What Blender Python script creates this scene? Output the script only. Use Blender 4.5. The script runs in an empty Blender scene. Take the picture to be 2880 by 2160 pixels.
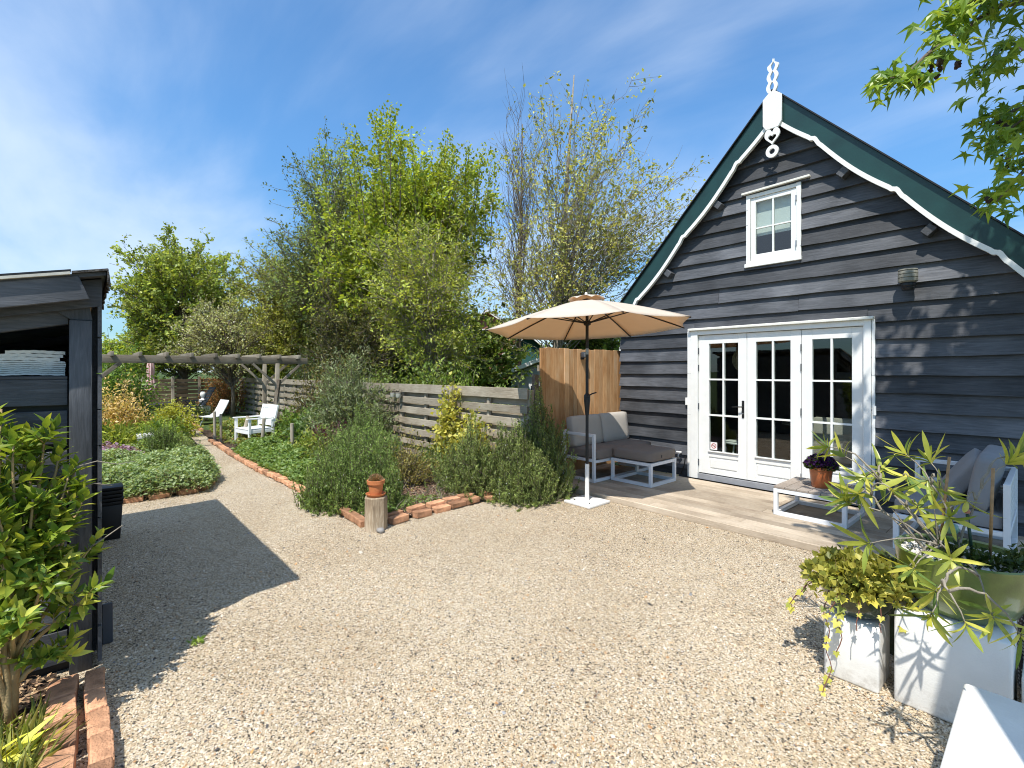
import bpy, bmesh, math, random
import numpy as np
from mathutils import Vector, Matrix, Euler

R = math.radians
scene = bpy.context.scene
COL = scene.collection

# ------------------------------------------------------------------ camera
cam_d = bpy.data.cameras.new('camera')
cam = bpy.data.objects.new('camera', cam_d)
COL.objects.link(cam)
cam.location = (0, 0, 1.65)
cam.rotation_euler = (R(90), 0, R(48.34))
cam_d.sensor_width = 36
cam_d.lens = 17.0
cam_d.shift_y = -0.0125
cam_d.clip_start = 0.05
cam_d.clip_end = 3000
scene.camera = cam

# ------------------------------------------------------------------ sky
SUN_DIR = Vector((0.47, -1.0, 1.85)).normalized()
SUN_EL = math.asin(SUN_DIR.z)
SUN_ROT = math.atan2(SUN_DIR.x, SUN_DIR.y)
world = bpy.data.worlds.new('World')
scene.world = world
world.use_nodes = True
wn, wl = world.node_tree.nodes, world.node_tree.links
wn.clear()
w_out = wn.new('ShaderNodeOutputWorld')
w_bg = wn.new('ShaderNodeBackground')
w_bg.inputs['Strength'].default_value = 0.145
w_sky = wn.new('ShaderNodeTexSky')
w_sky.sky_type = 'NISHITA'
w_sky.sun_disc = False
w_sky.sun_elevation = SUN_EL
w_sky.sun_rotation = SUN_ROT
w_sky.air_density = 1.0
w_sky.dust_density = 0.4
w_sky.ozone_density = 2.2
SW, BW = 0.0, 11.5
# thin cirrus: noise on a plane high above, seen in the direction of the ray
w_tc = wn.new('ShaderNodeTexCoord')
w_sep = wn.new('ShaderNodeSeparateXYZ')
wl.new(w_tc.outputs['Generated'], w_sep.inputs[0])
w_add = wn.new('ShaderNodeMath'); w_add.operation = 'ADD'; w_add.inputs[1].default_value = 0.22
w_max = wn.new('ShaderNodeMath'); w_max.operation = 'MAXIMUM'; w_max.inputs[1].default_value = 0.0
wl.new(w_sep.outputs['Z'], w_max.inputs[0]); wl.new(w_max.outputs[0], w_add.inputs[0])
w_dx = wn.new('ShaderNodeMath'); w_dx.operation = 'DIVIDE'
w_dy = wn.new('ShaderNodeMath'); w_dy.operation = 'DIVIDE'
wl.new(w_sep.outputs['X'], w_dx.inputs[0]); wl.new(w_add.outputs[0], w_dx.inputs[1])
wl.new(w_sep.outputs['Y'], w_dy.inputs[0]); wl.new(w_add.outputs[0], w_dy.inputs[1])
w_com = wn.new('ShaderNodeCombineXYZ')
wl.new(w_dx.outputs[0], w_com.inputs['X']); wl.new(w_dy.outputs[0], w_com.inputs['Y'])
def w_noise(rot, scl, scale, detail, rough, dist, w=0.0):
    m = wn.new('ShaderNodeMapping'); m.inputs['Rotation'].default_value = (0, 0, rot)
    m.inputs['Scale'].default_value = scl
    wl.new(w_com.outputs[0], m.inputs['Vector'])
    n = wn.new('ShaderNodeTexNoise'); n.noise_dimensions = '4D'; n.inputs['W'].default_value = w; n.inputs['Scale'].default_value = scale
    n.inputs['Detail'].default_value = detail; n.inputs['Roughness'].default_value = rough
    n.inputs['Distortion'].default_value = dist
    wl.new(m.outputs[0], n.inputs['Vector'])
    return n.outputs['Fac']
c_streak = w_noise(R(24), (0.55, 1.5, 1), 1.5, 7, 0.56, 0.5, SW)
c_big = w_noise(R(10), (1, 1, 1), 0.52, 4, 0.5, 0.2, BW)
w_mul = wn.new('ShaderNodeMath'); w_mul.operation = 'MULTIPLY_ADD'
wl.new(c_big, w_mul.inputs[0]); w_mul.inputs[1].default_value = 1.5
w_half = wn.new('ShaderNodeMath'); w_half.operation = 'MULTIPLY'; w_half.inputs[1].default_value = 0.75
wl.new(c_streak, w_half.inputs[0]); wl.new(w_half.outputs[0], w_mul.inputs[2])
w_ramp = wn.new('ShaderNodeValToRGB')
w_ramp.color_ramp.interpolation = 'EASE'
w_ramp.color_ramp.elements[0].position = 0.0; w_ramp.color_ramp.elements[0].color = (0, 0, 0, 1)
w_ramp.color_ramp.elements[1].position = 1.0; w_ramp.color_ramp.elements[1].color = (0.62, 0.62, 0.62, 1)
w_rng = wn.new('ShaderNodeMapRange'); w_rng.inputs['From Min'].default_value = 0.91; w_rng.inputs['From Max'].default_value = 1.45
wl.new(w_mul.outputs[0], w_rng.inputs['Value'])
wl.new(w_rng.outputs[0], w_ramp.inputs['Fac'])
w_tint = wn.new('ShaderNodeMix'); w_tint.data_type = 'RGBA'; w_tint.blend_type = 'MULTIPLY'
w_tint.inputs['Factor'].default_value = 1.0
w_tint.inputs['B'].default_value = (0.53, 0.81, 0.96, 1)
# sky colour scaled down toward the horizon
w_el = wn.new('ShaderNodeMapRange'); w_el.interpolation_type = 'SMOOTHERSTEP'
w_el.inputs['From Min'].default_value = 0.0; w_el.inputs['From Max'].default_value = 0.5
w_el.inputs['To Min'].default_value = 0.62; w_el.inputs['To Max'].default_value = 1.0
wl.new(w_max.outputs[0], w_el.inputs['Value'])
w_sc = wn.new('ShaderNodeVectorMath'); w_sc.operation = 'SCALE'
wl.new(w_sky.outputs['Color'], w_sc.inputs[0]); wl.new(w_el.outputs[0], w_sc.inputs['Scale'])
wl.new(w_sc.outputs[0], w_tint.inputs['A'])
w_mix = wn.new('ShaderNodeMix'); w_mix.data_type = 'RGBA'
w_mix.inputs['B'].default_value = (4.2, 4.6, 5.1, 1)
wl.new(w_ramp.outputs['Color'], w_mix.inputs['Factor'])
wl.new(w_tint.outputs['Result'], w_mix.inputs['A'])
wl.new(w_mix.outputs['Result'], w_bg.inputs['Color'])
wl.new(w_bg.outputs[0], w_out.inputs['Surface'])

# ------------------------------------------------------------------ sun
sun_d = bpy.data.lights.new('sun', 'SUN')
sun_d.energy = 3.5
sun_d.angle = R(0.53)
sun_d.color = (1.0, 0.955, 0.88)
sun = bpy.data.objects.new('sun', sun_d)
COL.objects.link(sun)
sun.rotation_euler = (-SUN_DIR).to_track_quat('-Z', 'Y').to_euler()
sun.location = (4, -12, 20)

# ------------------------------------------------------------------ exposure
vs = scene.view_settings
vs.view_transform = 'Standard'
vs.look = 'None'
vs.gamma = 1.0
vs.exposure = 0.78
vs.use_curve_mapping = False
scene.cycles.max_bounces = 8
scene.cycles.transparent_max_bounces = 12
scene.cycles.caustics_reflective = False
scene.cycles.caustics_refractive = False
scene.cycles.filter_width = 1.05

# ================================================================== helpers
ORG = {}
rnd = random.Random(7)

def tag(o, label=None, cat=None, group=None, kind=None):
    if label: o['label'] = label
    if cat: o['category'] = cat
    if group: o['group'] = group
    if kind: o['kind'] = kind
    return o

def thing(name, label, cat, loc=(0, 0, 0), group=None):
    o = bpy.data.objects.new(name, None)
    o.empty_display_size = 0.1
    COL.objects.link(o)
    o.location = loc
    ORG[o.name] = Vector(loc)
    return tag(o, label, cat, group)

def org(o):
    if o is None: return Vector((0, 0, 0))
    return ORG.get(o.name, Vector((0, 0, 0)))

def link(name, me, mat, parent=None, smooth=False):
    o = bpy.data.objects.new(name, me)
    COL.objects.link(o)
    if mat is not None and len(me.materials) == 0:
        me.materials.append(mat)
    if parent is not None:
        o.parent = parent
    ORG[o.name] = org(parent)
    if smooth:
        me.polygons.foreach_set('use_smooth', [True] * len(me.polygons))
    return o

def inst(name, me, parent, M):
    """another object of a shared mesh; M is its world matrix"""
    o = bpy.data.objects.new(name, me)
    COL.objects.link(o)
    if parent is not None:
        o.parent = parent
        M = Matrix.Translation(-org(parent)) @ M
    o.matrix_basis = M
    return o

def frame_of(d, up=Vector((0, 0, 1))):
    d = Vector(d).normalized()
    s = d.cross(up)
    if s.length < 1e-4: s = d.cross(Vector((1, 0, 0)))
    s.normalize()
    u = s.cross(d).normalized()
    return d, s, u

class MB:
    def __init__(self):
        self.v = []; self.f = []
    def add(self, vs, fs):
        b = len(self.v)
        self.v += [tuple(p) for p in vs]
        self.f += [tuple(i + b for i in q) for q in fs]
        return self
    def box(self, x0, x1, y0, y1, z0, z1):
        if x0 > x1: x0, x1 = x1, x0
        if y0 > y1: y0, y1 = y1, y0
        if z0 > z1: z0, z1 = z1, z0
        return self.add([(x0, y0, z0), (x1, y0, z0), (x1, y1, z0), (x0, y1, z0), (x0, y0, z1), (x1, y0, z1), (x1, y1, z1), (x0, y1, z1)],
                        [(0, 3, 2, 1), (4, 5, 6, 7), (0, 1, 5, 4), (1, 2, 6, 5), (2, 3, 7, 6), (3, 0, 4, 7)])
    def beam(self, p, q, w, h, up=(0, 0, 1)):
        p, q = Vector(p), Vector(q)
        d, s, u = frame_of(q - p, Vector(up))
        c = [s * w / 2 * a + u * h / 2 * b for a, b in ((-1, -1), (1, -1), (1, 1), (-1, 1))]
        return self.add([p + k for k in c] + [q + k for k in c],
                        [(0, 1, 2, 3), (7, 6, 5, 4), (0, 4, 5, 1), (1, 5, 6, 2), (2, 6, 7, 3), (3, 7, 4, 0)])
    def tube(self, pts, rad, n=8, cap=True):
        pts = [Vector(p) for p in pts]
        m = len(pts)
        if not isinstance(rad, (list, tuple)): rad = [rad] * m
        rings = []
        ref = None
        for i, p in enumerate(pts):
            d = (pts[min(i + 1, m - 1)] - pts[max(i - 1, 0)])
            if d.length < 1e-7: d = Vector((0, 0, 1))
            d.normalize()
            if ref is None:
                ref = d.orthogonal().normalized()
            else:
                ref = ref - d * ref.dot(d)
                if ref.length < 1e-5: ref = d.orthogonal()
                ref.normalize()
            b = d.cross(ref)
            rings.append([p + (ref * math.cos(2 * math.pi * k / n) + b * math.sin(2 * math.pi * k / n)) * rad[i] for k in range(n)])
        vs = [x for r_ in rings for x in r_]
        fs = []
        for i in range(m - 1):
            for k in range(n):
                fs.append((i * n + k, i * n + (k + 1) % n, (i + 1) * n + (k + 1) % n, (i + 1) * n + k))
        if cap:
            fs.append(tuple(range(n - 1, -1, -1)))
            fs.append(tuple((m - 1) * n + k for k in range(n)))
        return self.add(vs, fs)
    def lathe(self, prof, c=(0, 0, 0), n=28, close=False):
        vs, fs = [], []
        m = len(prof)
        for r_, z in prof:
            for k in range(n):
                a = 2 * math.pi * k / n
                vs.append((c[0] + r_ * math.cos(a), c[1] + r_ * math.sin(a), c[2] + z))
        for i in range(m - 1):
            for k in range(n):
                fs.append((i * n + k, i * n + (k + 1) % n, (i + 1) * n + (k + 1) % n, (i + 1) * n + k))
        if close:
            fs.append(tuple(range(n - 1, -1, -1)))
            fs.append(tuple((m - 1) * n + k for k in range(n)))
        return self.add(vs, fs)
    def prism(self, poly, ext):
        """flat polygon (list of 3D points) pushed along ext"""
        n = len(poly); e = Vector(ext)
        vs = [Vector(p) for p in poly] + [Vector(p) + e for p in poly]
        fs = [tuple(range(n - 1, -1, -1)), tuple(range(n, 2 * n))]
        for k in range(n):
            fs.append((k, (k + 1) % n, n + (k + 1) % n, n + k))
        return self.add(vs, fs)
    def strip(self, outer, inner, ext):
        """a band between two polylines of equal length, pushed along ext"""
        n = len(outer); e = Vector(ext)
        a = [Vector(p) for p in outer]; b = [Vector(p) for p in inner]
        vs = a + b + [p + e for p in a] + [p + e for p in b]
        fs = []
        for k in range(n - 1):
            fs += [(k, k + 1, n + k + 1, n + k), (2 * n + k + 1, 2 * n + k, 3 * n + k, 3 * n + k + 1),
                   (k + 1, k, 2 * n + k, 2 * n + k + 1), (n + k, n + k + 1, 3 * n + k + 1, 3 * n + k)]
        fs += [(0, n, 3 * n, 2 * n), (n - 1, 2 * n + n - 1, 3 * n + n - 1, n + n - 1)]
        return self.add(vs, fs)
    def xf(self, M):
        self.v = [tuple(M @ Vector(p)) for p in self.v]
        return self
    def mesh(self, name, o=Vector((0, 0, 0))):
        me = bpy.data.meshes.new(name)
        me.from_pydata([(p[0] - o.x, p[1] - o.y, p[2] - o.z) for p in self.v], [], self.f)
        me.update()
        return me
    def build(self, name, mat, parent=None, smooth=False, bevel=0, seg=2, fix=True):
        me = self.mesh(name, org(parent))
        if fix or bevel:
            bm = bmesh.new(); bm.from_mesh(me)
            if fix: bmesh.ops.recalc_face_normals(bm, faces=bm.faces)
            if bevel:
                bmesh.ops.remove_doubles(bm, verts=bm.verts, dist=1e-5)
                es = [e for e in bm.edges if len(e.link_faces) == 2 and e.calc_face_angle(0) > 0.5]
                bmesh.ops.bevel(bm, geom=es, offset=bevel, segments=seg, profile=0.5, affect='EDGES', clamp_overlap=True)
            bm.to_mesh(me); bm.free()
        o = link(name, me, mat, parent)
        if smooth or bevel:
            me.polygons.foreach_set('use_smooth', [True] * len(me.polygons))
            if bevel or smooth == 'auto':
                try:
                    me.set_sharp_from_angle(angle=R(35))
                except Exception:
                    pass
        return o

def np_mesh(name, V, k, cols=None):
    """V: (n*m,3) corner positions grouped into faces of k corners through an index array"""
    V, Fi = V
    me = bpy.data.meshes.new(name)
    nv, nf = len(V), len(Fi)
    me.vertices.add(nv)
    me.vertices.foreach_set('co', np.ascontiguousarray(V, dtype=np.float32).ravel())
    me.loops.add(nf * k)
    me.loops.foreach_set('vertex_index', np.ascontiguousarray(Fi, dtype=np.int32).ravel())
    me.polygons.add(nf)
    me.polygons.foreach_set('loop_start', np.arange(0, nf * k, k, dtype=np.int32))
    me.polygons.foreach_set('loop_total', np.full(nf, k, dtype=np.int32))
    if cols is not None:
        at = me.color_attributes.new('Col', 'FLOAT_COLOR', 'POINT')
        c4 = np.ones((nv, 4), dtype=np.float32); c4[:, :3] = cols
        at.data.foreach_set('color', c4.ravel())
    me.update(calc_edges=True)
    return me

def unit(a):
    return a / np.maximum(np.linalg.norm(a, axis=-1, keepdims=True), 1e-9)

def leaf_mesh(name, P, D, N, L, W, cols, fold=0.35, droop=0.12, mid=0.45):
    """many leaves in one mesh, each a folded blade of two triangles"""
    n = len(P)
    D = unit(D); S = unit(np.cross(D, N)); U = unit(np.cross(S, D))
    L = np.broadcast_to(np.asarray(L, float).reshape(-1, 1), (n, 1)); W = np.broadcast_to(np.asarray(W, float).reshape(-1, 1), (n, 1))
    a = P
    b = P + D * L * mid + S * W * 0.5 + U * W * fold * 0.5
    c = P + D * L - U * L * droop
    d = P + D * L * mid - S * W * 0.5 + U * W * fold * 0.5
    V = np.stack([a, b, c, d], 1).reshape(-1, 3)
    i = np.arange(n)[:, None] * 4
    F = np.concatenate([i + np.array([[0, 1, 2]]), i + np.array([[0, 2, 3]])], 1).reshape(-1, 3)
    return np_mesh(name, (V, F), 3, np.repeat(cols, 4, axis=0))

LEAF_GAIN = 1.0
def palette(rng, cols, n, jit=0.18):
    cols = np.array(cols, float) * LEAF_GAIN
    k = rng.integers(0, len(cols), n)
    t = rng.random((n, 1))
    c = cols[k] * (1 - t * 0.5) + cols[rng.integers(0, len(cols), n)] * t * 0.5
    return np.clip(c * (1 + (rng.random((n, 1)) - 0.5) * 2 * jit), 0.002, 1)

def rdir(rng, n):
    return unit(rng.normal(size=(n, 3)))

# ================================================================== materials
MATS = {}
def new_mat(name):
    m = bpy.data.materials.new(name); m.use_nodes = True
    nt = m.node_tree
    b = nt.nodes['Principled BSDF']
    MATS[name] = m
    return m, nt, nt.nodes, nt.links, b

def ramp(nodes, stops):
    r_ = nodes.new('ShaderNodeValToRGB')
    e = r_.color_ramp.elements
    while len(e) < len(stops): e.new(0.5)
    for k, (p, c) in enumerate(stops):
        e[k].position = p; e[k].color = (*c, 1)
    return r_

def plain(name, col, rough=0.5, metal=0.0, var=0.12, nscale=12, bump=0.05, bscale=60, spec=0.5, island=0.0, coat=0.0):
    """one colour with soft blotches, fine relief and a little wear"""
    m, nt, N, L, b = new_mat(name)
    tc = N.new('ShaderNodeTexCoord')
    n1 = N.new('ShaderNodeTexNoise'); n1.inputs['Scale'].default_value = nscale; n1.inputs['Detail'].default_value = 5
    L.new(tc.outputs['Object'], n1.inputs['Vector'])
    lo = [c * (1 - var) for c in col]; hi = [min(1, c * (1 + var)) for c in col]
    rp = ramp(N, [(0.3, lo), (0.7, hi)])
    L.new(n1.outputs['Fac'], rp.inputs['Fac'])
    out = rp.outputs['Color']
    if island:
        oi = N.new('ShaderNodeObjectInfo')
        hs = N.new('ShaderNodeHueSaturation')
        mr = N.new('ShaderNodeMapRange'); mr.inputs['To Min'].default_value = 1 - island; mr.inputs['To Max'].default_value = 1 + island
        L.new(oi.outputs['Random'], mr.inputs['Value'])
        L.new(mr.outputs[0], hs.inputs['Value']); L.new(out, hs.inputs['Color'])
        out = hs.outputs['Color']
    L.new(out, b.inputs['Base Color'])
    b.inputs['Roughness'].default_value = rough
    b.inputs['Metallic'].default_value = metal
    b.inputs['Specular IOR Level'].default_value = spec
    if coat: b.inputs['Coat Weight'].default_value = coat; b.inputs['Coat Roughness'].default_value = 0.08
    if bump:
        n2 = N.new('ShaderNodeTexNoise'); n2.inputs['Scale'].default_value = bscale; n2.inputs['Detail'].default_value = 4
        L.new(tc.outputs['Object'], n2.inputs['Vector'])
        bp = N.new('ShaderNodeBump'); bp.inputs['Strength'].default_value = bump; bp.inputs['Distance'].default_value = 0.02
        L.new(n2.outputs['Fac'], bp.inputs['Height']); L.new(bp.outputs[0], b.inputs['Normal'])
    return m

def wood(name, stops, axis='X', rough=0.7, scale=5.0, stretch=14.0, island=0.25, bump=0.35, spec=0.3, knots=0.0, fine=1.0):
    """sawn wood: grain drawn out along one axis, tone changing from piece to piece"""
    m, nt, N, L, b = new_mat(name)
    tc = N.new('ShaderNodeTexCoord')
    oi = N.new('ShaderNodeObjectInfo')
    off = N.new('ShaderNodeVectorMath'); off.operation = 'SCALE'; off.inputs['Scale'].default_value = 37.0
    cv = N.new('ShaderNodeCombineXYZ')
    for k in 'XYZ': L.new(oi.outputs['Random'], cv.inputs[k])
    L.new(cv.outputs[0], off.inputs[0])
    ad = N.new('ShaderNodeVectorMath'); ad.operation = 'ADD'
    L.new(tc.outputs['Object'], ad.inputs[0]); L.new(off.outputs[0], ad.inputs[1])
    mp = N.new('ShaderNodeMapping')
    s = [stretch] * 3; s['XYZ'.index(axis)] = 1.0
    mp.inputs['Scale'].default_value = s
    L.new(ad.outputs[0], mp.inputs['Vector'])
    n1 = N.new('ShaderNodeTexNoise'); n1.inputs['Scale'].default_value = scale
    n1.inputs['Detail'].default_value = 8; n1.inputs['Roughness'].default_value = 0.65; n1.inputs['Distortion'].default_value = 0.7
    L.new(mp.outputs[0], n1.inputs['Vector'])
    n2 = N.new('ShaderNodeTexNoise'); n2.inputs['Scale'].default_value = 1.6; n2.inputs['Detail'].default_value = 3
    L.new(ad.outputs[0], n2.inputs['Vector'])
    mx = N.new('ShaderNodeMath'); mx.operation = 'MULTIPLY_ADD'; mx.inputs[1].default_value = 0.55
    ml = N.new('ShaderNodeMath'); ml.operation = 'MULTIPLY'; ml.inputs[1].default_value = 0.45
    L.new(n1.outputs['Fac'], ml.inputs[0])
    L.new(n2.outputs['Fac'], mx.inputs[0]); L.new(ml.outputs[0], mx.inputs[2])
    rp = ramp(N, stops)
    L.new(mx.outputs[0], rp.inputs['Fac'])
    hs = N.new('ShaderNodeHueSaturation')
    mr = N.new('ShaderNodeMapRange'); mr.inputs['To Min'].default_value = 1 - island; mr.inputs['To Max'].default_value = 1 + island
    L.new(oi.outputs['Random'], mr.inputs['Value']); L.new(mr.outputs[0], hs.inputs['Value'])
    L.new(rp.outputs['Color'], hs.inputs['Color'])
    L.new(hs.outputs['Color'], b.inputs['Base Color'])
    b.inputs['Roughness'].default_value = rough
    b.inputs['Specular IOR Level'].default_value = spec
    bp = N.new('ShaderNodeBump'); bp.inputs['Strength'].default_value = bump; bp.inputs['Distance'].default_value = 0.006
    L.new(n1.outputs['Fac'], bp.inputs['Height']); L.new(bp.outputs[0], b.inputs['Normal'])
    return m

def leaf_mat(name, cols=None, trans=0.38, rough=0.45, spec=0.4, warm=(1.25, 1.15, 0.55)):
    """leaf: colour from the mesh's own leaf colours, or one per object; some light passes through"""
    m, nt, N, L, b = new_mat(name)
    if cols is not None: cols = [tuple(min(.85, q * 2.25) for q in c) for c in cols]
    if cols is None:
        at = N.new('ShaderNodeAttribute'); at.attribute_name = 'Col'
        col = at.outputs['Color']
    else:
        oi = N.new('ShaderNodeObjectInfo')
        rp = ramp(N, [((k + 0.5) / len(cols), c) for k, c in enumerate(cols)])
        L.new(oi.outputs['Random'], rp.inputs['Fac'])
        tc = N.new('ShaderNodeTexCoord')
        n1 = N.new('ShaderNodeTexNoise'); n1.inputs['Scale'].default_value = 25
        L.new(tc.outputs['Object'], n1.inputs['Vector'])
        hs = N.new('ShaderNodeHueSaturation')
        mr = N.new('ShaderNodeMapRange'); mr.inputs['To Min'].default_value = 0.75; mr.inputs['To Max'].default_value = 1.25
        L.new(n1.outputs['Fac'], mr.inputs['Value']); L.new(mr.outputs[0], hs.inputs['Value'])
        L.new(rp.outputs['Color'], hs.inputs['Color'])
        col = hs.outputs['Color']
    L.new(col, b.inputs['Base Color'])
    b.inputs['Roughness'].default_value = rough
    b.inputs['Specular IOR Level'].default_value = spec
    tr = N.new('ShaderNodeBsdfTranslucent')
    mu = N.new('ShaderNodeMix'); mu.data_type = 'RGBA'; mu.blend_type = 'MULTIPLY'; mu.inputs['Factor'].default_value = 1
    mu.inputs['B'].default_value = (*warm, 1)
    L.new(col, mu.inputs['A']); L.new(mu.outputs['Result'], tr.inputs['Color'])
    ms = N.new('ShaderNodeMixShader'); ms.inputs['Fac'].default_value = trans
    L.new(b.outputs[0], ms.inputs[1]); L.new(tr.outputs[0], ms.inputs[2])
    out = [x for x in N if x.type == 'OUTPUT_MATERIAL'][0]
    L.new(ms.outputs[0], out.inputs['Surface'])
    return m

def attr_mat(name, rough=0.85, spec=0.25):
    m, nt, N, L, b = new_mat(name)
    at = N.new('ShaderNodeAttribute'); at.attribute_name = 'Col'
    L.new(at.outputs['Color'], b.inputs['Base Color'])
    b.inputs['Roughness'].default_value = rough; b.inputs['Specular IOR Level'].default_value = spec
    return m

def glass_mat(name, tint=(0.86, 0.90, 0.88), ior=1.95):
    m, nt, N, L, b = new_mat(name)
    N.remove(b)
    tr = N.new('ShaderNodeBsdfTransparent'); tr.inputs['Color'].default_value = (*tint, 1)
    gl = N.new('ShaderNodeBsdfGlossy'); gl.inputs['Roughness'].default_value = 0.012
    fr = N.new('ShaderNodeFresnel'); fr.inputs['IOR'].default_value = ior
    tc = N.new('ShaderNodeTexCoord')
    nz = N.new('ShaderNodeTexNoise'); nz.inputs['Scale'].default_value = 2.2; nz.inputs['Detail'].default_value = 1
    L.new(tc.outputs['Object'], nz.inputs['Vector'])
    bp = N.new('ShaderNodeBump'); bp.inputs['Strength'].default_value = 0.06; bp.inputs['Distance'].default_value = 0.01
    L.new(nz.outputs['Fac'], bp.inputs['Height']); L.new(bp.outputs[0], gl.inputs['Normal'])
    geo = N.new('ShaderNodeNewGeometry')
    inv = N.new('ShaderNodeMath'); inv.operation = 'SUBTRACT'; inv.inputs[0].default_value = 1.0
    L.new(geo.outputs['Backfacing'], inv.inputs[1])
    mlt = N.new('ShaderNodeMath'); mlt.operation = 'MULTIPLY'
    L.new(fr.outputs[0], mlt.inputs[0]); L.new(inv.outputs[0], mlt.inputs[1])
    ms = N.new('ShaderNodeMixShader')
    L.new(mlt.outputs[0], ms.inputs['Fac']); L.new(tr.outputs[0], ms.inputs[1]); L.new(gl.outputs[0], ms.inputs[2])
    out = [x for x in N if x.type == 'OUTPUT_MATERIAL'][0]
    L.new(ms.outputs[0], out.inputs['Surface'])
    return m

BLACK_STOPS = [(0.29, (0.016, 0.017, 0.020)), (0.43, (0.046, 0.049, 0.055)), (0.56, (0.085, 0.089, 0.099)), (0.72, (0.150, 0.155, 0.168))]
m_board = wood('black_board', BLACK_STOPS, 'X', rough=0.62, scale=4.5, stretch=13, island=0.42, bump=0.42, spec=0.4)
m_shedx = wood('black_shed_wood_x', BLACK_STOPS, 'X', rough=0.6, scale=6, stretch=11, island=0.2, bump=0.4, spec=0.45)
m_shedy = wood('black_shed_wood_y', BLACK_STOPS, 'Y', rough=0.6, scale=6, stretch=11, island=0.2, bump=0.4, spec=0.45)
m_shedz = wood('black_shed_wood_z', BLACK_STOPS, 'Z', rough=0.6, scale=6, stretch=11, island=0.2, bump=0.4, spec=0.45)
m_white = plain('white_paint', (0.80, 0.80, 0.77), rough=0.42, var=0.035, nscale=9, bump=0.06, bscale=90)
m_cream = plain('cream_paint', (0.74, 0.72, 0.65), rough=0.5, var=0.07, nscale=14, bump=0.08, bscale=70)
m_green = plain('dark_green_paint', (0.008, 0.040, 0.036), rough=0.36, var=0.25, nscale=4, bump=0.05, bscale=40, spec=0.5)
m_alu = plain('white_powder_coat', (0.74, 0.75, 0.76), rough=0.38, var=0.03, nscale=6, bump=0.02, bscale=200)
m_black = plain('black_metal', (0.008, 0.008, 0.009), rough=0.5, var=0.15, bump=0.02)
m_darkgrey = plain('dark_grey_metal', (0.045, 0.052, 0.064), rough=0.45, var=0.15, bump=0.03)
m_steel = plain('grey_metal', (0.34, 0.35, 0.36), rough=0.4, metal=0.6, var=0.15)
m_glass = glass_mat('pane_glass')
m_taupe = plain('taupe_fabric', (0.225, 0.188, 0.160), rough=0.9, var=0.07, nscale=3, bump=0.25, bscale=420, spec=0.15)
m_sand = plain('light_taupe_fabric', (0.46, 0.42, 0.37), rough=0.9, var=0.06, nscale=3, bump=0.25, bscale=420, spec=0.15)
m_grey_fab = plain('grey_fabric', (0.255, 0.255, 0.262), rough=0.9, var=0.07, nscale=4, bump=0.25, bscale=420, spec=0.15)
m_deck = wood('deck_wood', [(0.28, (0.15, 0.11, 0.078)), (0.42, (0.33, 0.265, 0.195)), (0.55, (0.47, 0.39, 0.295)), (0.70, (0.58, 0.50, 0.395))], 'X', rough=0.82, scale=9, stretch=20, island=0.17, bump=0.6, spec=0.2)
m_deckf = wood('deck_wood_table', [(0.25, (0.15, 0.12, 0.095)), (0.45, (0.27, 0.225, 0.185)), (0.6, (0.36, 0.31, 0.26)), (0.75, (0.45, 0.40, 0.34))], 'Y', rough=0.82, scale=8, stretch=14, island=0.15, bump=0.5, spec=0.2)
m_screen = wood('screen_wood', [(0.27, (0.26, 0.125, 0.05)), (0.43, (0.48, 0.255, 0.11)), (0.56, (0.60, 0.37, 0.19)), (0.75, (0.66, 0.50, 0.34))], 'Z', rough=0.75, scale=4.5, stretch=12, island=0.16, bump=0.4, spec=0.2)
GREYW = [(0.29, (0.12, 0.095, 0.068)), (0.43, (0.27, 0.225, 0.165)), (0.57, (0.39, 0.34, 0.26)), (0.73, (0.50, 0.45, 0.365))]
m_fencex = wood('weathered_wood_x', GREYW, 'X', rough=0.85, scale=6, stretch=12, island=0.16, bump=0.5, spec=0.15)
m_fencey = wood('weathered_wood_y', GREYW, 'Y', rough=0.85, scale=6, stretch=12, island=0.16, bump=0.5, spec=0.15)
GREYD = [(p, tuple(q * .72 for q in c)) for p, c in GREYW]
m_pergx = wood('pergola_wood_x', GREYD, 'X', rough=0.85, scale=6, stretch=12, island=0.2, bump=0.6, spec=0.15)
m_pergy = wood('pergola_wood_y', GREYD, 'Y', rough=0.85, scale=6, stretch=12, island=0.2, bump=0.6, spec=0.15)
m_fencez = wood('weathered_wood_z', GREYW, 'Z', rough=0.85, scale=6, stretch=12, island=0.16, bump=0.5, spec=0.15)
m_log = wood('weathered_log', [(0.3, (0.16, 0.11, 0.07)), (0.45, (0.36, 0.28, 0.19)), (0.55, (0.52, 0.43, 0.32)), (0.72, (0.60, 0.53, 0.43))], 'Z', rough=0.85, scale=7, stretch=9, island=0.05, bump=0.8, spec=0.15)
m_brick = plain('old_brick', (0.50, 0.265, 0.15), rough=0.9, var=0.42, nscale=11, bump=0.6, bscale=70, island=0.38, spec=0.2)
m_terra = plain('terracotta', (0.52, 0.185, 0.070), rough=0.75, var=0.12, nscale=9, bump=0.12, bscale=90, spec=0.3)
m_soil = plain('bed_soil', (0.075, 0.052, 0.038), rough=0.97, var=0.45, nscale=18, bump=1.0, bscale=45, spec=0.1)
m_bark = plain('grey_bark', (0.155, 0.125, 0.095), rough=0.92, var=0.35, nscale=10, bump=0.8, bscale=40, spec=0.15)
m_bark_l = plain('pale_twig_bark', (0.27, 0.235, 0.185), rough=0.9, var=0.3, nscale=14, bump=0.4, bscale=60, spec=0.15)
m_twig = plain('tan_stem', (0.36, 0.255, 0.125), rough=0.8, var=0.25, nscale=20, bump=0.3, bscale=80, spec=0.2)
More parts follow.
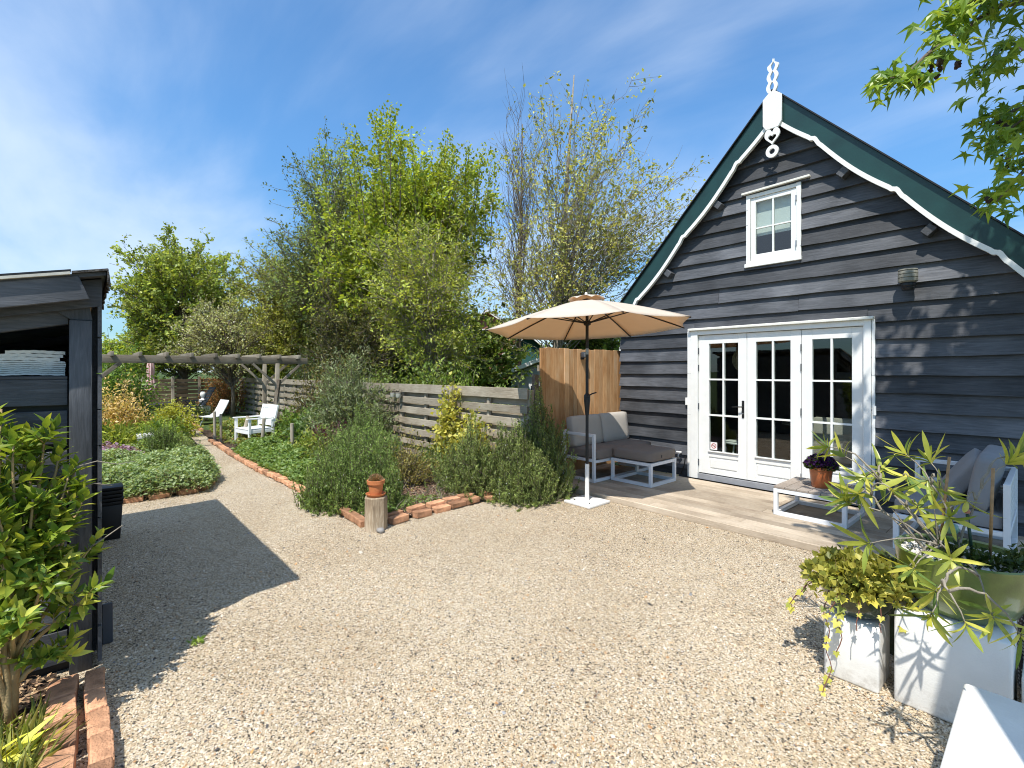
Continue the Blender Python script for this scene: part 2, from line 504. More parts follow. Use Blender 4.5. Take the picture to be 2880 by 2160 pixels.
m_concrete = plain('white_concrete', (0.76, 0.75, 0.71), rough=0.8, var=0.04, nscale=9, bump=0.10, bscale=130, spec=0.25)
def soil_splash(m):
    nt = m.node_tree; N, L = nt.nodes, nt.links
    b = N['Principled BSDF']
    src = b.inputs['Base Color'].links[0].from_socket
    geo = N.new('ShaderNodeNewGeometry'); sp = N.new('ShaderNodeSeparateXYZ'); L.new(geo.outputs['Position'], sp.inputs[0])
    nz = N.new('ShaderNodeTexNoise'); nz.inputs['Scale'].default_value = 22; nz.inputs['Detail'].default_value = 8; nz.inputs['Roughness'].default_value = .75
    L.new(geo.outputs['Position'], nz.inputs['Vector'])
    mr = N.new('ShaderNodeMapRange'); mr.inputs['From Min'].default_value = .16; mr.inputs['From Max'].default_value = 0.0
    L.new(sp.outputs['Z'], mr.inputs['Value'])
    mu = N.new('ShaderNodeMath'); mu.operation = 'MULTIPLY'; L.new(mr.outputs[0], mu.inputs[0])
    r2 = ramp(N, [(.45, (0, 0, 0)), (.75, (.8, .8, .8))]); L.new(nz.outputs['Fac'], r2.inputs['Fac']); L.new(r2.outputs['Color'], mu.inputs[1])
    n2 = N.new('ShaderNodeTexNoise'); n2.inputs['Scale'].default_value = 3.5; n2.inputs['Detail'].default_value = 6
    L.new(geo.outputs['Position'], n2.inputs['Vector'])
    r3 = ramp(N, [(.52, (0, 0, 0)), (.80, (.35, .35, .35))]); L.new(n2.outputs['Fac'], r3.inputs['Fac'])
    ad = N.new('ShaderNodeMath'); ad.operation = 'MAXIMUM'; L.new(mu.outputs[0], ad.inputs[0]); L.new(r3.outputs['Color'], ad.inputs[1])
    mx = N.new('ShaderNodeMix'); mx.data_type = 'RGBA'; mx.inputs['B'].default_value = (.34, .30, .24, 1)
    L.new(ad.outputs[0], mx.inputs['Factor']); L.new(src, mx.inputs['A']); L.new(mx.outputs['Result'], b.inputs['Base Color'])
soil_splash(m_concrete)
m_leaf = leaf_mat('leaf', trans=0.42)
m_needle = leaf_mat('needle', trans=0.30, rough=0.55, spec=0.3)

def shared(mb, name, mat, bevel=0, seg=1, smooth=False):
    """a mesh without an object, to be shared by many alike pieces"""
    me = mb.mesh(name)
    bm = bmesh.new(); bm.from_mesh(me)
    bmesh.ops.recalc_face_normals(bm, faces=bm.faces)
    if bevel:
        es = [e for e in bm.edges if len(e.link_faces) == 2 and e.calc_face_angle(0) > 0.5]
        bmesh.ops.bevel(bm, geom=es, offset=bevel, segments=seg, profile=0.5, affect='EDGES', clamp_overlap=True)
    bm.to_mesh(me); bm.free()
    me.materials.append(mat)
    if smooth: me.polygons.foreach_set('use_smooth', [True] * len(me.polygons))
    return me

# ================================================================== ground
def struct(name, mb, mat, z=None, **k):
    o = mb.build(name, mat, None, **k)
    return tag(o, kind='structure')

def sheet(name, pts, z, mat):
    me = bpy.data.meshes.new(name)
    me.from_pydata([(x, y, z) for x, y in pts], [], [tuple(range(len(pts)))])
    bm = bmesh.new(); bm.from_mesh(me)
    bmesh.ops.recalc_face_normals(bm, faces=bm.faces)
    if bm.faces[:][0].normal.z < 0: bmesh.ops.reverse_faces(bm, faces=bm.faces)
    bm.to_mesh(me); bm.free()
    return tag(link(name, me, mat), kind='structure')

def gravel_material():
    m, nt, N, L, b = new_mat('shell_gravel')
    tc = N.new('ShaderNodeTexCoord')
    nz = N.new('ShaderNodeTexNoise'); nz.inputs['Scale'].default_value = 30; nz.inputs['Detail'].default_value = 2
    L.new(tc.outputs['Object'], nz.inputs['Vector'])
    mxv = N.new('ShaderNodeMix'); mxv.data_type = 'VECTOR'; mxv.inputs['Factor'].default_value = 0.012
    L.new(tc.outputs['Object'], mxv.inputs['A']); L.new(nz.outputs['Color'], mxv.inputs['B'])
    v1 = N.new('ShaderNodeTexVoronoi'); v1.inputs['Scale'].default_value = 150
    L.new(mxv.outputs['Result'], v1.inputs['Vector'])
    sp = N.new('ShaderNodeSeparateColor'); L.new(v1.outputs['Color'], sp.inputs[0])
    rp = ramp(N, [(0.0, (0.03, 0.027, 0.023)), (0.08, (0.10, 0.082, 0.062)), (0.18, (0.29, 0.225, 0.15)), (0.38, (0.45, 0.355, 0.232)), (0.62, (0.535, 0.44, 0.31)), (0.85, (0.605, 0.525, 0.40)), (0.97, (0.70, 0.64, 0.54))])
    rp.color_ramp.interpolation = 'LINEAR'
    L.new(sp.outputs[0], rp.inputs['Fac'])
    # soft patches where the surface is browner or paler
    n3 = N.new('ShaderNodeTexNoise'); n3.inputs['Scale'].default_value = 0.9; n3.inputs['Detail'].default_value = 5
    L.new(tc.outputs['Object'], n3.inputs['Vector'])
    r3 = ramp(N, [(0.35, (0.86, 0.83, 0.79)), (0.65, (1.0, 1.0, 1.0))])
    L.new(n3.outputs['Fac'], r3.inputs['Fac'])
    mu = N.new('ShaderNodeMix'); mu.data_type = 'RGBA'; mu.blend_type = 'MULTIPLY'; mu.inputs['Factor'].default_value = 1
    L.new(rp.outputs['Color'], mu.inputs['A']); L.new(r3.outputs['Color'], mu.inputs['B'])
    L.new(mu.outputs['Result'], b.inputs['Base Color'])
    b.inputs['Roughness'].default_value = 0.9; b.inputs['Specular IOR Level'].default_value = 0.2
    bp = N.new('ShaderNodeBump'); bp.inputs['Strength'].default_value = 0.9; bp.inputs['Distance'].default_value = 0.006
    L.new(sp.outputs[1], bp.inputs['Height'])
    n4 = N.new('ShaderNodeTexNoise'); n4.inputs['Scale'].default_value = 7; n4.inputs['Detail'].default_value = 4
    L.new(tc.outputs['Object'], n4.inputs['Vector'])
    b2 = N.new('ShaderNodeBump'); b2.inputs['Strength'].default_value = 0.35; b2.inputs['Distance'].default_value = 0.05
    L.new(n4.outputs['Fac'], b2.inputs['Height']); L.new(bp.outputs[0], b2.inputs['Normal'])
    L.new(b2.outputs[0], b.inputs['Normal'])
    return m
m_gravel = gravel_material()

def lawn_material(name, c0, c1):
    m, nt, N, L, b = new_mat(name)
    tc = N.new('ShaderNodeTexCoord')
    n1 = N.new('ShaderNodeTexNoise'); n1.inputs['Scale'].default_value = 9; n1.inputs['Detail'].default_value = 9; n1.inputs['Roughness'].default_value = 0.7
    L.new(tc.outputs['Object'], n1.inputs['Vector'])
    rp = ramp(N, [(0.35, c0), (0.65, c1)]); L.new(n1.outputs['Fac'], rp.inputs['Fac'])
    L.new(rp.outputs['Color'], b.inputs['Base Color'])
    b.inputs['Roughness'].default_value = 0.95; b.inputs['Specular IOR Level'].default_value = 0.1
    bp = N.new('ShaderNodeBump'); bp.inputs['Strength'].default_value = 1; bp.inputs['Distance'].default_value = 0.05
    L.new(n1.outputs['Fac'], bp.inputs['Height']); L.new(bp.outputs[0], b.inputs['Normal'])
    return m
m_field = lawn_material('rough_grass', (0.035, 0.06, 0.018), (0.10, 0.14, 0.045))

sheet('ground', [(-900, -900), (900, -900), (900, 900), (-900, 900)], -0.06, m_field)
sheet('gravel_yard', [(-21.7, -6), (3, -6), (3, 5.0), (-4.9, 5.0), (-4.9, 4.66), (-21.7, 4.66)], 0.0, m_gravel)
sheet('planting_bed', [(-4.80, 2.27), (-4.80, 4.98), (-5.12, 5.0), (-5.12, 6.9), (-6, 6.9), (-6, 4.66), (-15.5, 4.66), (-15.5, 2.40), (-13.2, 2.28)], 0.03, m_soil)
sheet('planting_bed', [(-7.86, -4.0), (-7.72, 0.6), (-7.76, 1.22), (-8.35, 1.47), (-12.8, 1.92), (-15.4, 2.1), (-17.2, 1.9), (-17.6, -4)], 0.03, m_soil)
sheet('planting_bed', [(-3.58, -2.4), (-1.9, -2.4), (-1.9, -0.10), (-3.58, -0.10)], 0.025, m_soil)
sheet('lawn', [(-15.7, 2.5), (-15.7, 4.62), (-21.6, 4.62), (-21.6, 3.0), (-18.5, 2.7)], 0.02, m_field)

# loose shell chips lying on the gravel
def gravel_chips():
    rng = np.random.default_rng(11)
    n = 205000
    # more chips close to where one stands, thinning out along the path
    d = 1.5 + 7.5 * rng.random(n) ** 1.6
    a = (rng.random(n) - 0.5) * R(104)
    fx, fy = -math.sin(R(48.34)), math.cos(R(48.34)); rx, ry = fy, -fx
    x = d * fx + d * np.tan(a) * rx; y = d * fy + d * np.tan(a) * ry
    ok = (y < 4.97) & (y > -0.05) & (x < 0.6) & (x > -10.5)
    ok &= ~((x < -4.78) & (y > 2.30))
    ok &= ~((x < -7.74) & (y < 1.22 + (-7.74 - x) * 0.13))
    ok &= ~((x < -3.52) & (y < 0.12))
    ok &= ~((x > -4.13) & (x < -3.67) & (y > 4.52))
    x, y = x[ok], y[ok]; n = len(x)
    s = np.exp(rng.normal(math.log(0.0045), 0.38, n)); s = np.clip(s, 0.0020, 0.0115); s = np.where(rng.random(n) < .012, s * 2.0, s)
    th = rng.random(n) * 6.283
    asp = 0.55 + 0.45 * rng.random(n)
    h = s * (0.25 + 0.5 * rng.random(n))
    tx, ty = rng.normal(0, 0.35, n), rng.normal(0, 0.35, n)
    V = np.zeros((n, 5, 3))
    for k in range(4):
        ang = th + k * 1.5708 + rng.normal(0, 0.22, n)
        rr = s * (0.75 + 0.5 * rng.random(n)) * (asp if k % 2 else 1)
        dx, dy = rr * np.cos(ang), rr * np.sin(ang)
        V[:, k, 0] = x + dx; V[:, k, 1] = y + dy
        V[:, k, 2] = 0.001 + np.maximum(dx * tx + dy * ty, -0.001) + 0.001
    V[:, 4, 0] = x + rng.normal(0, 0.15, n) * s; V[:, 4, 1] = y + rng.normal(0, 0.15, n) * s
    V[:, 4, 2] = 0.003 + h
    i = np.arange(n)[:, None] * 5
    F = np.concatenate([i + np.array([[a_, (a_ + 1) % 4, 4]]) for a_ in range(4)], 1).reshape(-1, 3)
    cols = palette(rng, [(0.545, 0.435, 0.285), (0.59, 0.485, 0.335), (0.49, 0.365, 0.225), (0.65, 0.56, 0.425), (0.56, 0.43, 0.285), (0.71, 0.64, 0.53)], n, 0.16)
    q = rng.random(n)
    cols[q < 0.08] = np.array([0.10, 0.09, 0.085]) * (0.4 + rng.random((int((q < 0.08).sum()), 1)))
    k_ = (q > 0.08) & (q < 0.12); cols[k_] = np.array([0.40, 0.23, 0.11]) * (0.7 + 0.6 * rng.random((int(k_.sum()), 1)))
    k_ = (q > 0.12) & (q < 0.14); cols[k_] = np.array([0.33, 0.33, 0.33]) * (0.6 + 0.7 * rng.random((int(k_.sum()), 1)))
    # trodden patches are browner, raked ones paler
    pt = np.sin(x * 1.25 + 1.7 * np.sin(y * .9 + .4)) * np.sin(y * 1.6 + 1.3 * np.sin(x * .8)) + .45 * np.sin(x * 3.7 + y * 2.1) * np.sin(y * 4.3 - x)
    cols = cols * (.965 + .085 * pt)[:, None] * (1 + pt[:, None] * np.array([0, .006, .02]))
    cols = np.clip(cols, .01, .9)
    me = np_mesh('shell_chips', (V.reshape(-1, 3), F), 3, np.repeat(cols, 5, axis=0))
    o = link('shell_chips', me, attr_mat('shell_chip'))
    tag(o, 'loose cream and tan shell chips strewn over the gravel yard', 'gravel', kind='stuff')
gravel_chips()

# ================================================================== house
WY = 6.90          # outer face of the gable wall
AX = -2.44         # ridge
SL = 1.06          # roof slope
HL, HR = -4.94, 0.06
def roof_z(x): return 5.30 - SL * abs(x - AX)

house = thing('timber_house', 'black weatherboarded house with green gable edge and white glazed doors', 'house', (AX, WY, 0))

def weatherboards():
    rng = random.Random(3)
    holes = [(-3.60, -1.46, -0.1, 2.25), (-2.81, -2.17, 3.10, 4.05)]
    step = 0.2045
    def piece(x0b, x1b, x0t, x1t, zb, zt):
        if x1b - x0b < 0.03: return
        n = max(2, int((x1b - x0b) / 0.16))
        mb = MB()
        rows = []
        ph = rng.random() * 20
        hb = zt - zb
        for k in range(n + 1):
            t = k / n
            xb = x0b + (x1b - x0b) * t; xt = x0t + (x1t - x0t) * t
            wv = 0.0035 * math.sin(ph + xb * 2.1) + 0.0025 * math.sin(ph * 2 + xb * 6.3) + rng.uniform(-.0012, .0012)
            yb = WY - 0.060 + 0.003 * math.sin(ph + xb * 1.3)
            yt = WY - 0.060 + 0.050 * min(1, hb / 0.2245)
            rows.append([(xb, yb, zb + wv), (xt, yt, zt), (xt, WY + 0.005, zt), (xb, WY + 0.005, zb + wv)])
        vs = [p for r_ in rows for p in r_]
        fs = []
        for k in range(n):
            a, b_ = k * 4, k * 4 + 4
            fs += [(a, a + 1, b_ + 1, b_), (a + 1, a + 2, b_ + 2, b_ + 1), (a + 3, a, b_, b_ + 3)]
        fs += [(0, 3, 2, 1), (n * 4, n * 4 + 1, n * 4 + 2, n * 4 + 3)]
        mb.add(vs, fs)
        mb.build('weatherboard', m_board, house)
    for k in range(-1, 26):
        zb = 0.175 + step * k; zt = zb + step + 0.02
        def lim(z, s):
            e = (roof_z(AX) - 0.12 - z) / SL
            return max(AX - e, HL) if s < 0 else min(AX + e, HR)
        if roof_z(AX) - 0.14 - zb < 0.06: break
        zt = min(zt, roof_z(AX) - 0.13)
        cut = [(a, b_, c, d) for a, b_, c, d in holes if zt - 0.02 > c and zb < d]
        L0b, R0b, L0t, R0t = lim(zb, -1), lim(zb, 1), lim(zt, -1), lim(zt, 1)
        if not cut:
            # long walls are made of two lengths of board butted together
            if R0b - L0b > 3.6 and k % 3 != 1:
                j = rng.uniform(L0b + 1.3, R0b - 1.3)
                piece(L0b, j - 0.0015, L0t, j - 0.0015, zb, zt); piece(j + 0.0015, R0b, j + 0.0015, R0t, zb, zt)
            else:
                piece(L0b, R0b, L0t, R0t, zb, zt)
        else:
            a, b_, c, d = cut[0]
            piece(L0b, a, L0t, a, zb, zt); piece(b_, R0b, b_, R0t, zb, zt)
            if d < zt - 0.02: piece(a, b_, a, b_, d, zt)
            if c > zb: piece(a, b_, a, b_, zb, c)
weatherboards()

def house_body():
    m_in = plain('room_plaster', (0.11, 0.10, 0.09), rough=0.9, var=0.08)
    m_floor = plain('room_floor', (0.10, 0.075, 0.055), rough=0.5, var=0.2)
    y0, y1 = WY + 0.02, WY + 7.0
    # front sheathing behind the boards, with openings; pentagon walls, floor, roof
    mb = MB()
    mb.box(HL, -3.62, WY + .006, WY + .10, 0, 2.5); mb.box(-1.44, HR, WY + .006, WY + .10, 0, 2.5)
    mb.box(-3.62, -1.44, WY + .006, WY + .10, 2.24, 2.5)
    def gab(x): return roof_z(x) - 0.13
    def slab(xa, xb, za, zb_):
        pts = [(xa, za), (xb, za), (xb, min(zb_, gab(xb)))]
        if xa < AX < xb and gab(AX) <= zb_: pts.append((AX, gab(AX)))
        pts.append((xa, min(zb_, gab(xa))))
        mb.prism([(x, WY + .006, z) for x, z in pts], (0, 0.094, 0))
    slab(-4.94, -2.80, 2.5, 9); slab(-2.18, 0.06, 2.5, 9); slab(-2.80, -2.18, 2.5, 3.11); slab(-2.80, -2.18, 4.04, 9)
    mb.box(HL, HL + .1, WY + .10, y1, 0, 2.6); mb.box(HR - .1, HR, WY + .10, y1, 0, 2.6)
    mb.prism([(HL, y1, 0), (HR, y1, 0), (HR, y1, gab(HR)), (AX, y1, gab(AX)), (HL, y1, gab(HL))], (0, 0.1, 0))
    mb.build('wall', m_shedx, house)
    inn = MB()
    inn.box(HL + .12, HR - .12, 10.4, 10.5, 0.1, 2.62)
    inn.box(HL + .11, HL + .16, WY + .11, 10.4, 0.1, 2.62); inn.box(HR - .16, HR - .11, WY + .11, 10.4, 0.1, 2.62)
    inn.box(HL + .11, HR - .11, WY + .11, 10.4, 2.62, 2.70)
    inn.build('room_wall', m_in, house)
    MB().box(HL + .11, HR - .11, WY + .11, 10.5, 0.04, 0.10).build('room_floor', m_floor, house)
    MB().box(-3.4, -1.5, 7.6, 9.0, 2.72, 4.4).box(-3.4, -1.5, 7.5, 7.6, 2.72, 2.8).build('attic_wall', m_in, house)
    # roof slabs
    m_roof = plain('roof_sheet', (0.035, 0.04, 0.042), rough=0.6, var=0.3, bump=0.3)
    for s in (-1, 1):
        xe = AX + s * 2.52
        mb = MB()
        a = (AX, 6.765, roof_z(AX) - 0.012); b_ = (xe, 6.765, roof_z(xe) - 0.012)
        mb.prism([a, b_, (b_[0], b_[1], b_[2] - 0.09), (a[0], a[1], a[2] - 0.09)], (0, 7.4, 0))
        rf = mb.build('roof', m_roof, house)
        # metal edge strip along the top of the barge board
        e = MB()
        n = Vector((s * SL, 0, 1)).normalized() * 0.014
        p, q = Vector((AX, 6.69, roof_z(AX) + .004)), Vector((xe, 6.69, roof_z(xe) + .004))
        e.prism([p, q, q + n, p + n], (0, 0.16, 0))
        e.build('verge_strip', m_black, rf)
house_body()

def barge():
    def depth(a):
        u = ((a - 0.49) / 0.80) % 1.0
        d = 0.278 + 0.062 * math.sin(math.pi * u) ** 1.0
        w = min(u, 1 - u) * 0.8
        if w < 0.035: d -= 0.022 * (1 - w / 0.035)
        elif w < 0.06: d += 0.006
        return d
    for s in (-1, 1):
        A = [0.0 + k * 0.02 for k in range(0, 122)]
        top = [(AX + s * a, 6.725, roof_z(AX + s * a)) for a in A]
        bot = [(AX + s * a, 6.725, roof_z(AX + s * a) - depth(a)) for a in A]
        g = MB().strip(top, bot, (0, 0.035, 0)).build('barge_board', m_green, house)
        n = len(A)
        t0 = [(p[0], 6.705, p[2] + 0.006) for p in bot]
        b0 = []
        for i, p in enumerate(bot):
            q0, q1 = bot[max(i - 2, 0)], bot[min(i + 2, n - 1)]
            tx, tz = q1[0] - q0[0], q1[2] - q0[2]
            ll = math.hypot(tx, tz) or 1
            b0.append((p[0] + s * tz / ll * 0.040, 6.705, p[2] - abs(tx) / ll * 0.046))
        MB().strip(t0, b0, (0, 0.05, 0)).build('scalloped_trim', m_white, house)
barge()

def finial():
    y, e = 6.675, (0, 0.029, 0)
    f = MB()
    hw = 0.115
    f.prism([(AX + x, y, z) for x, z in [(-hw, 4.86), (-0.075, 4.795), (0.075, 4.795), (hw, 4.86), (hw, 5.20), (0.03, 5.275), (-0.03, 5.275), (-hw, 5.20)]], e)
    fin = f.build('gable_finial', m_white, house, bevel=0.003, seg=1)
    # twisted top: two wavy bands meeting at nodes
    t = MB()
    N_ = 30
    for s in (-1, 1):
        o_, i_ = [], []
        for k in range(N_ + 1):
            z = 5.268 + 0.40 * k / N_
            u = k / N_ * 3.0
            w = abs(math.sin(math.pi * u))
            tip = min(1.0, (N_ - k) / 4.0)
            o_.append((AX + s * (0.044 + 0.026 * w) * max(0.18, tip) + 0.02 * (k / N_ - .3), y + .002, z + (0.03 if k == N_ else 0)))
            i_.append((AX + s * (0.026 * w) * tip + 0.02 * (k / N_ - .3), y + .002, z))
        t.strip(o_, i_, (0, 0.025, 0))
    t.build('finial_top', m_white, fin)
    h = MB()
    n = 40
    o_, i_ = [], []
    for k in range(n + 1):
        a = 2 * math.pi * k / n
        hx = 16 * math.sin(a) ** 3; hz = 13 * math.cos(a) - 5 * math.cos(2 * a) - 2 * math.cos(3 * a) - math.cos(4 * a)
        i_.append((AX + hx * 0.0031, y + .002, 4.675 + hz * 0.0032))
        o_.append((AX + hx * 0.0058, y + .002, 4.690 + (hz * 0.0066 if hz < 4 else 4 * .0066 + (hz - 4) * .010)))
    h.strip(o_, i_, (0, 0.025, 0))
    h.build('finial_heart', m_white, fin)
    r_ = MB()
    o_ = [(AX + 0.078 * math.sin(2 * math.pi * k / 32), y + .002, 4.50 + 0.080 * math.cos(2 * math.pi * k / 32)) for k in range(33)]
    i_ = [(AX + 0.034 * math.sin(2 * math.pi * k / 32), y + .002, 4.50 + 0.036 * math.cos(2 * math.pi * k / 32)) for k in range(33)]
    r_.strip(o_, i_, (0, 0.025, 0))
    r_.build('finial_ring', m_white, fin)
finial()

for dx, z in ((0.79, 4.03), (1.57, 3.17)):
    for s in (-1, 1):
        a = math.atan(SL) * s
        mb = MB().box(-0.045, 0.045, 0, 0.16, -0.055, 0.055)
        mb.xf(Matrix.Translation((AX + s * (dx - .03), 6.745, z - 0.01)) @ Matrix.Rotation(a, 4, 'Y'))
        mb.build('purlin_end', m_shedy, house, bevel=0.004, seg=1)

# ---- attic window
def attic_window():
    x0, x1, z0, z1 = -2.835, -2.155, 3.07, 4.07
    fr = MB()
    w = 0.055
    fr.box(x0, x0 + w, WY - .062, WY + .04, z0 + .05, z1); fr.box(x1 - w, x1, WY - .062, WY + .04, z0 + .05, z1)
    fr.box(x0 + w, x1 - w, WY - .060, WY + .04, z1 - w, z1); fr.box(x0 + w, x1 - w, WY - .060, WY + .04, z0 + .05, z0 + .09)
    win = fr.build('window', m_white, house, bevel=0.003, seg=1)
    MB().box(x0 - .015, x1 + .01, WY - .085, WY, z0, z0 + .05).build('sill', m_white, win, bevel=0.004, seg=1)
    c = MB().box(x0 - .05, x1 + .11, WY - .10, WY - .03, 0, .028)
    c.xf(Matrix.Translation((0, 0, z1 + .004)) @ Matrix.Translation((x0, 0, 0)) @ Matrix.Rotation(R(-1.2), 4, 'Y') @ Matrix.Translation((-x0, 0, 0)))
    c.build('drip_board', m_cream, win, bevel=0.004, seg=1)
    s = MB()
    sx0, sx1, sz0, sz1 = x0 + w + .004, x1 - w - .004, z0 + .095, z1 - w - .004
    b_ = 0.062
    s.box(sx0, sx0 + b_, WY - .045, WY, sz0, sz1); s.box(sx1 - b_, sx1, WY - .045, WY, sz0, sz1)
    s.box(sx0 + b_, sx1 - b_, WY - .044, WY, sz1 - b_, sz1); s.box(sx0 + b_, sx1 - b_, WY - .044, WY, sz0, sz0 + b_ + .012)
    s.build('sash', m_white, win, bevel=0.003, seg=1)
    gx0, gx1, gz0, gz1 = sx0 + b_, sx1 - b_, sz0 + b_ + .012, sz1 - b_
    xm, zm = (gx0 + gx1) / 2, (gz0 + gz1) / 2
    MB().box(xm - .010, xm + .010, WY - .040, WY - .005, gz0, gz1).build('muntin', m_white, win)
    for a, b2 in ((gx0, xm - .010), (xm + .010, gx1)):
        MB().box(a, b2, WY - .039, WY - .006, zm - .009, zm + .009).build('muntin', m_white, win)
        for c_, d in ((gz0, zm - .009), (zm + .009, gz1)):
            MB().box(a, b2, WY - .022, WY - .018, c_, d).build('pane', m_glass, win)
    for z in (z0 + .22, z1 - .2):
        MB().box(x1 - w - .006, x1 - w + .010, WY - .074, WY - .06, z - .035, z + .035).build('hinge', m_steel, win)
    MB().box(gx0 - .02, gx1 + .02, WY + .03, WY + .036, gz0 + 0.26, gz1 + .02).build('roller_blind', plain('blind_cloth', (0.75, 0.77, 0.76), rough=0.8, var=0.03), win)
attic_window()

# ---- glazed doors
def door_set():
    f = MB()
    f.box(-3.64, -3.535, WY - .075, WY + .09, .06, 2.25); f.box(-1.495, -1.42, WY - .075, WY + .09, .06, 2.25)
    f.box(-3.535, -1.495, WY - .073, WY + .09, 2.185, 2.25)
    fr = f.build('door_frame', m_white, house, bevel=0.004, seg=1)
    MB().box(-3.67, -1.39, WY - .115, WY - .02, 2.25, 2.285).build('drip_cap', m_cream, fr, bevel=0.006, seg=1)
    MB().box(-3.70, -3.643, WY - .062, WY + .0, .06, 2.25).build('casing', m_white, fr, bevel=0.004, seg=1)
    MB().box(-1.417, -1.385, WY - .062, WY + .0, .06, 2.25).build('casing', m_white, fr, bevel=0.004, seg=1)
    MB().box(-3.535, -1.495, WY - .06, WY + .08, .06, .135).build('threshold', plain('threshold_stone', (0.30, 0.31, 0.33), rough=0.6), fr)
    edges = [-3.53, -2.835, -2.158, -1.50]
    glass = [(-3.375, -2.955), (-2.715, -2.285), (-2.035, -1.615)]
    yf, yb = WY - .035, WY + .02
    for k in range(3):
        x0, x1 = edges[k] + .003, edges[k + 1] - .003
        g0, g1 = glass[k]
        zb, zt, gb, gt = .15, 2.178, .485, 2.05
        lf = MB()
        lf.box(x0, g0, yf, yb, zb, zt); lf.box(g1, x1, yf, yb, zb, zt)
        lf.box(g0, g1, yf + .001, yb - .001, gt, zt); lf.box(g0, g1, yf + .001, yb - .001, .40, gb)
        lf.box(g0, g1, yf + .001, yb - .001, zb, .22); lf.box(g0, g1, yf + .012, yb - .004, .22, .40)
        leaf = lf.build('door_leaf', m_white, house, bevel=0.003, seg=1)
        pm = MB().box(g0 + .02, g1 - .02, yf + .002, yf + .0125, .245, .375).build('kick_panel', m_white, leaf, bevel=0.004, seg=1)
        MB().box(g0 - .01, g1 + .01, yf - .02, yf + .0, gb - .012, gb + .006).build('glazing_ledge', m_white, leaf, bevel=0.004, seg=1)
        xm = (g0 + g1) / 2
        zs = [gb, 1.010, 1.530, gt]
        MB().box(xm - .0115, xm + .0115, yf + .002, yb - .004, gb, gt).build('muntin', m_white, leaf)
        for z in zs[1:3]:
            MB().box(g0, xm - .0115, yf + .003, yb - .005, z - .0115, z + .0115).build('muntin', m_white, leaf)
            MB().box(xm + .0115, g1, yf + .003, yb - .005, z - .0115, z + .0115).build('muntin', m_white, leaf)
        for a, b_ in ((g0, xm - .0115), (xm + .0115, g1)):
            for j in range(3):
                c_ = zs[j] + (.0115 if j else 0); d = zs[j + 1] - (.0115 if j < 2 else 0)
                MB().box(a, b_, WY - .010, WY - .006, c_, d).build('pane', m_glass, leaf)
        if k < 2:
            hx = edges[0] if k == 0 else edges[2]
            for z in (.30, 1.13, 1.70, 1.95):
                h = MB().tube([(hx, yf - .008, z - .045), (hx, yf - .008, z + .045)], .0075, 8)
                h.build('hinge', m_darkgrey if k == 0 or z > 1 else m_steel, leaf)
        if k == 0:
            MB().box(-2.900, -2.868, yf - .010, yf, 1.00, 1.24).build('lock_plate', m_black, leaf, bevel=0.002, seg=1)
            MB().tube([(-2.884, yf - .008, 1.155), (-2.884, yf - .05, 1.155), (-2.905, yf - .055, 1.155), (-3.01, yf - .052, 1.150)], .0085, 8).build('handle', m_black, leaf, smooth=True)
            MB().tube([(-2.884, yf - .012, 1.06), (-2.884, yf, 1.06)], .009, 10).build('keyhole', m_steel, leaf)
            # no-smoking sticker inside the glass, lower corner
            st = MB().box(g0 + .012, g0 + .112, WY - .0125, WY - .0108, .505, .615).build('sticker', plain('sticker_white', (0.78, 0.76, 0.74), var=0.02), leaf)
            o_ = [(g0 + .062 + .038 * math.sin(2 * math.pi * q / 28), WY - .0140, .560 + .038 * math.cos(2 * math.pi * q / 28)) for q in range(29)]
            i_ = [(g0 + .062 + .029 * math.sin(2 * math.pi * q / 28), WY - .0140, .560 + .029 * math.cos(2 * math.pi * q / 28)) for q in range(29)]
            s2 = MB().strip(o_, i_, (0, .001, 0)).beam((g0 + .038, WY - .0135, .584), (g0 + .086, WY - .0135, .536), .001, .008, up=(1, 0, 1))
            s2.build('sticker_sign', plain('sticker_red', (0.42, 0.10, 0.09), var=0.02), leaf)
            MB().box(g0 + .040, g0 + .084, WY - .0134, WY - .0128, .555, .565).build('sticker_sign', m_black, leaf)
    # holdback catches on the casings
    for x in (-3.71, -1.385):
        MB().box(x - .012, x + .012, WY - .085, WY - .05, 1.14, 1.25).build('door_catch', m_white, fr, bevel=0.003, seg=1)
door_set()

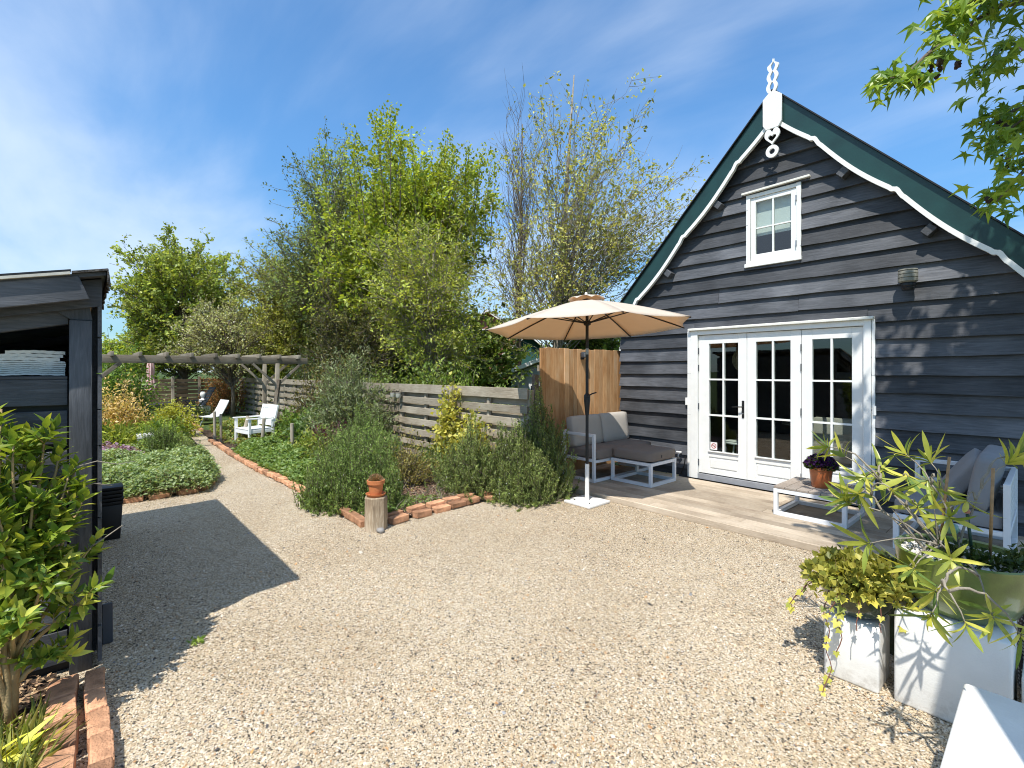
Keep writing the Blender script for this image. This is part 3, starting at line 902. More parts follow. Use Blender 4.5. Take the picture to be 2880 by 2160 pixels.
# ---- things standing inside, seen through the panes
def inside():
    t = thing('round_stool', 'small white round stool seen through the left door panes', 'stool', (-3.25, 7.55, .1))
    MB().lathe([(0, .44), (.20, .44), (.205, .455), (.20, .47), (0, .47)], (-3.25, 7.55, .1), 24).build('seat', m_white, t, smooth='auto')
    for k in range(3):
        a = k * 2.094 + .4
        MB().tube([(-3.25 + .10 * math.cos(a), 7.55 + .10 * math.sin(a), .54), (-3.25 + .2 * math.cos(a), 7.55 + .2 * math.sin(a), .10)], [.014, .010], 8).build('leg', m_white, t)
    # woven plate hanging inside
    p = thing('woven_wall_plate', 'round woven plate hanging inside behind the left door', 'wall plate', (-3.22, 7.72, 1.83))
    mb = MB()
    for k in range(7):
        r_ = .03 + k * .026
        mb.tube([(-3.22 + r_ * math.cos(a * math.pi / 12), 7.72, 1.83 + r_ * math.sin(a * math.pi / 12)) for a in range(25)], .012, 6, cap=False)
    mb.build('weave', plain('straw', (0.52, 0.45, 0.33), rough=0.85, var=0.25, nscale=50), p)
    MB().tube([(-3.22, 7.72, 2.02), (-3.22, 7.74, 2.62)], .003, 5).build('cord', m_black, p)
    # upholstered armchair behind the right leaf
    a = thing('armchair', 'pale grey armchair standing inside behind the right door leaf', 'armchair', (-1.85, 7.62, .1))
    MB().box(-2.15, -1.55, 7.35, 7.95, .28, .48).build('seat', m_sand, a, bevel=.03)
    mb = MB().box(-2.17, -1.53, 7.30, 7.40, .46, 1.04); mb.build('backrest', m_sand, a, bevel=.04)
    for x in (-2.2, -1.56): MB().box(x, x + .08, 7.32, 7.9, .30, .68).build('armrest', m_sand, a, bevel=.02)
    for x in (-2.12, -1.6):
        for y in (7.36, 7.9): MB().tube([(x, y, .29), (x, y, .1)], .018, 8).build('leg', m_bark, a)
    c = thing('curtain', 'grey green curtain hanging inside at the right end of the doors', 'curtain', (-1.55, 7.12, .12))
    top = [(-1.66 + .012 * k, 7.12 + .028 * math.sin(k * 1.25), 2.45) for k in range(24)]
    bot = [(-1.66 + .012 * k, 7.12 + .034 * math.sin(k * 1.25 + .2), .12) for k in range(24)]
    MB().strip(top, bot, (0, .004, 0)).build('cloth', plain('curtain_cloth', (0.20, 0.27, 0.25), rough=0.9), c)
    tb = thing('side_table', 'dark round table standing deep in the room behind the doors', 'table', (-2.5, 8.7, .1))
    MB().lathe([(0, .70), (.5, .70), (.5, .74), (0, .74)], (-2.5, 8.7, .1), 28).build('table_top', m_bark_l, tb)
    MB().tube([(-2.5, 8.7, .1), (-2.5, 8.7, .8)], .04, 10).build('leg', m_bark, tb)
inside()

# ---- lamp on the wall, tap on the wall
def wall_lamp():
    x, z = -1.07, 2.66
    t = thing('wall_lamp', 'weathered grey cylindrical lamp on the gable wall right of the doors', 'lamp', (x, WY - .04, z))
    mb = MB()
    y = WY - .17
    prof = [(.0, .10), (.085, .10), (.088, .088), (.080, .082), (.088, .070), (.088, .050), (.080, .044), (.088, .036), (.088, .012), (.080, .006), (.088, 0), (.088, -.03), (.07, -.045)]
    mb.lathe(prof, (x, y, z), 22)
    mb.build('lamp_shade', plain('lamp_grey', (0.22, 0.21, 0.17), rough=0.6, var=0.3, nscale=30), t, smooth='auto')
    MB().lathe([(.055, -.04), (.06, -.075), (.052, -.09), (.06, -.10), (.05, -.125), (0, -.13)], (x, y, z), 20).build('sensor', m_black, t, smooth='auto')
    MB().box(x - .05, x + .05, WY - .10, WY - .02, z - .06, z + .03).build('wall_bracket', m_darkgrey, t, bevel=.006)
wall_lamp()

def wall_tap():
    x, y, z = -3.80, WY - .05, .40
    t = thing('wall_tap', 'small white garden tap on the black wall left of the doors', 'tap', (x, y, z))
    MB().tube([(x, y + .02, z), (x, y - .07, z), (x, y - .10, z - .02), (x, y - .105, z - .06)], .012, 8).build('spout', m_steel, t, smooth=True)
    MB().box(x - .05, x + .03, y - .075, y - .045, z + .012, z + .032).build('handle', m_white, t, bevel=.004)
    MB().tube([(x + .06, y + .01, z - .02), (x + .05, y - .01, z - .18), (x + .0, y - .02, z - .32)], .008, 6).build('pipe', m_black, t)
wall_tap()

# ================================================================== deck
deck = tag(bpy.data.objects.new('deck', None), kind='structure'); COL.objects.link(deck); ORG[deck.name] = Vector((0, 0, 0))
deck['label'] = 'weathered plank deck in front of the house doors'
def build_deck():
    rng = random.Random(5)
    y = 5.025; k = 0
    while y < 6.70:
        w = 0.133
        j = rng.choice([-2.2, -1.1, -3.2, -0.4])
        for a, b_ in ((-5.11, j - .0015), (j + .0015, 0.75)):
            dz = rng.uniform(-.0015, .0015)
            mb = MB().box(a, b_, y, y + w, .044 + dz, .070 + dz)
            mb.build('plank', m_deck, deck, bevel=.003, seg=1)
        y += w + .009
    MB().box(-5.11, .75, 4.985, 5.020, .0, .0685).build('edge_board', m_deck, deck, bevel=.004, seg=1)
    MB().box(-5.11, .75, 5.03, 6.72, .0, .040).build('joist_bed', m_bark, deck)
build_deck()

def yellow_edging():
    t = thing('brick_edging', 'pale yellow bricks laid flat along the wall left of the doors', 'edging', (-4.0, 6.78, .06))
    r2 = random.Random(9)
    m = plain('yellow_brick', (0.50, 0.40, 0.22), rough=0.9, var=0.25, nscale=20, bump=0.4, island=0.15)
    me = shared(MB().box(-.10, .10, -.045, .045, -.025, .025), 'brick', m, bevel=.006)
    x = -4.75
    while x < -3.76:
        inst('brick', me, t, Matrix.Translation((x, 6.775 + r2.uniform(-.006, .006), .048 + r2.uniform(-.006, .004))) @ Matrix.Rotation(r2.uniform(-.05, .05), 4, 'Z'))
        x += .207
yellow_edging()

# ================================================================== black shed on the left
def shed():
    t = thing('black_shed', 'open black timber shed with sloping roof at the left edge', 'shed', (-3.6, 0, 0))
    sl = 0.23
    def rz(y, base=2.185): return base + sl * (y - 0.0)
    x0 = -3.60
    # corner post and the post behind it
    MB().box(-3.648, -3.552, -.052, .044, 0, 1.93).build('post', m_shedz, t, bevel=.006)
    MB().box(-3.66, -3.56, -2.45, -2.35, 0, 1.40).build('post', m_shedz, t, bevel=.006)
    MB().box(-6.45, -6.35, -.05, .05, 0, 1.95).build('post', m_shedz, t, bevel=.006)
    MB().box(-6.45, -6.35, -2.45, -2.35, 0, 1.4).build('post', m_shedz, t, bevel=.006)
    # sloping rafter, fascia and roof
    def slope_bar(name, x_a, x_b, ya, yb, ztop, h, mat, cut=0.0, **k):
        mb = MB()
        mb.prism([(x_a, ya, rz(ya, ztop)), (x_a, yb - cut, rz(yb - cut, ztop)), (x_a, yb, rz(yb, ztop) - h), (x_a, ya, rz(ya, ztop) - h)], (x_b - x_a, 0, 0))
        return mb.build(name, mat, t, **k)
    slope_bar('rafter', -3.64, -3.59, -2.6, -.054, 2.035, .115, m_shedy, bevel=.003, seg=1)
    slope_bar('rafter', -5.0, -4.95, -2.6, .03, 2.05, .11, m_shedy)
    slope_bar('rafter', -6.42, -6.37, -2.6, .03, 2.05, .11, m_shedy)
    MB().prism([(-3.652, -.045, 1.932), (-3.652, .045, 1.932), (-3.652, .03, 2.03), (-3.652, -.11, 2.03), (-3.652, -.10, 1.97)], (.085, 0, 0)).build('bracket', m_shedz, t)
    slope_bar('fascia', -3.475, -3.445, -2.7, .032, 2.160, .130, m_shedy, cut=.045, bevel=.003, seg=1)
    slope_bar('fascia', -3.565, -3.54, -2.7, .085, 2.145, .150, m_shedy)
    rf = slope_bar('roof', -6.62, -3.45, -2.75, .100, 2.172, .020, m_shedy)
    slope_bar('roof_trim', -3.47, -3.425, -2.75, -.045, 2.183, .014, plain('roof_trim_cream', (0.60, 0.58, 0.50), rough=0.7))
    slope_bar('roof_trim', -3.475, -3.43, -2.75, -.043, 2.195, .010, m_black)
    # torn roofing felt over the high edge
    r2 = random.Random(4)
    top, bot = [], []
    for k in range(60):
        x = -3.428 - k * .054
        top.append((x, .106 + r2.uniform(-.004, .004), rz(.1, 2.182)))
        bot.append((x, .110 + r2.uniform(-.008, .012), rz(.1, 2.182) - .055 - r2.random() * .035))
    MB().strip(top, bot, (0, .006, 0)).build('roofing_felt', plain('roofing_felt', (0.07, 0.065, 0.06), rough=0.95, var=0.5, nscale=30, bump=0.8), t)
    slope_bar('roofing_felt', -6.63, -3.43, -.04, .108, 2.186, .012, MATS['roofing_felt'])
    slope_bar('roof_board', -6.6, -3.57, -2.6, .085, 2.148, .012, plain('raw_board', (0.33, 0.22, 0.13), rough=0.85, var=0.25, nscale=9))
    # boarded front: horizontal boards with gaps, below the open hatch
    zs = [(1.465, 1.605), (1.255, 1.435), (1.07, 1.215), (.87, 1.045), (.67, .84), (.46, .645), (.26, .43), (.06, .235)]
    for i, (a, b_) in enumerate(zs):
        yo = 0.004 * (i % 2)
        dx = .012 if i == 0 else 0
        MB().box(-3.622 + dx, -3.596 + dx, -2.35, -.058, a, b_).build('board', m_shedy, t, bevel=.003, seg=1)
    MB().box(-3.70, -3.585, -2.35, -.058, 1.606, 1.622).build('hatch_sill', m_shedy, t, bevel=.002, seg=1)
    MB().box(-3.66, -3.645, -2.4, -.05, .0, 1.60).build('back_board', m_black, t)
    # side facing the yard, back and far end
    MB().box(-6.45, -3.66, .046, .064, .05, 2.05).build('side_wall', m_shedx, t)
    for k in range(10):
        MB().box(-6.5, -3.53 - .012 * (k % 2), .066, .084, .04 + .2 * k, .232 + .2 * k).build('board', m_shedx, t)
    MB().box(-6.45, -6.43, -2.4, .05, .05, 1.95).build('end_wall', m_shedy, t)
    MB().box(-6.45, -3.60, -2.5, -2.47, .05, 1.4).build('low_wall', m_shedx, t)
    MB().box(-6.4, -3.70, -2.4, .03, 1.50, 1.52).build('shelf', m_bark, t)
shed()

def sheet_stack():
    r2 = random.Random(8)
    t = thing('sheet_stack', 'stack of grey corrugated plastic sheets lying in the shed hatch', 'sheets', (-3.9, -.18, 1.62))
    m = plain('grey_plastic', (0.84, 0.81, 0.73), rough=0.5, var=0.1, island=0.12)
    z = 1.625
    spec = [(.30, .0) ] * 7 + [(.285, .02), (.26, .012), (.235, .0)]
    for k, (w, off) in enumerate(spec):
        th = .0095 if k < 7 else .017
        n = 20
        y1 = -.066 + r2.uniform(-.006, 0) - off
        top = []; bot = []
        for q in range(n + 1):
            y = y1 - w * q / n
            zz = z + .0010 * math.sin(q * 1.9) + .01 * (0.5 - abs(q / n - .5))
            top.append((-3.72 + r2.uniform(-.002, .002), y, zz + th)); bot.append((-3.72, y, zz))
        MB().strip(top, bot, (-.8, 0, 0)).build('sheet', m, t)
        z += th + .002
sheet_stack()

def black_pot_stack():
    t = thing('stacked_planter', 'stack of square black planters standing beside the shed', 'planter', (-6.27, .22, 0))
    c = (-6.22, .20)
    def frus(a, b_, z0, z1):
        return MB().add([(c[0] + s * a, c[1] + u * a, z0) for s, u in ((-1, -1), (1, -1), (1, 1), (-1, 1))] + [(c[0] + s * b_, c[1] + u * b_, z1) for s, u in ((-1, -1), (1, -1), (1, 1), (-1, 1))],
                        [(3, 2, 1, 0), (4, 5, 6, 7), (0, 1, 5, 4), (1, 2, 6, 5), (2, 3, 7, 6), (3, 0, 4, 7)])
    frus(.085, .102, 0, .34).build('planter_body', m_black, t, bevel=.008)
    for k in range(5):
        frus(.104 + .003 * (k % 2), .110 + .003 * (k % 2), .342 + .036 * k, .372 + .036 * k).build('rim', m_black, t, bevel=.006)
black_pot_stack()

def flagstone():
    o = MB().box(-3.835, -3.812, .092, .142, .001, .235).xf(Matrix.Translation((-3.82, .09, 0)) @ Matrix.Rotation(R(-6), 4, 'Y') @ Matrix.Translation((3.82, -.09, 0))).build('grey_board', m_darkgrey, None, bevel=.003, seg=1)
    tag(o, 'short grey board standing on the gravel against the shed side', 'board')
flagstone()

# ================================================================== lounge furniture on the deck
ZD = .0715
def cushion(name, parent, mat, c, size, rot=(0, 0, 0), puff=0.25, n=6):
    """soft box: edges rounded in, faces swelling a little"""
    sx, sy, sz = [s / 2 for s in size]
    bm = bmesh.new()
    bmesh.ops.create_cube(bm, size=2)
    bmesh.ops.subdivide_edges(bm, edges=bm.edges, cuts=n, use_grid_fill=True)
    rr = min(sx, sy, sz) * 0.55
    M = Matrix.Translation(Vector(c)) @ Euler(rot).to_matrix().to_4x4()
    o = org(parent)
    for v in bm.verts:
        p = v.co.copy()
        q = Vector((p.x * sx, p.y * sy, p.z * sz))
        core = Vector([max(-s + rr, min(s - rr, a)) for a, s in zip(q, (sx, sy, sz))])
        d = q - core
        if d.length > 1e-6: q = core + d.normalized() * min(rr, d.length if d.length < rr else rr)
        thin = [sx, sy, sz].index(min(sx, sy, sz))
        a_, b_ = [k for k in range(3) if k != thin]
        f = (1 - p[a_] ** 2) * (1 - p[b_] ** 2)
        q[thin] *= 1 + puff * f * 0.6
        v.co = M @ q - o
    bmesh.ops.recalc_face_normals(bm, faces=bm.faces)
    me = bpy.data.meshes.new(name); bm.to_mesh(me); bm.free()
    return link(name, me, mat, parent, smooth=True)

def tube_rect(mb, pts, w):
    for p, q in zip(pts[:-1], pts[1:]): mb.beam(p, q, w, w)

T_ = .042
def left_sofa():
    t = thing('lounge_sofa', 'taupe cushioned lounge sofa with white metal frame against the plank screen', 'sofa', (-4.62, 6.1, ZD))
    x0, x1, y0, y1 = -4.925, -4.325, 5.40, 6.82
    h = T_ / 2
    # white frame
    def fr(name, *bars):
        mb = MB()
        for b_ in bars: mb.box(*b_)
        return mb.build(name, m_alu, t, bevel=.003, seg=1)
    fr('leg', (x1 - T_, x1, y0, y0 + T_, ZD, .755)); fr('leg', (x0, x0 + T_, y0, y0 + T_, ZD, .755))
    fr('leg', (x1 - T_, x1, y1 - T_, y1, ZD, .40)); fr('leg', (x0, x0 + T_, y1 - T_, y1, ZD, .78))
    fr('arm_rail', (x0 + T_, x1 - T_, y0, y0 + T_, .715, .755))
    fr('arm_rail', (x0 + T_, x1 - T_, y0, y0 + T_, .36, .40))
    fr('floor_rail', (x0 + T_, x1 - T_, y0, y0 + T_, ZD, ZD + T_)); fr('floor_rail', (x1 - T_, x1, y0 + T_, y1 - T_, ZD, ZD + T_))
    fr('floor_rail', (x0 + T_, x1 - T_, y1 - T_, y1, ZD, ZD + T_))
    fr('seat_rail', (x1 - T_, x1, y0 + T_, y1 - T_, .345, .345 + T_), (x0, x0 + T_, y0 + T_, y1 - T_, .345, .345 + T_))
    fr('seat_rail', (x0 + T_, x1 - T_, y1 - T_, y1, .345, .345 + T_))
    fr('back_rail', (x0, x0 + T_, y0 + T_, y1 - T_, .735, .775))
    MB().box(x0 + T_, x1 - T_, y0 + T_, y1 - T_, .352, .370).build('seat_panel', m_darkgrey, t)
    ym = (y0 + y1) / 2
    for a, b_ in ((y0 + .045, ym - .003), (ym + .003, y1 - .01)):
        cushion('seat_cushion', t, m_taupe, ((x0 + x1) / 2 + .03, (a + b_) / 2, .462), (.62, b_ - a, .15), puff=.12)
    for a, b_ in ((y0 + .02, ym - .003), (ym + .003, y1 - .01)):
        cushion('back_cushion', t, m_sand, (x0 + .13, (a + b_) / 2, .75), (.155, b_ - a, .46), rot=(0, R(-8), 0), puff=.3)
    MB().lathe([(0, 0), (.008, 0), (.008, .004), (0, .004)], (0, 0, 0), 12).xf(Matrix.Translation((x1 + .032, 5.62, .46)) @ Matrix.Rotation(R(90), 4, 'Y')).build('button', m_white, t)
left_sofa()

def ottoman():
    x0, x1, y0, y1 = -4.302, -3.632, 5.75, 6.40
    t = thing('ottoman', 'taupe cushioned ottoman with white cube frame in front of the plank screen sofa', 'ottoman', ((x0 + x1) / 2, (y0 + y1) / 2, ZD))
    for x in (x0, x1 - T_):
        for y in (y0, y1 - T_):
            MB().box(x, x + T_, y, y + T_, ZD, .395).build('leg', m_alu, t, bevel=.003, seg=1)
    for z, nm in ((ZD, 'floor_rail'), (.353, 'seat_rail')):
        for y in (y0, y1 - T_): MB().box(x0 + T_, x1 - T_, y + .001, y + T_ - .001, z, z + T_).build(nm, m_alu, t)
        for x in (x0, x1 - T_): MB().box(x + .001, x + T_ - .001, y0 + T_, y1 - T_, z, z + T_).build(nm, m_alu, t)
    MB().box(x0 + T_, x1 - T_, y0 + T_, y1 - T_, .36, .375).build('seat_panel', m_darkgrey, t)
    cushion('seat_cushion', t, m_taupe, ((x0 + x1) / 2, (y0 + y1) / 2, .475), (.67, .65, .155), puff=.1)
    MB().box(x1 + .001, x1 + .006, 6.0, 6.012, .45, .485).build('zip_tag', m_black, t)
ottoman()

def coffee_table():
    x0, x1, y0, y1 = -2.07, -1.385, 5.70, 6.40
    t = thing('coffee_table', 'low coffee table with grey slat top and white cube frame', 'table', ((x0 + x1) / 2, (y0 + y1) / 2, ZD))
    for x in (x0, x1 - T_):
        for y in (y0, y1 - T_):
            MB().box(x, x + T_, y, y + T_, ZD, .362).build('leg', m_alu, t, bevel=.003, seg=1)
    for z, nm in ((ZD, 'floor_rail'), (.322, 'top_rail')):
        for y in (y0, y1 - T_): MB().box(x0 + T_, x1 - T_, y + .001, y + T_ - .001, z, z + T_ - .002).build(nm, m_alu, t)
        for x in (x0, x1 - T_): MB().box(x + .001, x + T_ - .001, y0 + T_, y1 - T_, z, z + T_ - .002).build(nm, m_alu, t)
    n = 6; w = (x1 - x0) / n
    for k in range(n):
        MB().box(x0 + k * w + .003, x0 + (k + 1) * w - .003, y0, y1, .364, .388).build('slat', m_deckf, t, bevel=.003, seg=1)
    return t
coffee_table()

def right_chair():
    x0, x1, y0, y1 = -.965, -.232, 5.40, 6.46
    t = thing('lounge_chair', 'grey cushioned lounge chair with white frame and slatted back by the gable wall', 'chair', ((x0 + x1) / 2, (y0 + y1) / 2, ZD))
    def fr(name, *b_): return MB().box(*b_).build(name, m_alu, t, bevel=.003, seg=1)
    fr('leg', x0, x0 + T_, y0, y0 + T_, ZD, .385); fr('leg', x1 - T_, x1, y0, y0 + T_, ZD, .762)
    fr('leg', x0, x0 + T_, y1 - T_, y1, ZD, .762); fr('leg', x1 - T_, x1, y1 - T_, y1, ZD, .762)
    for y in (y0, y1 - T_):
        fr('floor_rail', x0 + T_, x1 - T_, y + .001, y + T_ - .001, ZD, ZD + T_); fr('seat_rail', x0 + T_, x1 - T_, y + .001, y + T_ - .001, .345, .384)
    for x in (x0, x1 - T_):
        fr('floor_rail', x + .001, x + T_ - .001, y0 + T_, y1 - T_, ZD, ZD + T_); fr('seat_rail', x + .001, x + T_ - .001, y0 + T_, y1 - T_, .345, .384)
    fr('arm_rail', x0 + T_, x1 - T_, y1 - T_ + .001, y1 - .001, .722, .760); fr('arm_rail', x0 + T_, x1 - T_, y1 - T_ + .001, y1 - .001, .54, .575)
    fr('back_rail', x1 - T_ + .001, x1 - .001, y0 + T_, y1 - T_, .722, .760)
    for k in range(6):
        MB().box(x1 - .028, x1 - .010, y0 + T_, y1 - T_, .395 + k * .054, .439 + k * .054).build('back_slat', m_alu, t, bevel=.002, seg=1)
    MB().box(x0 + T_, x1 - T_, y0 + T_, y1 - T_, .352, .37).build('seat_panel', m_darkgrey, t)
    cushion('seat_cushion', t, m_grey_fab, ((x0 + x1) / 2 - .02, (y0 + y1) / 2, .452), (.70, 1.02, .14), puff=.12)
    cushion('back_cushion', t, m_grey_fab, (x1 - .16, (y0 + y1) / 2 - .02, .74), (.15, .98, .46), rot=(0, R(10), 0), puff=.3)
    cushion('loose_cushion', t, m_grey_fab, (x1 - .33, y0 + .50, .70), (.13, .52, .50), rot=(R(6), R(33), R(8)), puff=.5)
right_chair()

def parasol():
    cx, cy = -3.905, 4.735
    t = thing('garden_parasol', 'open beige parasol with black pole on a white base plate', 'parasol', (cx, cy, 0))
    p = MB().box(cx - .205, cx + .205, cy - .205, cy + .205, .002, .032)
    pl = p.build('base_plate', plain('white_base', (0.78, 0.77, 0.74), rough=0.6, var=0.05), t, bevel=.005)
    MB().tube([(cx, cy, .03), (cx, cy, .49)], .027, 18).build('base_tube', MATS['white_base'], t, smooth='auto')
    for a in (-1, 1):
        MB().lathe([(0, .010), (.010, .010), (.012, 0)], (cx + a * .12, cy - .1, .032), 10).build('bolt', m_black, pl)
    MB().tube([(cx, cy, .45), (cx, cy, 1.86)], .0195, 16).build('pole', m_black, t, smooth='auto')
    MB().tube([(cx, cy, 1.86), (cx, cy, 1.935)], .0200, 16).build('tilt_joint', m_steel, t, smooth='auto')
    MB().tube([(cx, cy, 1.935), (cx, cy, 2.56)], .0195, 16).build('pole', m_black, t, smooth='auto')
    c = MB().lathe([(.0225, 1.10), (.028, 1.16), (.040, 1.29), (.040, 1.345), (.024, 1.37)], (cx, cy, 0), 16)
    crank = c.build('crank_housing', m_black, t, smooth='auto')
    MB().tube([(cx, cy - .03, 1.32), (cx + .03, cy - .05, 1.33), (cx + .065, cy + .02, 1.37), (cx + .10, cy + .06, 1.385)], .009, 8).build('crank_handle', m_black, crank, smooth=True)
    # canopy: eight panels, each sagging a little between its ribs
    m_can = plain('beige_canopy', (0.80, 0.745, 0.65), rough=0.85, var=0.04, nscale=5, bump=0.08, bscale=300, spec=0.15)
    nt = m_can.node_tree; b = nt.nodes['Principled BSDF']
    trn = nt.nodes.new('ShaderNodeBsdfTranslucent'); trn.inputs['Color'].default_value = (0.74, 0.50, 0.29, 1)
    ms = nt.nodes.new('ShaderNodeMixShader'); ms.inputs['Fac'].default_value = 0.45
    nt.links.new(b.outputs[0], ms.inputs[1]); nt.links.new(trn.outputs[0], ms.inputs[2])
    nt.links.new(ms.outputs[0], [x for x in nt.nodes if x.type == 'OUTPUT_MATERIAL'][0].inputs['Surface'])
    Rm, zt, zr = 1.28, 2.545, 2.185
    tilt = Matrix.Translation((cx, cy, 2.3)) @ Matrix.Rotation(R(-1.7), 4, Vector((-.747, .665, 0))) @ Matrix.Rotation(R(-2.6), 4, Vector((.665, .747, 0))) @ Matrix.Translation((-cx, -cy, -2.3))
    a0 = R(10.4)
    def rib_pt(a, s):
        r_ = Rm * s
        return Vector((cx + r_ * math.cos(a), cy + r_ * math.sin(a), zt - (zt - zr) * (s ** 1.28)))
    for k in range(8):
        aa, ab = a0 + k * math.pi / 4, a0 + (k + 1) * math.pi / 4
        ns, na = 9, 8
        grid = []
        for i in range(ns + 1):
            s = .10 + .90 * i / ns
            row = []
            for j in range(na + 1):
                u = j / na
                p = rib_pt(aa, s).lerp(rib_pt(ab, s), u)
                sag = 4 * u * (1 - u)
                p.z -= .014 * sag * s
                if i == ns:   # scalloped rim
                    q = Vector((cx - p.x, cy - p.y, 0)).normalized()
                    p += q * .05 * sag
                row.append(p)
            grid.append(row)
        mb = MB()
        vs = [p for row in grid for p in row]
        fs = [(i * (na + 1) + j, i * (na + 1) + j + 1, (i + 1) * (na + 1) + j + 1, (i + 1) * (na + 1) + j) for i in range(ns) for j in range(na)]
        mb.add(vs, fs).xf(tilt)
        o = mb.build('canopy_panel', m_can, t, smooth=True)
        sd = o.modifiers.new('cloth', 'SOLIDIFY'); sd.thickness = .003
        # rib and strut
        rp = [tilt @ (rib_pt(aa, s) - Vector((0, 0, .012))) for s in (.04, .25, .45, .65, .85, 1.0)]
        rb = MB().tube(rp, .0085, 6).build('rib', m_black, t)
        MB().tube([tilt @ Vector((cx + .03 * math.cos(aa), cy + .03 * math.sin(aa), 2.255)), tilt @ (rib_pt(aa, .46) - Vector((0, 0, .014)))], .0075, 6).build('strut', m_black, rb)
    MB().lathe([(.02, 2.22), (.045, 2.23), (.045, 2.275), (.02, 2.285)], (cx, cy, 0), 16).xf(tilt).build('hub', m_black, t, smooth='auto')
    MB().lathe([(.02, 2.52), (.05, 2.52), (.05, 2.55), (.02, 2.56)], (cx, cy, 0), 16).xf(tilt).build('hub', m_black, t, smooth='auto')
    # vent cap: small wavy cone over the top hole
    mb = MB()
    n = 48; vs = []; fs = []
    for i, s in enumerate((0.0, .3, .6, 1.0)):
        for k in range(n):
            a = a0 + 2 * math.pi * k / n
            u = (k % 6) / 6
            lift = .030 * math.sin(math.pi * u) * s ** 2
            r_ = .235 * s * (1 - .06 * math.sin(math.pi * u))
            vs.append((cx + r_ * math.cos(a), cy + r_ * math.sin(a), 2.615 - .075 * s ** 1.3 + lift))
    for i in range(3):
        for k in range(n): fs.append((i * n + k, i * n + (k + 1) % n, (i + 1) * n + (k + 1) % n, (i + 1) * n + k))
    mb.add(vs, fs).xf(tilt)
    vc = mb.build('vent_cap', m_can, t, smooth=True)
    vc.modifiers.new('cloth', 'SOLIDIFY').thickness = .003
    MB().lathe([(.0, .035), (.014, .03), (.018, .012), (.012, 0)], (cx, cy, 2.61), 12).xf(tilt).build('top_knob', m_white, t, smooth=True)
parasol()

# ================================================================== fence, screen, pergola
def slat_fence():
    t = thing('slat_fence', 'long grey horizontal slat fence with open gaps behind the planting bed', 'fence', (-5.0, 4.75, 0))
    r2 = random.Random(12)
    FY = 4.75
    rows = [(1.245, 1.40), (1.045, 1.155), (.845, .955), (.645, .755), (.445, .555), (.245, .355), (.045, .155)]
    xs = [-5.0 - 1.86 * k for k in range(10)] + [-21.9]
    me_post = shared(MB().box(-.04, .04, -.035, .035, 0, 1.38), 'post', m_fencez, bevel=.006)
    for x in xs: inst('post', me_post, t, Matrix.Translation((x, FY + .055, 0)))
    me_s = shared(MB().box(-.03, .03, -.022, .022, 0, 1.33), 'spacer', m_fencez)
    for x, xn in zip(xs[:-1], xs[1:]):
        if abs(x - xn) > 1: inst('post', me_s, t, Matrix.Translation(((x + xn) / 2, FY + .042, .02)))
        for z0, z1 in rows:
            z0 += r2.uniform(-.008, .008); z1 += r2.uniform(-.008, .008)
            mb = MB().box(xn + .003, x - .003, FY - .012, FY + .012, z0, z1)
            mb.xf(Matrix.Translation((x, 0, z0)) @ Matrix.Rotation(R(r2.uniform(-.15, .15)), 4, 'Y') @ Matrix.Translation((-x, 0, -z0)))
            mb.build('slat', m_fencex, t, bevel=.003, seg=1)
    # slats on the far side cover the gaps from behind
        for z0 in (1.155, .955, .755, .555, .355):
            MB().box(xn + .003, x - .003, FY + .092, FY + .112, z0 - .01, z0 + .085).build('slat', m_fencex, t)
slat_fence()

def back_fence():
    t = thing('back_fence', 'brown horizontal board fence panel behind the far garden table', 'fence', (-22.1, 2.0, 0))
    me_post = shared(MB().box(-.05, .05, -.05, .05, 0, 1.45), 'post', m_fencez, bevel=.006)
    mb_ = wood('brown_fence_wood', [(0.27, (0.12, 0.085, 0.05)), (0.45, (0.23, 0.17, 0.105)), (0.6, (0.33, 0.25, 0.165)), (0.75, (0.40, 0.32, 0.22))], 'Y', rough=0.85, scale=6, stretch=12, island=0.15, bump=0.5, spec=0.15)
    for y in (-1.3, .18, 1.66, 2.55, 3.4, 4.3): inst('post', me_post, t, Matrix.Translation((-22.0, y, 0)))
    for a, b_ in ((-1.25, .13), (.23, 1.61), (1.71, 2.50), (2.60, 3.35), (3.45, 4.25)):
        for k in range(9):
            z = .10 + k * .142
            mb = MB().box(-.012, .012, a, b_, -.058, .058)
            mb.xf(Matrix.Translation((-22.02 - .012, 0, z + .06)) @ Matrix.Rotation(R(12), 4, 'Y'))
            mb.build('board', mb_, t)
back_fence()

def plank_screen():
    t = thing('plank_screen', 'tall orange brown vertical plank screen between house and fence', 'screen', (-5.14, 6.1, 0))
    r2 = random.Random(2)
    y = 5.13
    while y < 7.15:
        w = r2.uniform(.098, .114)
        dx = r2.uniform(-.005, .005)
        MB().box(-5.15 + dx, -5.128 + dx, y, y + w - .004, .05, 2.01 + r2.uniform(-.012, .006)).build('plank', m_screen, t, bevel=.003, seg=1)
        y += w
    for z in (.45, 1.0, 1.65): MB().box(-5.197, -5.157, 5.13, 7.2, z, z + .09).build('cross_rail', m_fencey, t)
    MB().box(-5.21, -5.14, 5.03, 5.115, 0, 1.60).build('post', m_bark, t, bevel=.005)
    MB().box(-5.21, -5.14, 7.21, 7.26, 0, 2.08).build('post', m_white, t)
plank_screen()

def screen_lamp():
    t = thing('flood_lamp', 'small black lamp fixed at the top of the plank screen', 'lamp', (-5.11, 6.08, 1.89))
    MB().box(-5.122, -5.105, 6.040, 6.120, 1.84, 1.95).build('wall_bracket', m_black, t, bevel=.004)
    MB().box(-5.105, -5.045, 6.035, 6.125, 1.87, 1.96).build('lamp_head', m_darkgrey, t, bevel=.01)
    MB().box(-5.046, -5.040, 6.047, 6.113, 1.883, 1.948).build('lens', m_steel, t)
screen_lamp()

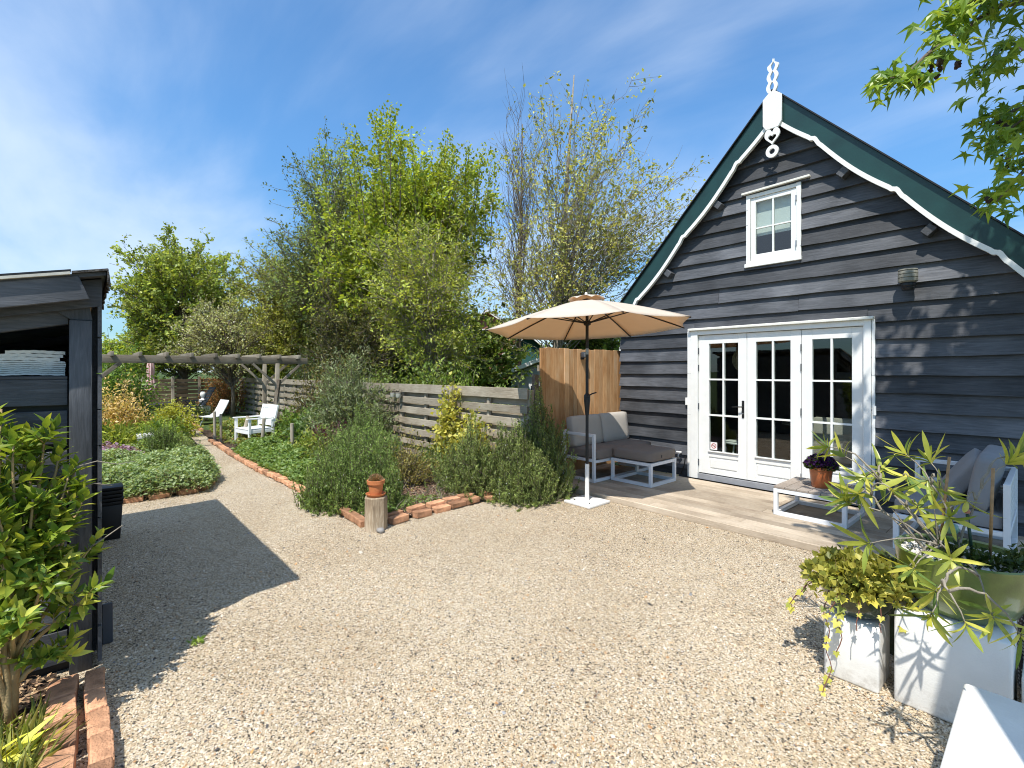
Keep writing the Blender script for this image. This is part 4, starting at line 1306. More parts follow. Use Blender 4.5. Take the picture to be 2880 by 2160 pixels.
def pergola():
    t = thing('pergola', 'weathered grey wooden pergola spanning the garden path', 'pergola', (-12.5, 3.4, 0))
    XA, XB = -12.05, -13.1
    zt = 1.97
    for X_ in (XA, XB):
        for y in (3.40, .05):
            MB().box(X_ - .042, X_ + .042, y - .042, y + .042, 0, zt - .14).build('post', m_fencez, t, bevel=.005)
        MB().box(X_ - .03, X_ + .03, -.55, 4.08, zt - .145, zt).build('beam', m_pergy, t, bevel=.006)
        for y, s in ((3.40, -1), (3.40, 1), (.05, 1)):
            MB().beam((X_ + .002, y + s * .035, zt - .62), (X_ + .002, y + s * .52, zt - .15), .05, .06, up=(1, 0, 0)).build('brace', m_pergy, t)
    for k in range(11):
        y = -.42 + k * .425
        MB().box(XB - .28, XA + .22, y - .028, y + .028, zt - .03, zt + .062).build('rafter', m_pergx, t, bevel=.005)
pergola()

# ================================================================== brick edgings
BR = MB().box(-.105, .105, -.05, .05, -.032, .032)
me_brick = shared(BR, 'brick', m_brick, bevel=.008, seg=2)
def brick_run(name, label, pts, seed, step=.215, wide=False, z=.045, tilt=.05, rows=1):
    r2 = random.Random(seed)
    t = thing(name, label, 'edging', (pts[0][0], pts[0][1], 0))
    for (xa, ya), (xb, yb) in zip(pts[:-1], pts[1:]):
        ln = math.hypot(xb - xa, yb - ya); a = math.atan2(yb - ya, xb - xa)
        n = max(1, int(ln / step))
        for k in range(n):
            u = (k + .5) / n
            for r_ in range(rows):
                off = r_ * .112
                M = Matrix.Translation((xa + (xb - xa) * u - math.sin(a) * off + r2.uniform(-.006, .006), ya + (yb - ya) * u + math.cos(a) * off + r2.uniform(-.006, .006), z + (.035 if r_ else 0) + r2.uniform(-.010, .008)))
                M = M @ Euler((r2.uniform(-tilt, tilt), r2.uniform(-tilt, tilt), a + r2.uniform(-tilt, tilt))).to_matrix().to_4x4() @ Matrix.Diagonal((1, 1 if not wide else 1, 1 + r2.uniform(-.1, .15), 1))
                inst('brick', me_brick, t, M)
    return t
brick_run('brick_edging', 'double row of red bricks edging the mulch bed right of the log', [(-4.74, 2.42), (-4.80, 3.05), (-4.83, 3.72), (-4.72, 4.12)], 21, rows=2, z=.04)
brick_run('brick_edging', 'short pair of red bricks edging the bed left of the log', [(-4.86, 2.25), (-5.52, 2.24)], 22, tilt=.09)
brick_run('brick_edging', 'long brick edging along the path by the pergola and white bench', [(-5.6, 2.24), (-7.22, 2.24), (-8.65, 2.18), (-10.7, 2.19), (-13.2, 2.26)], 23, tilt=.1)
brick_run('brick_edging', 'brick edging in front of the green ground cover bed by the shed', [(-7.86, -.3), (-7.72, .6), (-7.76, 1.2), (-8.35, 1.46), (-10.5, 1.68)], 24, tilt=.1, z=.03)
brick_run('brick_edging', 'worn brick edging at the far lawn in front of the white lounge chair', [(-15.6, 2.45), (-18.4, 2.64), (-21, 2.95)], 25, tilt=.1, z=.03)
def near_bricks():
    t = thing('brick_edging', 'two rows of worn red bricks in the lower left corner by the shed post', 'edging', (-2.9, 0, 0))
    r2 = random.Random(31)
    for row, (y, x0, st) in enumerate(((.055, -3.38, .205), (-.075, -3.40, .222))):
        x = x0 + .1
        while x < -1.7:
            M = Matrix.Translation((x, y + r2.uniform(-.006, .006), .045 + r2.uniform(-.010, .012)))
            M = M @ Euler((r2.uniform(-.08, .08), r2.uniform(-.06, .06), r2.uniform(-.05, .05))).to_matrix().to_4x4() @ Matrix.Diagonal((.97, .80 if row == 0 else 1.15, 1.15, 1))
            inst('brick', me_brick, t, M)
            x += st
near_bricks()

# ================================================================== log and terracotta pot
def log_stump():
    x, y = -4.73, 2.30
    t = thing('log_stump', 'upright weathered log at the corner of the brick edged bed', 'log', (x, y, 0))
    r2 = random.Random(6)
    n = 26
    vs, fs = [], []
    hs = [0, .06, .14, .22, .30, .335, .345]
    rad = [.112 + .006 * math.sin(k * 1.7) + r2.uniform(-.004, .004) for k in range(n)]
    for i, h in enumerate(hs):
        for k in range(n):
            a = 2 * math.pi * k / n
            r_ = rad[k] * (1.02 - .05 * h) + r2.uniform(-.0018, .0018)
            if i == len(hs) - 1: r_ -= .010
            vs.append((x + r_ * math.cos(a), y + r_ * math.sin(a), h))
    for i in range(len(hs) - 1):
        for k in range(n): fs.append((i * n + k, i * n + (k + 1) % n, (i + 1) * n + (k + 1) % n, (i + 1) * n + k))
    fs.append(tuple((len(hs) - 1) * n + k for k in range(n)))
    MB().add(vs, fs).build('trunk', m_log, t, smooth='auto')
    # a grey cobble at its foot
    bm = bmesh.new(); bmesh.ops.create_icosphere(bm, subdivisions=2, radius=1)
    for v in bm.verts: v.co = Vector((v.co.x * .05, v.co.y * .04, v.co.z * .03)) * (1 + .12 * math.sin(v.co.x * 5 + v.co.y * 3)) + Vector((-4.585, 2.285, .022))
    me = bpy.data.meshes.new('cobble'); bm.to_mesh(me); bm.free()
    tag(link('cobble', me, m_concrete if False else plain('grey_stone', (0.24, 0.23, 0.22), rough=0.8, var=0.2), None, smooth=True), 'small grey cobble lying at the foot of the log', 'stone')
    p = thing('terracotta_pot', 'terracotta pot with saucer and small reddish succulent on the log', 'flower pot', (x, y, .346))
    b = .347
    MB().lathe([(0, b), (.085, b), (.104, b + .028), (.098, b + .028), (.082, b + .008), (0, b + .008)], (x, y, 0), 28).build('saucer', m_terra, p, smooth='auto')
    MB().lathe([(0, b + .009), (.060, b + .009), (.078, b + .125), (.078, b + .127), (.090, b + .128), (.092, b + .165), (.082, b + .167), (.078, b + .145), (0, b + .145)], (x, y, 0), 28).build('pot', m_terra, p, smooth='auto')
    rng = np.random.default_rng(3)
    n = 900
    d = rdir(rng, n); d[:, 2] = abs(d[:, 2]) * .8 + .1; d = unit(d)
    P = np.array([x, y, b + .135]) + d * np.array([.075, .075, .085]) * (.55 + .45 * rng.random((n, 1)))
    me = leaf_mesh('succulent', P - np.array(org(p)), d + .4 * rdir(rng, n), rdir(rng, n), .022, .012, palette(rng, [(.40, .24, .15), (.28, .24, .12), (.50, .30, .19)], n))
    tag(link('succulent', me, m_leaf, p), kind='stuff')
log_stump()

def flower_pot():
    x, y, b = -1.70, 6.02, .389
    t = thing('flower_pot', 'orange brown flower pot with dark purple pansies on the slatted coffee table', 'flower pot', (x, y, b))
    MB().lathe([(0, b), (.085, b), (.090, b + .01), (.112, b + .19), (.122, b + .195), (.124, b + .222), (.112, b + .224), (.108, b + .20), (0, b + .19)], (x, y, 0), 28).build('pot', plain('glazed_terracotta', (0.42, 0.115, 0.032), rough=0.3, var=0.2, nscale=14, coat=.5), t, smooth='auto')
    rng = np.random.default_rng(5)
    n = 700
    d = rdir(rng, n); d[:, 2] = abs(d[:, 2])
    P = np.array([x, y, b + .20]) + d * np.array([.14, .14, .12]) * (.4 + .6 * rng.random((n, 1)))
    tag(link('foliage', leaf_mesh('foliage', P - np.array(org(t)), d, rdir(rng, n), .05, .024, palette(rng, [(.05, .09, .02), (.08, .12, .03)], n)), m_leaf, t), kind='stuff')
    n = 420
    d = rdir(rng, n); d[:, 2] = abs(d[:, 2]) * .9 + .1
    P = np.array([x, y, b + .22]) + d * np.array([.145, .145, .12]) * (.75 + .25 * rng.random((n, 1)))
    tag(link('blossom', leaf_mesh('blossom', P - np.array(org(t)), d + rdir(rng, n), rdir(rng, n), .035, .034, palette(rng, [(.045, .012, .09), (.03, .008, .05), (.08, .02, .13)], n), mid=.6), m_leaf, t), kind='stuff')
flower_pot()

# ================================================================== white blocks and pots at the right
def rough_block(name, label, b_):
    mb = MB().box(*b_)
    o = mb.build(name, m_concrete, None, bevel=.012, seg=3)
    return tag(o, label, 'block', 'white concrete blocks at the right edge')
rough_block('concrete_block', 'small white concrete block under the bowl of ivy', (-.842, -.597, 3.03, 3.28, 0, .33))
rough_block('concrete_block', 'white concrete block carrying the large green oleander pot', (-.538, -.125, 3.035, 3.44, 0, .455))
rough_block('concrete_block', 'nearest white concrete block in the lower right corner', (-.235, .42, 1.80, 2.55, 0, .45))
rough_block('concrete_block', 'grey shaded block behind the oleander block at the right edge', (-.10, .35, 3.10, 3.42, 0, .30))

m_glaze = plain('green_glaze', (0.120, 0.165, 0.030), rough=0.28, var=0.22, nscale=16, bump=0.06, bscale=120, coat=.6)
m_dkglaze = plain('dark_green_glaze', (0.030, 0.045, 0.014), rough=0.25, var=0.3, nscale=12, coat=.6)

LEAFN = 7
def lance_mesh(name, mat, L, W, bend=.12, fold=.18, n=LEAFN):
    """long narrow leaf along +Y, with a fold along its midrib"""
    vs, fs = [], []
    for k in range(n + 1):
        u = k / n
        w = W * .5 * (math.sin(math.pi * min(1, u * .92 + .06)) ** .85) * (1 if u < .97 else .1)
        z = -bend * L * u * u
        vs += [(-w, u * L, z + fold * w), (0, u * L, z), (w, u * L, z + fold * w)]
    for k in range(n):
        a = k * 3
        fs += [(a, a + 1, a + 4, a + 3), (a + 1, a + 2, a + 5, a + 4)]
    me = bpy.data.meshes.new(name); me.from_pydata(vs, [], fs); me.materials.append(mat)
    me.polygons.foreach_set('use_smooth', [True] * len(me.polygons)); me.update()
    return me

def leaf_matrix(p, d, up, s=1.0, roll=0.0):
    d = Vector(d).normalized()
    x = d.cross(Vector(up))
    if x.length < 1e-4: x = d.orthogonal()
    x.normalize(); z = x.cross(d)
    M = Matrix((x, d, z)).transposed().to_4x4()
    return Matrix.Translation(p) @ M @ Matrix.Rotation(roll, 4, 'Y') @ Matrix.Scale(s, 4)

def curve_pts(p, q, bow, n=7):
    p, q = Vector(p), Vector(q)
    m = (p + q) / 2 + Vector(bow)
    return [(p * (1 - u) ** 2 + m * 2 * u * (1 - u) + q * u * u) for u in [k / n for k in range(n + 1)]]

def oleander():
    cx, cy, b = -.31, 3.285, .457
    t = thing('potted_oleander', 'oleander with long yellow green leaves in a large green glazed pot', 'potted plant', (cx, cy, b))
    pr = [(0, b), (.150, b), (.165, b + .008), (.205, b + .05), (.238, b + .115), (.257, b + .20), (.266, b + .275), (.270, b + .288), (.262, b + .295), (.250, b + .288), (.245, b + .25), (0, b + .25)]
    MB().lathe(pr, (cx, cy, 0), 48).build('pot', m_glaze, t, smooth='auto')
    rng = np.random.default_rng(17)
    # pebble mulch
    n = 900
    r_ = .238 * np.sqrt(rng.random(n)); a = rng.random(n) * 6.283
    V = np.zeros((n, 6, 3)); s = .006 + .007 * rng.random(n)
    dirs = np.array([[1, 0, 0], [0, 1, 0], [-1, 0, 0], [0, -1, 0], [0, 0, 1], [0, 0, -1]], float)
    V += dirs[None] * s[:, None, None] * (.6 + .8 * rng.random((n, 6, 1)))
    V[:, :, 0] += (cx + r_ * np.cos(a))[:, None]; V[:, :, 1] += (cy + r_ * np.sin(a))[:, None]; V[:, :, 2] += b + .256 + .006 * rng.random(n)[:, None]
    V -= np.array(org(t))
    i = np.arange(n)[:, None] * 6
    tri = [(0, 1, 4), (1, 2, 4), (2, 3, 4), (3, 0, 4), (1, 0, 5), (2, 1, 5), (3, 2, 5), (0, 3, 5)]
    F = np.concatenate([i + np.array([q]) for q in tri], 1).reshape(-1, 3)
    me = np_mesh('pebble_mulch', (V.reshape(-1, 3), F), 3, np.repeat(palette(rng, [(.62, .59, .53), (.45, .42, .37), (.72, .70, .66)], n), 6, axis=0))
    tag(link('pebble_mulch', me, attr_mat('pebble'), t), kind='stuff')
    tips = [(-0.81, 3.22, 1.18), (-0.88, 3.23, 1.21), (-0.75, 3.07, 0.95), (-0.70, 3.1, 0.99), (-0.56, 3.44, 1.19), (-0.52, 3.26, 1.09), (-0.46, 3.47, 1.16), (-0.46, 3.39, 1.06), (-0.56, 3.13, 1.03), (-0.67, 3.46, 1.08), (-0.15, 3.52, 1.19), (-0.35, 3.22, 0.92), (-0.61, 2.85, 0.81), (-0.47, 2.93, 0.71), (-0.3, 3.34, 0.99), (-0.72, 3.33, 1.04), (-0.13, 3.62, 1.21), (-0.44, 3.64, 0.98), (-0.49, 3.36, 0.91), (-0.29, 2.72, 0.86), (-0.32, 2.54, 0.77), (-0.32, 2.42, 0.71), (-0.22, 2.46, 0.70), (-0.15, 2.50, 0.74), (-0.08, 2.48, 0.71), (-0.42, 2.76, 0.77)]
    r2 = random.Random(41)
    m_ol = leaf_mat('oleander_leaf', [(.060, .095, .022), (.115, .150, .026), (.175, .190, .028), (.24, .235, .035), (.13, .155, .03), (.29, .27, .05)], trans=.30, rough=.35, spec=.5)
    meshes = [lance_mesh('leaf', m_ol, .150, .025, bend=.10), lance_mesh('leaf', m_ol, .120, .022, bend=.28), lance_mesh('leaf', m_ol, .165, .026, bend=-.05), lance_mesh('leaf', m_ol, .140, .019, bend=.35, fold=.6)]
    count = 0
    stems = []
    order = [0, 2, 4, 6, 10, 12, 19, 23, 25] + [q for q in range(len(tips)) if q not in (0, 2, 4, 6, 10, 12, 19, 23, 25)]
    for k in order:
        tip = tips[k]
        tp = Vector(tip)
        base = Vector((cx - .05 + r2.uniform(-.05, .05), cy + r2.uniform(-.05, .05), b + .25))
        if k not in (0, 2, 4, 6, 10, 12, 19, 23, 25) and stems:
            cand = [q for st_ in stems for q in st_[3:6]]
            base = min(cand, key=lambda q: (q - tp).length + .5 * max(0, q.z - tp.z)).copy()
        horiz = Vector((tp.x - base.x, tp.y - base.y, 0))
        bow = Vector((0, 0, .10 + .18 * max(0, .9 - tp.z))) - horiz * .12 + Vector((r2.uniform(-.05, .05), r2.uniform(-.05, .05), 0))
        pts = curve_pts(base, tp, bow, 8)
        pts = [p + Vector((r2.uniform(-.006, .006), r2.uniform(-.006, .006), r2.uniform(-.006, .006))) if 0 < i < 8 else p for i, p in enumerate(pts)]
        MB().tube(pts, [.0070 - .0048 * i / 8 for i in range(9)], 6).build('stem', m_bark_l, t, smooth=True)
        stems.append(pts)
        ax = (pts[-1] - pts[-2]).normalized()
        n = r2.randint(9, 13)
        for q in range(n):
            if count >= 298: break
            a = q * 2.4 + r2.random() * .5
            o = ax.orthogonal().normalized()
            side = Matrix.Rotation(a, 3, ax) @ o
            u = 1 - .16 * (q / n)
            p = pts[-1].lerp(pts[-2], (1 - u) * 3)
            d = side * (1.0 - .35 * r2.random()) + ax * (.25 + .7 * (1 - q / n)) + Vector((0, 0, .25))
            near = .8 if tp.y < 2.8 else 1.0
            inst('leaf', r2.choice(meshes), t, leaf_matrix(p, d, ax + Vector((0, 0, .3)), near * r2.choice([r2.uniform(.5, .8), r2.uniform(.8, 1.15), r2.uniform(.85, 1.2)]), r2.uniform(-.7, .7)))
            count += 1
    # bare lower side twigs
    for k in range(8):
        p = Vector((cx - .1 + r2.uniform(-.12, .1), cy + r2.uniform(-.1, .05), b + .26))
        MB().tube([p, p + Vector((r2.uniform(-.2, .05), r2.uniform(-.15, .05), r2.uniform(.1, .28)))], [.006, .002], 5).build('stem', m_bark_l, t)
    # small leafy weeds in the pot
    n = 420
    P = np.array([cx + .02, cy - .05, b + .27]) + rng.normal(size=(n, 3)) * np.array([.07, .05, .028]); 
    P[:, 2] = np.maximum(P[:, 2], b + .26)
    P2 = np.array([cx + .19, cy - .06, b + .30]) + rng.normal(size=(160, 3)) * np.array([.03, .04, .035])
    P = np.vstack([P, P2]); n = len(P)
    tag(link('undergrowth', leaf_mesh('undergrowth', P - np.array(org(t)), rdir(rng, n) + [0, 0, .6], rdir(rng, n), .035, .018, palette(rng, [(.03, .06, .012), (.05, .085, .02), (.09, .12, .03)], n)), m_leaf, t), kind='stuff')
    m_cane = plain('bamboo_cane', (0.36, 0.20, 0.085), rough=0.6, var=0.25, nscale=30)
    for p, q in (((-.37, 3.40, 1.20), (-.40, 3.33, .72)), ((-.205, 3.37, 1.17), (-.215, 3.34, .71))):
        MB().tube([q, p], .0065, 8).build('cane', m_cane, t, smooth=True)
    MB().tube([(-.275, 3.33, .71), (-.295, 3.33, .93)], .007, 8).build('cane', plain('green_cane', (0.02, 0.06, 0.035), rough=.5), t, smooth=True)
    MB().lathe([(0, -.012), (.011, -.010), (.014, 0), (.011, .010), (0, .012)], (-.297, 3.33, .945), 10).build('cane_cap', plain('pink_cap', (0.50, 0.20, 0.12), rough=.5), t, smooth=True)
    # rounded glass feeding bottle between the stems
    MB().lathe([(0, -.03), (.022, -.022), (.03, 0), (.022, .022), (0, .03)], (-.345, 3.26, .86), 14).build('water_globe', plain('teal_glass', (0.16, 0.30, 0.24), rough=.15, coat=.5), t, smooth=True)
oleander()

def ivy_leaf_mesh(name, mat, s):
    pts = [(0, 0), (.30, -.12), (.52, .06), (.36, .22), (.58, .48), (.28, .48), (0, 1.0), (-.28, .48), (-.58, .48), (-.36, .22), (-.52, .06), (-.30, -.12)]
    vs = [(0, .28 * s, 0)] + [(x * s, y * s, .12 * s * abs(x) - .10 * s * y * y) for x, y in pts]
    fs = [(0, k + 1, (k + 1) % 12 + 1) for k in range(12)]
    me = bpy.data.meshes.new(name); me.from_pydata(vs, [], fs); me.materials.append(mat); me.update()
    return me

def ivy_bowl():
    cx, cy, b = -.722, 3.16, .332
    t = thing('ivy_bowl', 'olive green bowl overflowing with yellow green trailing ivy on a white block', 'potted plant', (cx, cy, b))
    MB().lathe([(0, b), (.07, b), (.085, b + .006), (.125, b + .03), (.158, b + .085), (.170, b + .15), (.160, b + .152), (.145, b + .09), (0, b + .06)], (cx, cy, 0), 36).build('bowl', m_dkglaze, t, smooth='auto')
    r2 = random.Random(77)
    m_iv = leaf_mat('ivy_leaf', [(.10, .12, .02), (.20, .195, .03), (.29, .255, .045), (.24, .22, .035), (.36, .31, .07), (.15, .16, .025)], trans=.28, rough=.5)
    ms = [ivy_leaf_mesh('leaf', m_iv, s) for s in (.030, .036, .043)]
    cnt = 0
    C = Vector((cx, cy, b + .15))
    while cnt < 215:
        a = r2.random() * 6.283; u = r2.random() ** .6
        d = Vector((math.cos(a) * u, math.sin(a) * u, math.sqrt(max(0, 1 - u * u)) * .62))
        p = C + Vector((d.x * .255, d.y * .24, d.z * .19 - .045 * (u > .8)))
        nrm = (d + Vector((r2.uniform(-.5, .5), r2.uniform(-.5, .5), r2.uniform(0, .5)))).normalized()
        ld = Vector((r2.uniform(-1, 1), r2.uniform(-1, 1), -.5)) + d * .6
        inst('leaf', r2.choice(ms), t, leaf_matrix(p, ld, nrm, r2.uniform(.85, 1.3)))
        cnt += 1
    # trailing stems over the front and left of the block
    trails = [(( -.10, -.17), .52, .03), ((-.02, -.18), .30, .0), ((.04, -.175), .16, .02), ((-.20, -.06), .20, -.06), ((-.19, -.12), .16, -.05), ((.12, -.15), .14, .03), ((.18, -.05), .12, .04), ((-.05, -.18), .12, 0)]
    for (dx, dy), ln, sx in trails:
        pts = []
        p = Vector((cx + dx * .8, cy + dy * .8, b + .17))
        n = max(4, int(ln / .035))
        for k in range(n + 1):
            u = k / n
            q = Vector((cx + dx + sx * u * 1.4 + .012 * math.sin(k * 1.3), cy + dy - .02 - .05 * u + (-.10 * max(0, u - .8) * 5 if ln > .4 else 0), max(.012, b + .17 - ln * u * (1.0 if ln < .4 else 1.0))))
            pts.append(q if k else p)
        MB().tube(pts, .0024, 5).build('stem', plain('ivy_stem', (.16, .06, .035), rough=.7) if 'ivy_stem' not in MATS else MATS['ivy_stem'], t)
        for q in pts[1:]:
            if r2.random() < .55 and cnt < 298:
                inst('leaf', r2.choice(ms), t, leaf_matrix(q, Vector((r2.uniform(-1, 1), -.5, -.6)), Vector((r2.uniform(-.3, .3), -1, .5)), r2.uniform(.7, 1.1)))
                cnt += 1
    rng = np.random.default_rng(8)
    n = 1700
    d = rdir(rng, n); d[:, 2] = abs(d[:, 2])
    P = np.array(C) + d * np.array([.25, .235, .175]) * (.3 + .68 * rng.random((n, 1))) - np.array(org(t))
    tag(link('inner_leaves', leaf_mesh('inner_leaves', P, d + rdir(rng, n), rdir(rng, n), .042, .036, palette(rng, [(.20, .22, .04), (.34, .335, .06), (.48, .44, .09)], n)), m_leaf, t), kind='stuff')
    # fine dry flower stalks standing out of the ivy
    mb = MB()
    for k in range(60):
        a = r2.random() * 6.283; rr = r2.random() * .15
        p = C + Vector((rr * math.cos(a), rr * math.sin(a), .05)); mb.tube([p, p + Vector((r2.uniform(-.05, .05), r2.uniform(-.05, .05), r2.uniform(.05, .11)))], .0011, 3, cap=False)
    tag(mb.build('dry_stalks', m_twig, t, fix=False), kind='stuff')
ivy_bowl()

def tall_pot():
    cx, cy = -.60, 3.60
    t = thing('glazed_planter', 'tall dark green glazed planter behind the ivy bowl', 'planter', (cx, cy, 0))
    MB().lathe([(0, 0), (.085, 0), (.10, .02), (.125, .30), (.128, .47), (.136, .48), (.134, .50), (.120, .50), (.116, .46), (0, .45)], (cx, cy, 0), 32).build('pot', m_dkglaze, t, smooth='auto')
    rng = np.random.default_rng(12)
    n = 260
    d = rdir(rng, n); d[:, 2] = abs(d[:, 2])
    P = np.array([0, 0, .46]) + d * np.array([.13, .13, .09]) * (.4 + .6 * rng.random((n, 1)))
    tag(link('foliage', leaf_mesh('foliage', P, d, rdir(rng, n), .05, .035, palette(rng, [(.10, .12, .03), (.05, .09, .05), (.18, .18, .05)], n)), m_leaf, t), kind='stuff')
tall_pot()

def dotted_pot():
    cx, cy = .045, 3.64
    m, nt, N, L, b = new_mat('navy_dots')
    tc = N.new('ShaderNodeTexCoord')
    vo = N.new('ShaderNodeTexVoronoi'); vo.inputs['Scale'].default_value = 55; vo.inputs['Randomness'].default_value = .25
    L.new(tc.outputs['Object'], vo.inputs['Vector'])
    rp = ramp(N, [(0.34, (0.60, 0.64, 0.68)), (0.42, (0.012, 0.018, 0.045))]); L.new(vo.outputs['Distance'], rp.inputs['Fac'])
    L.new(rp.outputs['Color'], b.inputs['Base Color']); b.inputs['Roughness'].default_value = .35
    o = MB().lathe([(0, 0), (.16, 0), (.19, .06), (.20, .30), (.19, .48), (.20, .50), (.20, .525), (.17, .53), (0, .53)], (cx, cy, 0), 36).build('ceramic_drum', m, None, smooth='auto')
    tag(o, 'navy ceramic garden drum with white dots behind the oleander pot', 'drum')
dotted_pot()

# ================================================================== garden furniture along the path
def garden_bench():
    t = thing('garden_bench', 'white wooden garden armchair bench beside the pergola post', 'bench', (-11.65, 2.78, 0))
    M = Matrix.Translation((-11.65, 2.82, 0)) @ Matrix.Rotation(R(10), 4, 'Z')     # faces local -Y
    w, d = .33, .24
    def part(name, *bx, rot=None):
        mb = MB()
        for b_ in bx: mb.box(*b_)
        if rot: mb.xf(rot)
        mb.xf(M); return mb.build(name, m_white, t, bevel=.004, seg=1)
    for sx in (-1, 1):
        x = sx * w
        part('leg', (x - .025, x + .025, -d - .025, -d + .025, 0, .62)); part('leg', (x - .025, x + .025, d - .02, d + .03, 0, .60))
        part('armrest', (x - .035, x + .035, -d - .06, d + .02, .622, .648))
        part('apron', (x - .015, x + .015, -d + .025, d - .02, .33, .40))
    for k in range(5): part('seat_slat', (-w + .03, w - .03, -d - .02 + k * .103, -d + .073 + k * .103, .402, .424))
    part('apron', (-w + .025, w - .025, -d - .012, -d + .012, .31, .40))
    rot = Matrix.Translation((0, d, .42)) @ Matrix.Rotation(R(-13), 4, 'X') @ Matrix.Translation((0, -d, -.42))
    for sx in (-1, 1): part('back_post', (sx * w - .025, sx * w + .025, d - .015, d + .025, .40, .92), rot=rot)
    part('back_rail', (-w + .026, w - .026, d - .01, d + .02, .84, .92), rot=rot); part('back_rail', (-w + .026, w - .026, d - .01, d + .02, .46, .52), rot=rot)
    for k in range(7): part('back_slat', (-w + .035 + k * .094, -w + .118 + k * .094, d - .003, d + .013, .522, .838), rot=rot)
garden_bench()

def stake(base, top, r_, label, m=None):
    t = MB().tube([base, ((base[0] + top[0]) / 2 + .004, (base[1] + top[1]) / 2, (base[2] + top[2]) / 2), top], [r_, r_ * .97, r_ * .95], 10).build('wooden_stake', m or m_fencez, None, smooth='auto')
    tag(t, label, 'stake', 'wooden stakes in the planting bed')
stake((-9.13, 2.83, 0), (-9.12, 2.82, .71), .032, 'free standing wooden stake nearest the rosemary in the green bed')
stake((-10.6, 2.69, 0), (-10.58, 2.74, .70), .034, 'wooden stake in front of the right leg of the white bench')
stake((-11.9, 2.60, 0), (-11.85, 2.74, .66), .034, 'wooden stake leaning across the left part of the white bench')
stake((-12.4, 2.33, 0), (-12.4, 2.32, .70), .028, 'right one of the two thin stakes left of the bench')
stake((-13.2, 2.35, 0), (-13.2, 2.34, .70), .032, 'left one of the two thin stakes left of the bench')
o = MB().beam((-12.15, 3.30, 0), (-12.0, 3.42, 1.46), .06, .09).build('leaning_post', m_bark, None, bevel=.004, seg=1)
tag(o, 'dark wooden post leaning against the pergola', 'post')

def lounge_far():
    t = thing('white_lounge_chair', 'low white shell lounge chair on the far lawn', 'chair', (-17.4, 2.95, 0))
    M = Matrix.Translation((-17.4, 2.95, 0)) @ Matrix.Rotation(R(-75), 4, 'Z')
    prof = [(-.40, .30), (-.28, .25), (-.05, .22), (.15, .24), (.26, .33), (.36, .52), (.45, .72)]   # along local y
    o_ = [(-.32, y, z) for y, z in prof]
    mb = MB().strip(o_, [(-.32, y - .02, z + .03) for y, z in prof], (.64, 0, 0)).xf(Matrix.Translation((-17.4, 2.95, 0)) @ Matrix.Rotation(R(10), 4, 'Z'))
    mb.build('seat_shell', m_white, t, bevel=.006)
    for x in (-.28, .28):
        for y, yy in ((-.25, -.36), (.15, .30)):
            MB().tube([(x, y, .24), (x, yy, 0)], .014, 6).xf(Matrix.Translation((-17.4, 2.95, 0)) @ Matrix.Rotation(R(10), 4, 'Z')).build('leg', m_steel, t)
lounge_far()

def bust():
    x, y = -20.3, 3.26
    t = thing('garden_bust', 'small white stone bust on a pedestal at the end of the garden', 'statue', (x, y, 0))
    MB().box(x - .27, x + .02, y - .22, y + .22, 0, .40).build('pedestal', m_concrete, t, bevel=.02)
    prof = [(0, .462), (.12, .462), (.13, .50), (.07, .55), (.065, .60), (.17, .66), (.19, .74), (.13, .80), (.065, .83), (.06, .88), (.09, .91), (.125, .98), (.13, 1.06), (.10, 1.14), (.05, 1.18), (0, 1.19)]
    mb = MB().lathe([(a * .72, .402 + (b_ - .462) * .72) for a, b_ in prof], (x - .1, y, 0), 20)
    mb.add([(x - .02, y - .015, .77), (x - .02, y + .015, .77), (x + .02, y, .785), (x - .02, y, .83)], [(0, 1, 2), (0, 2, 3), (1, 3, 2)])
    mb.build('figure', m_concrete, t, smooth='auto')
bust()

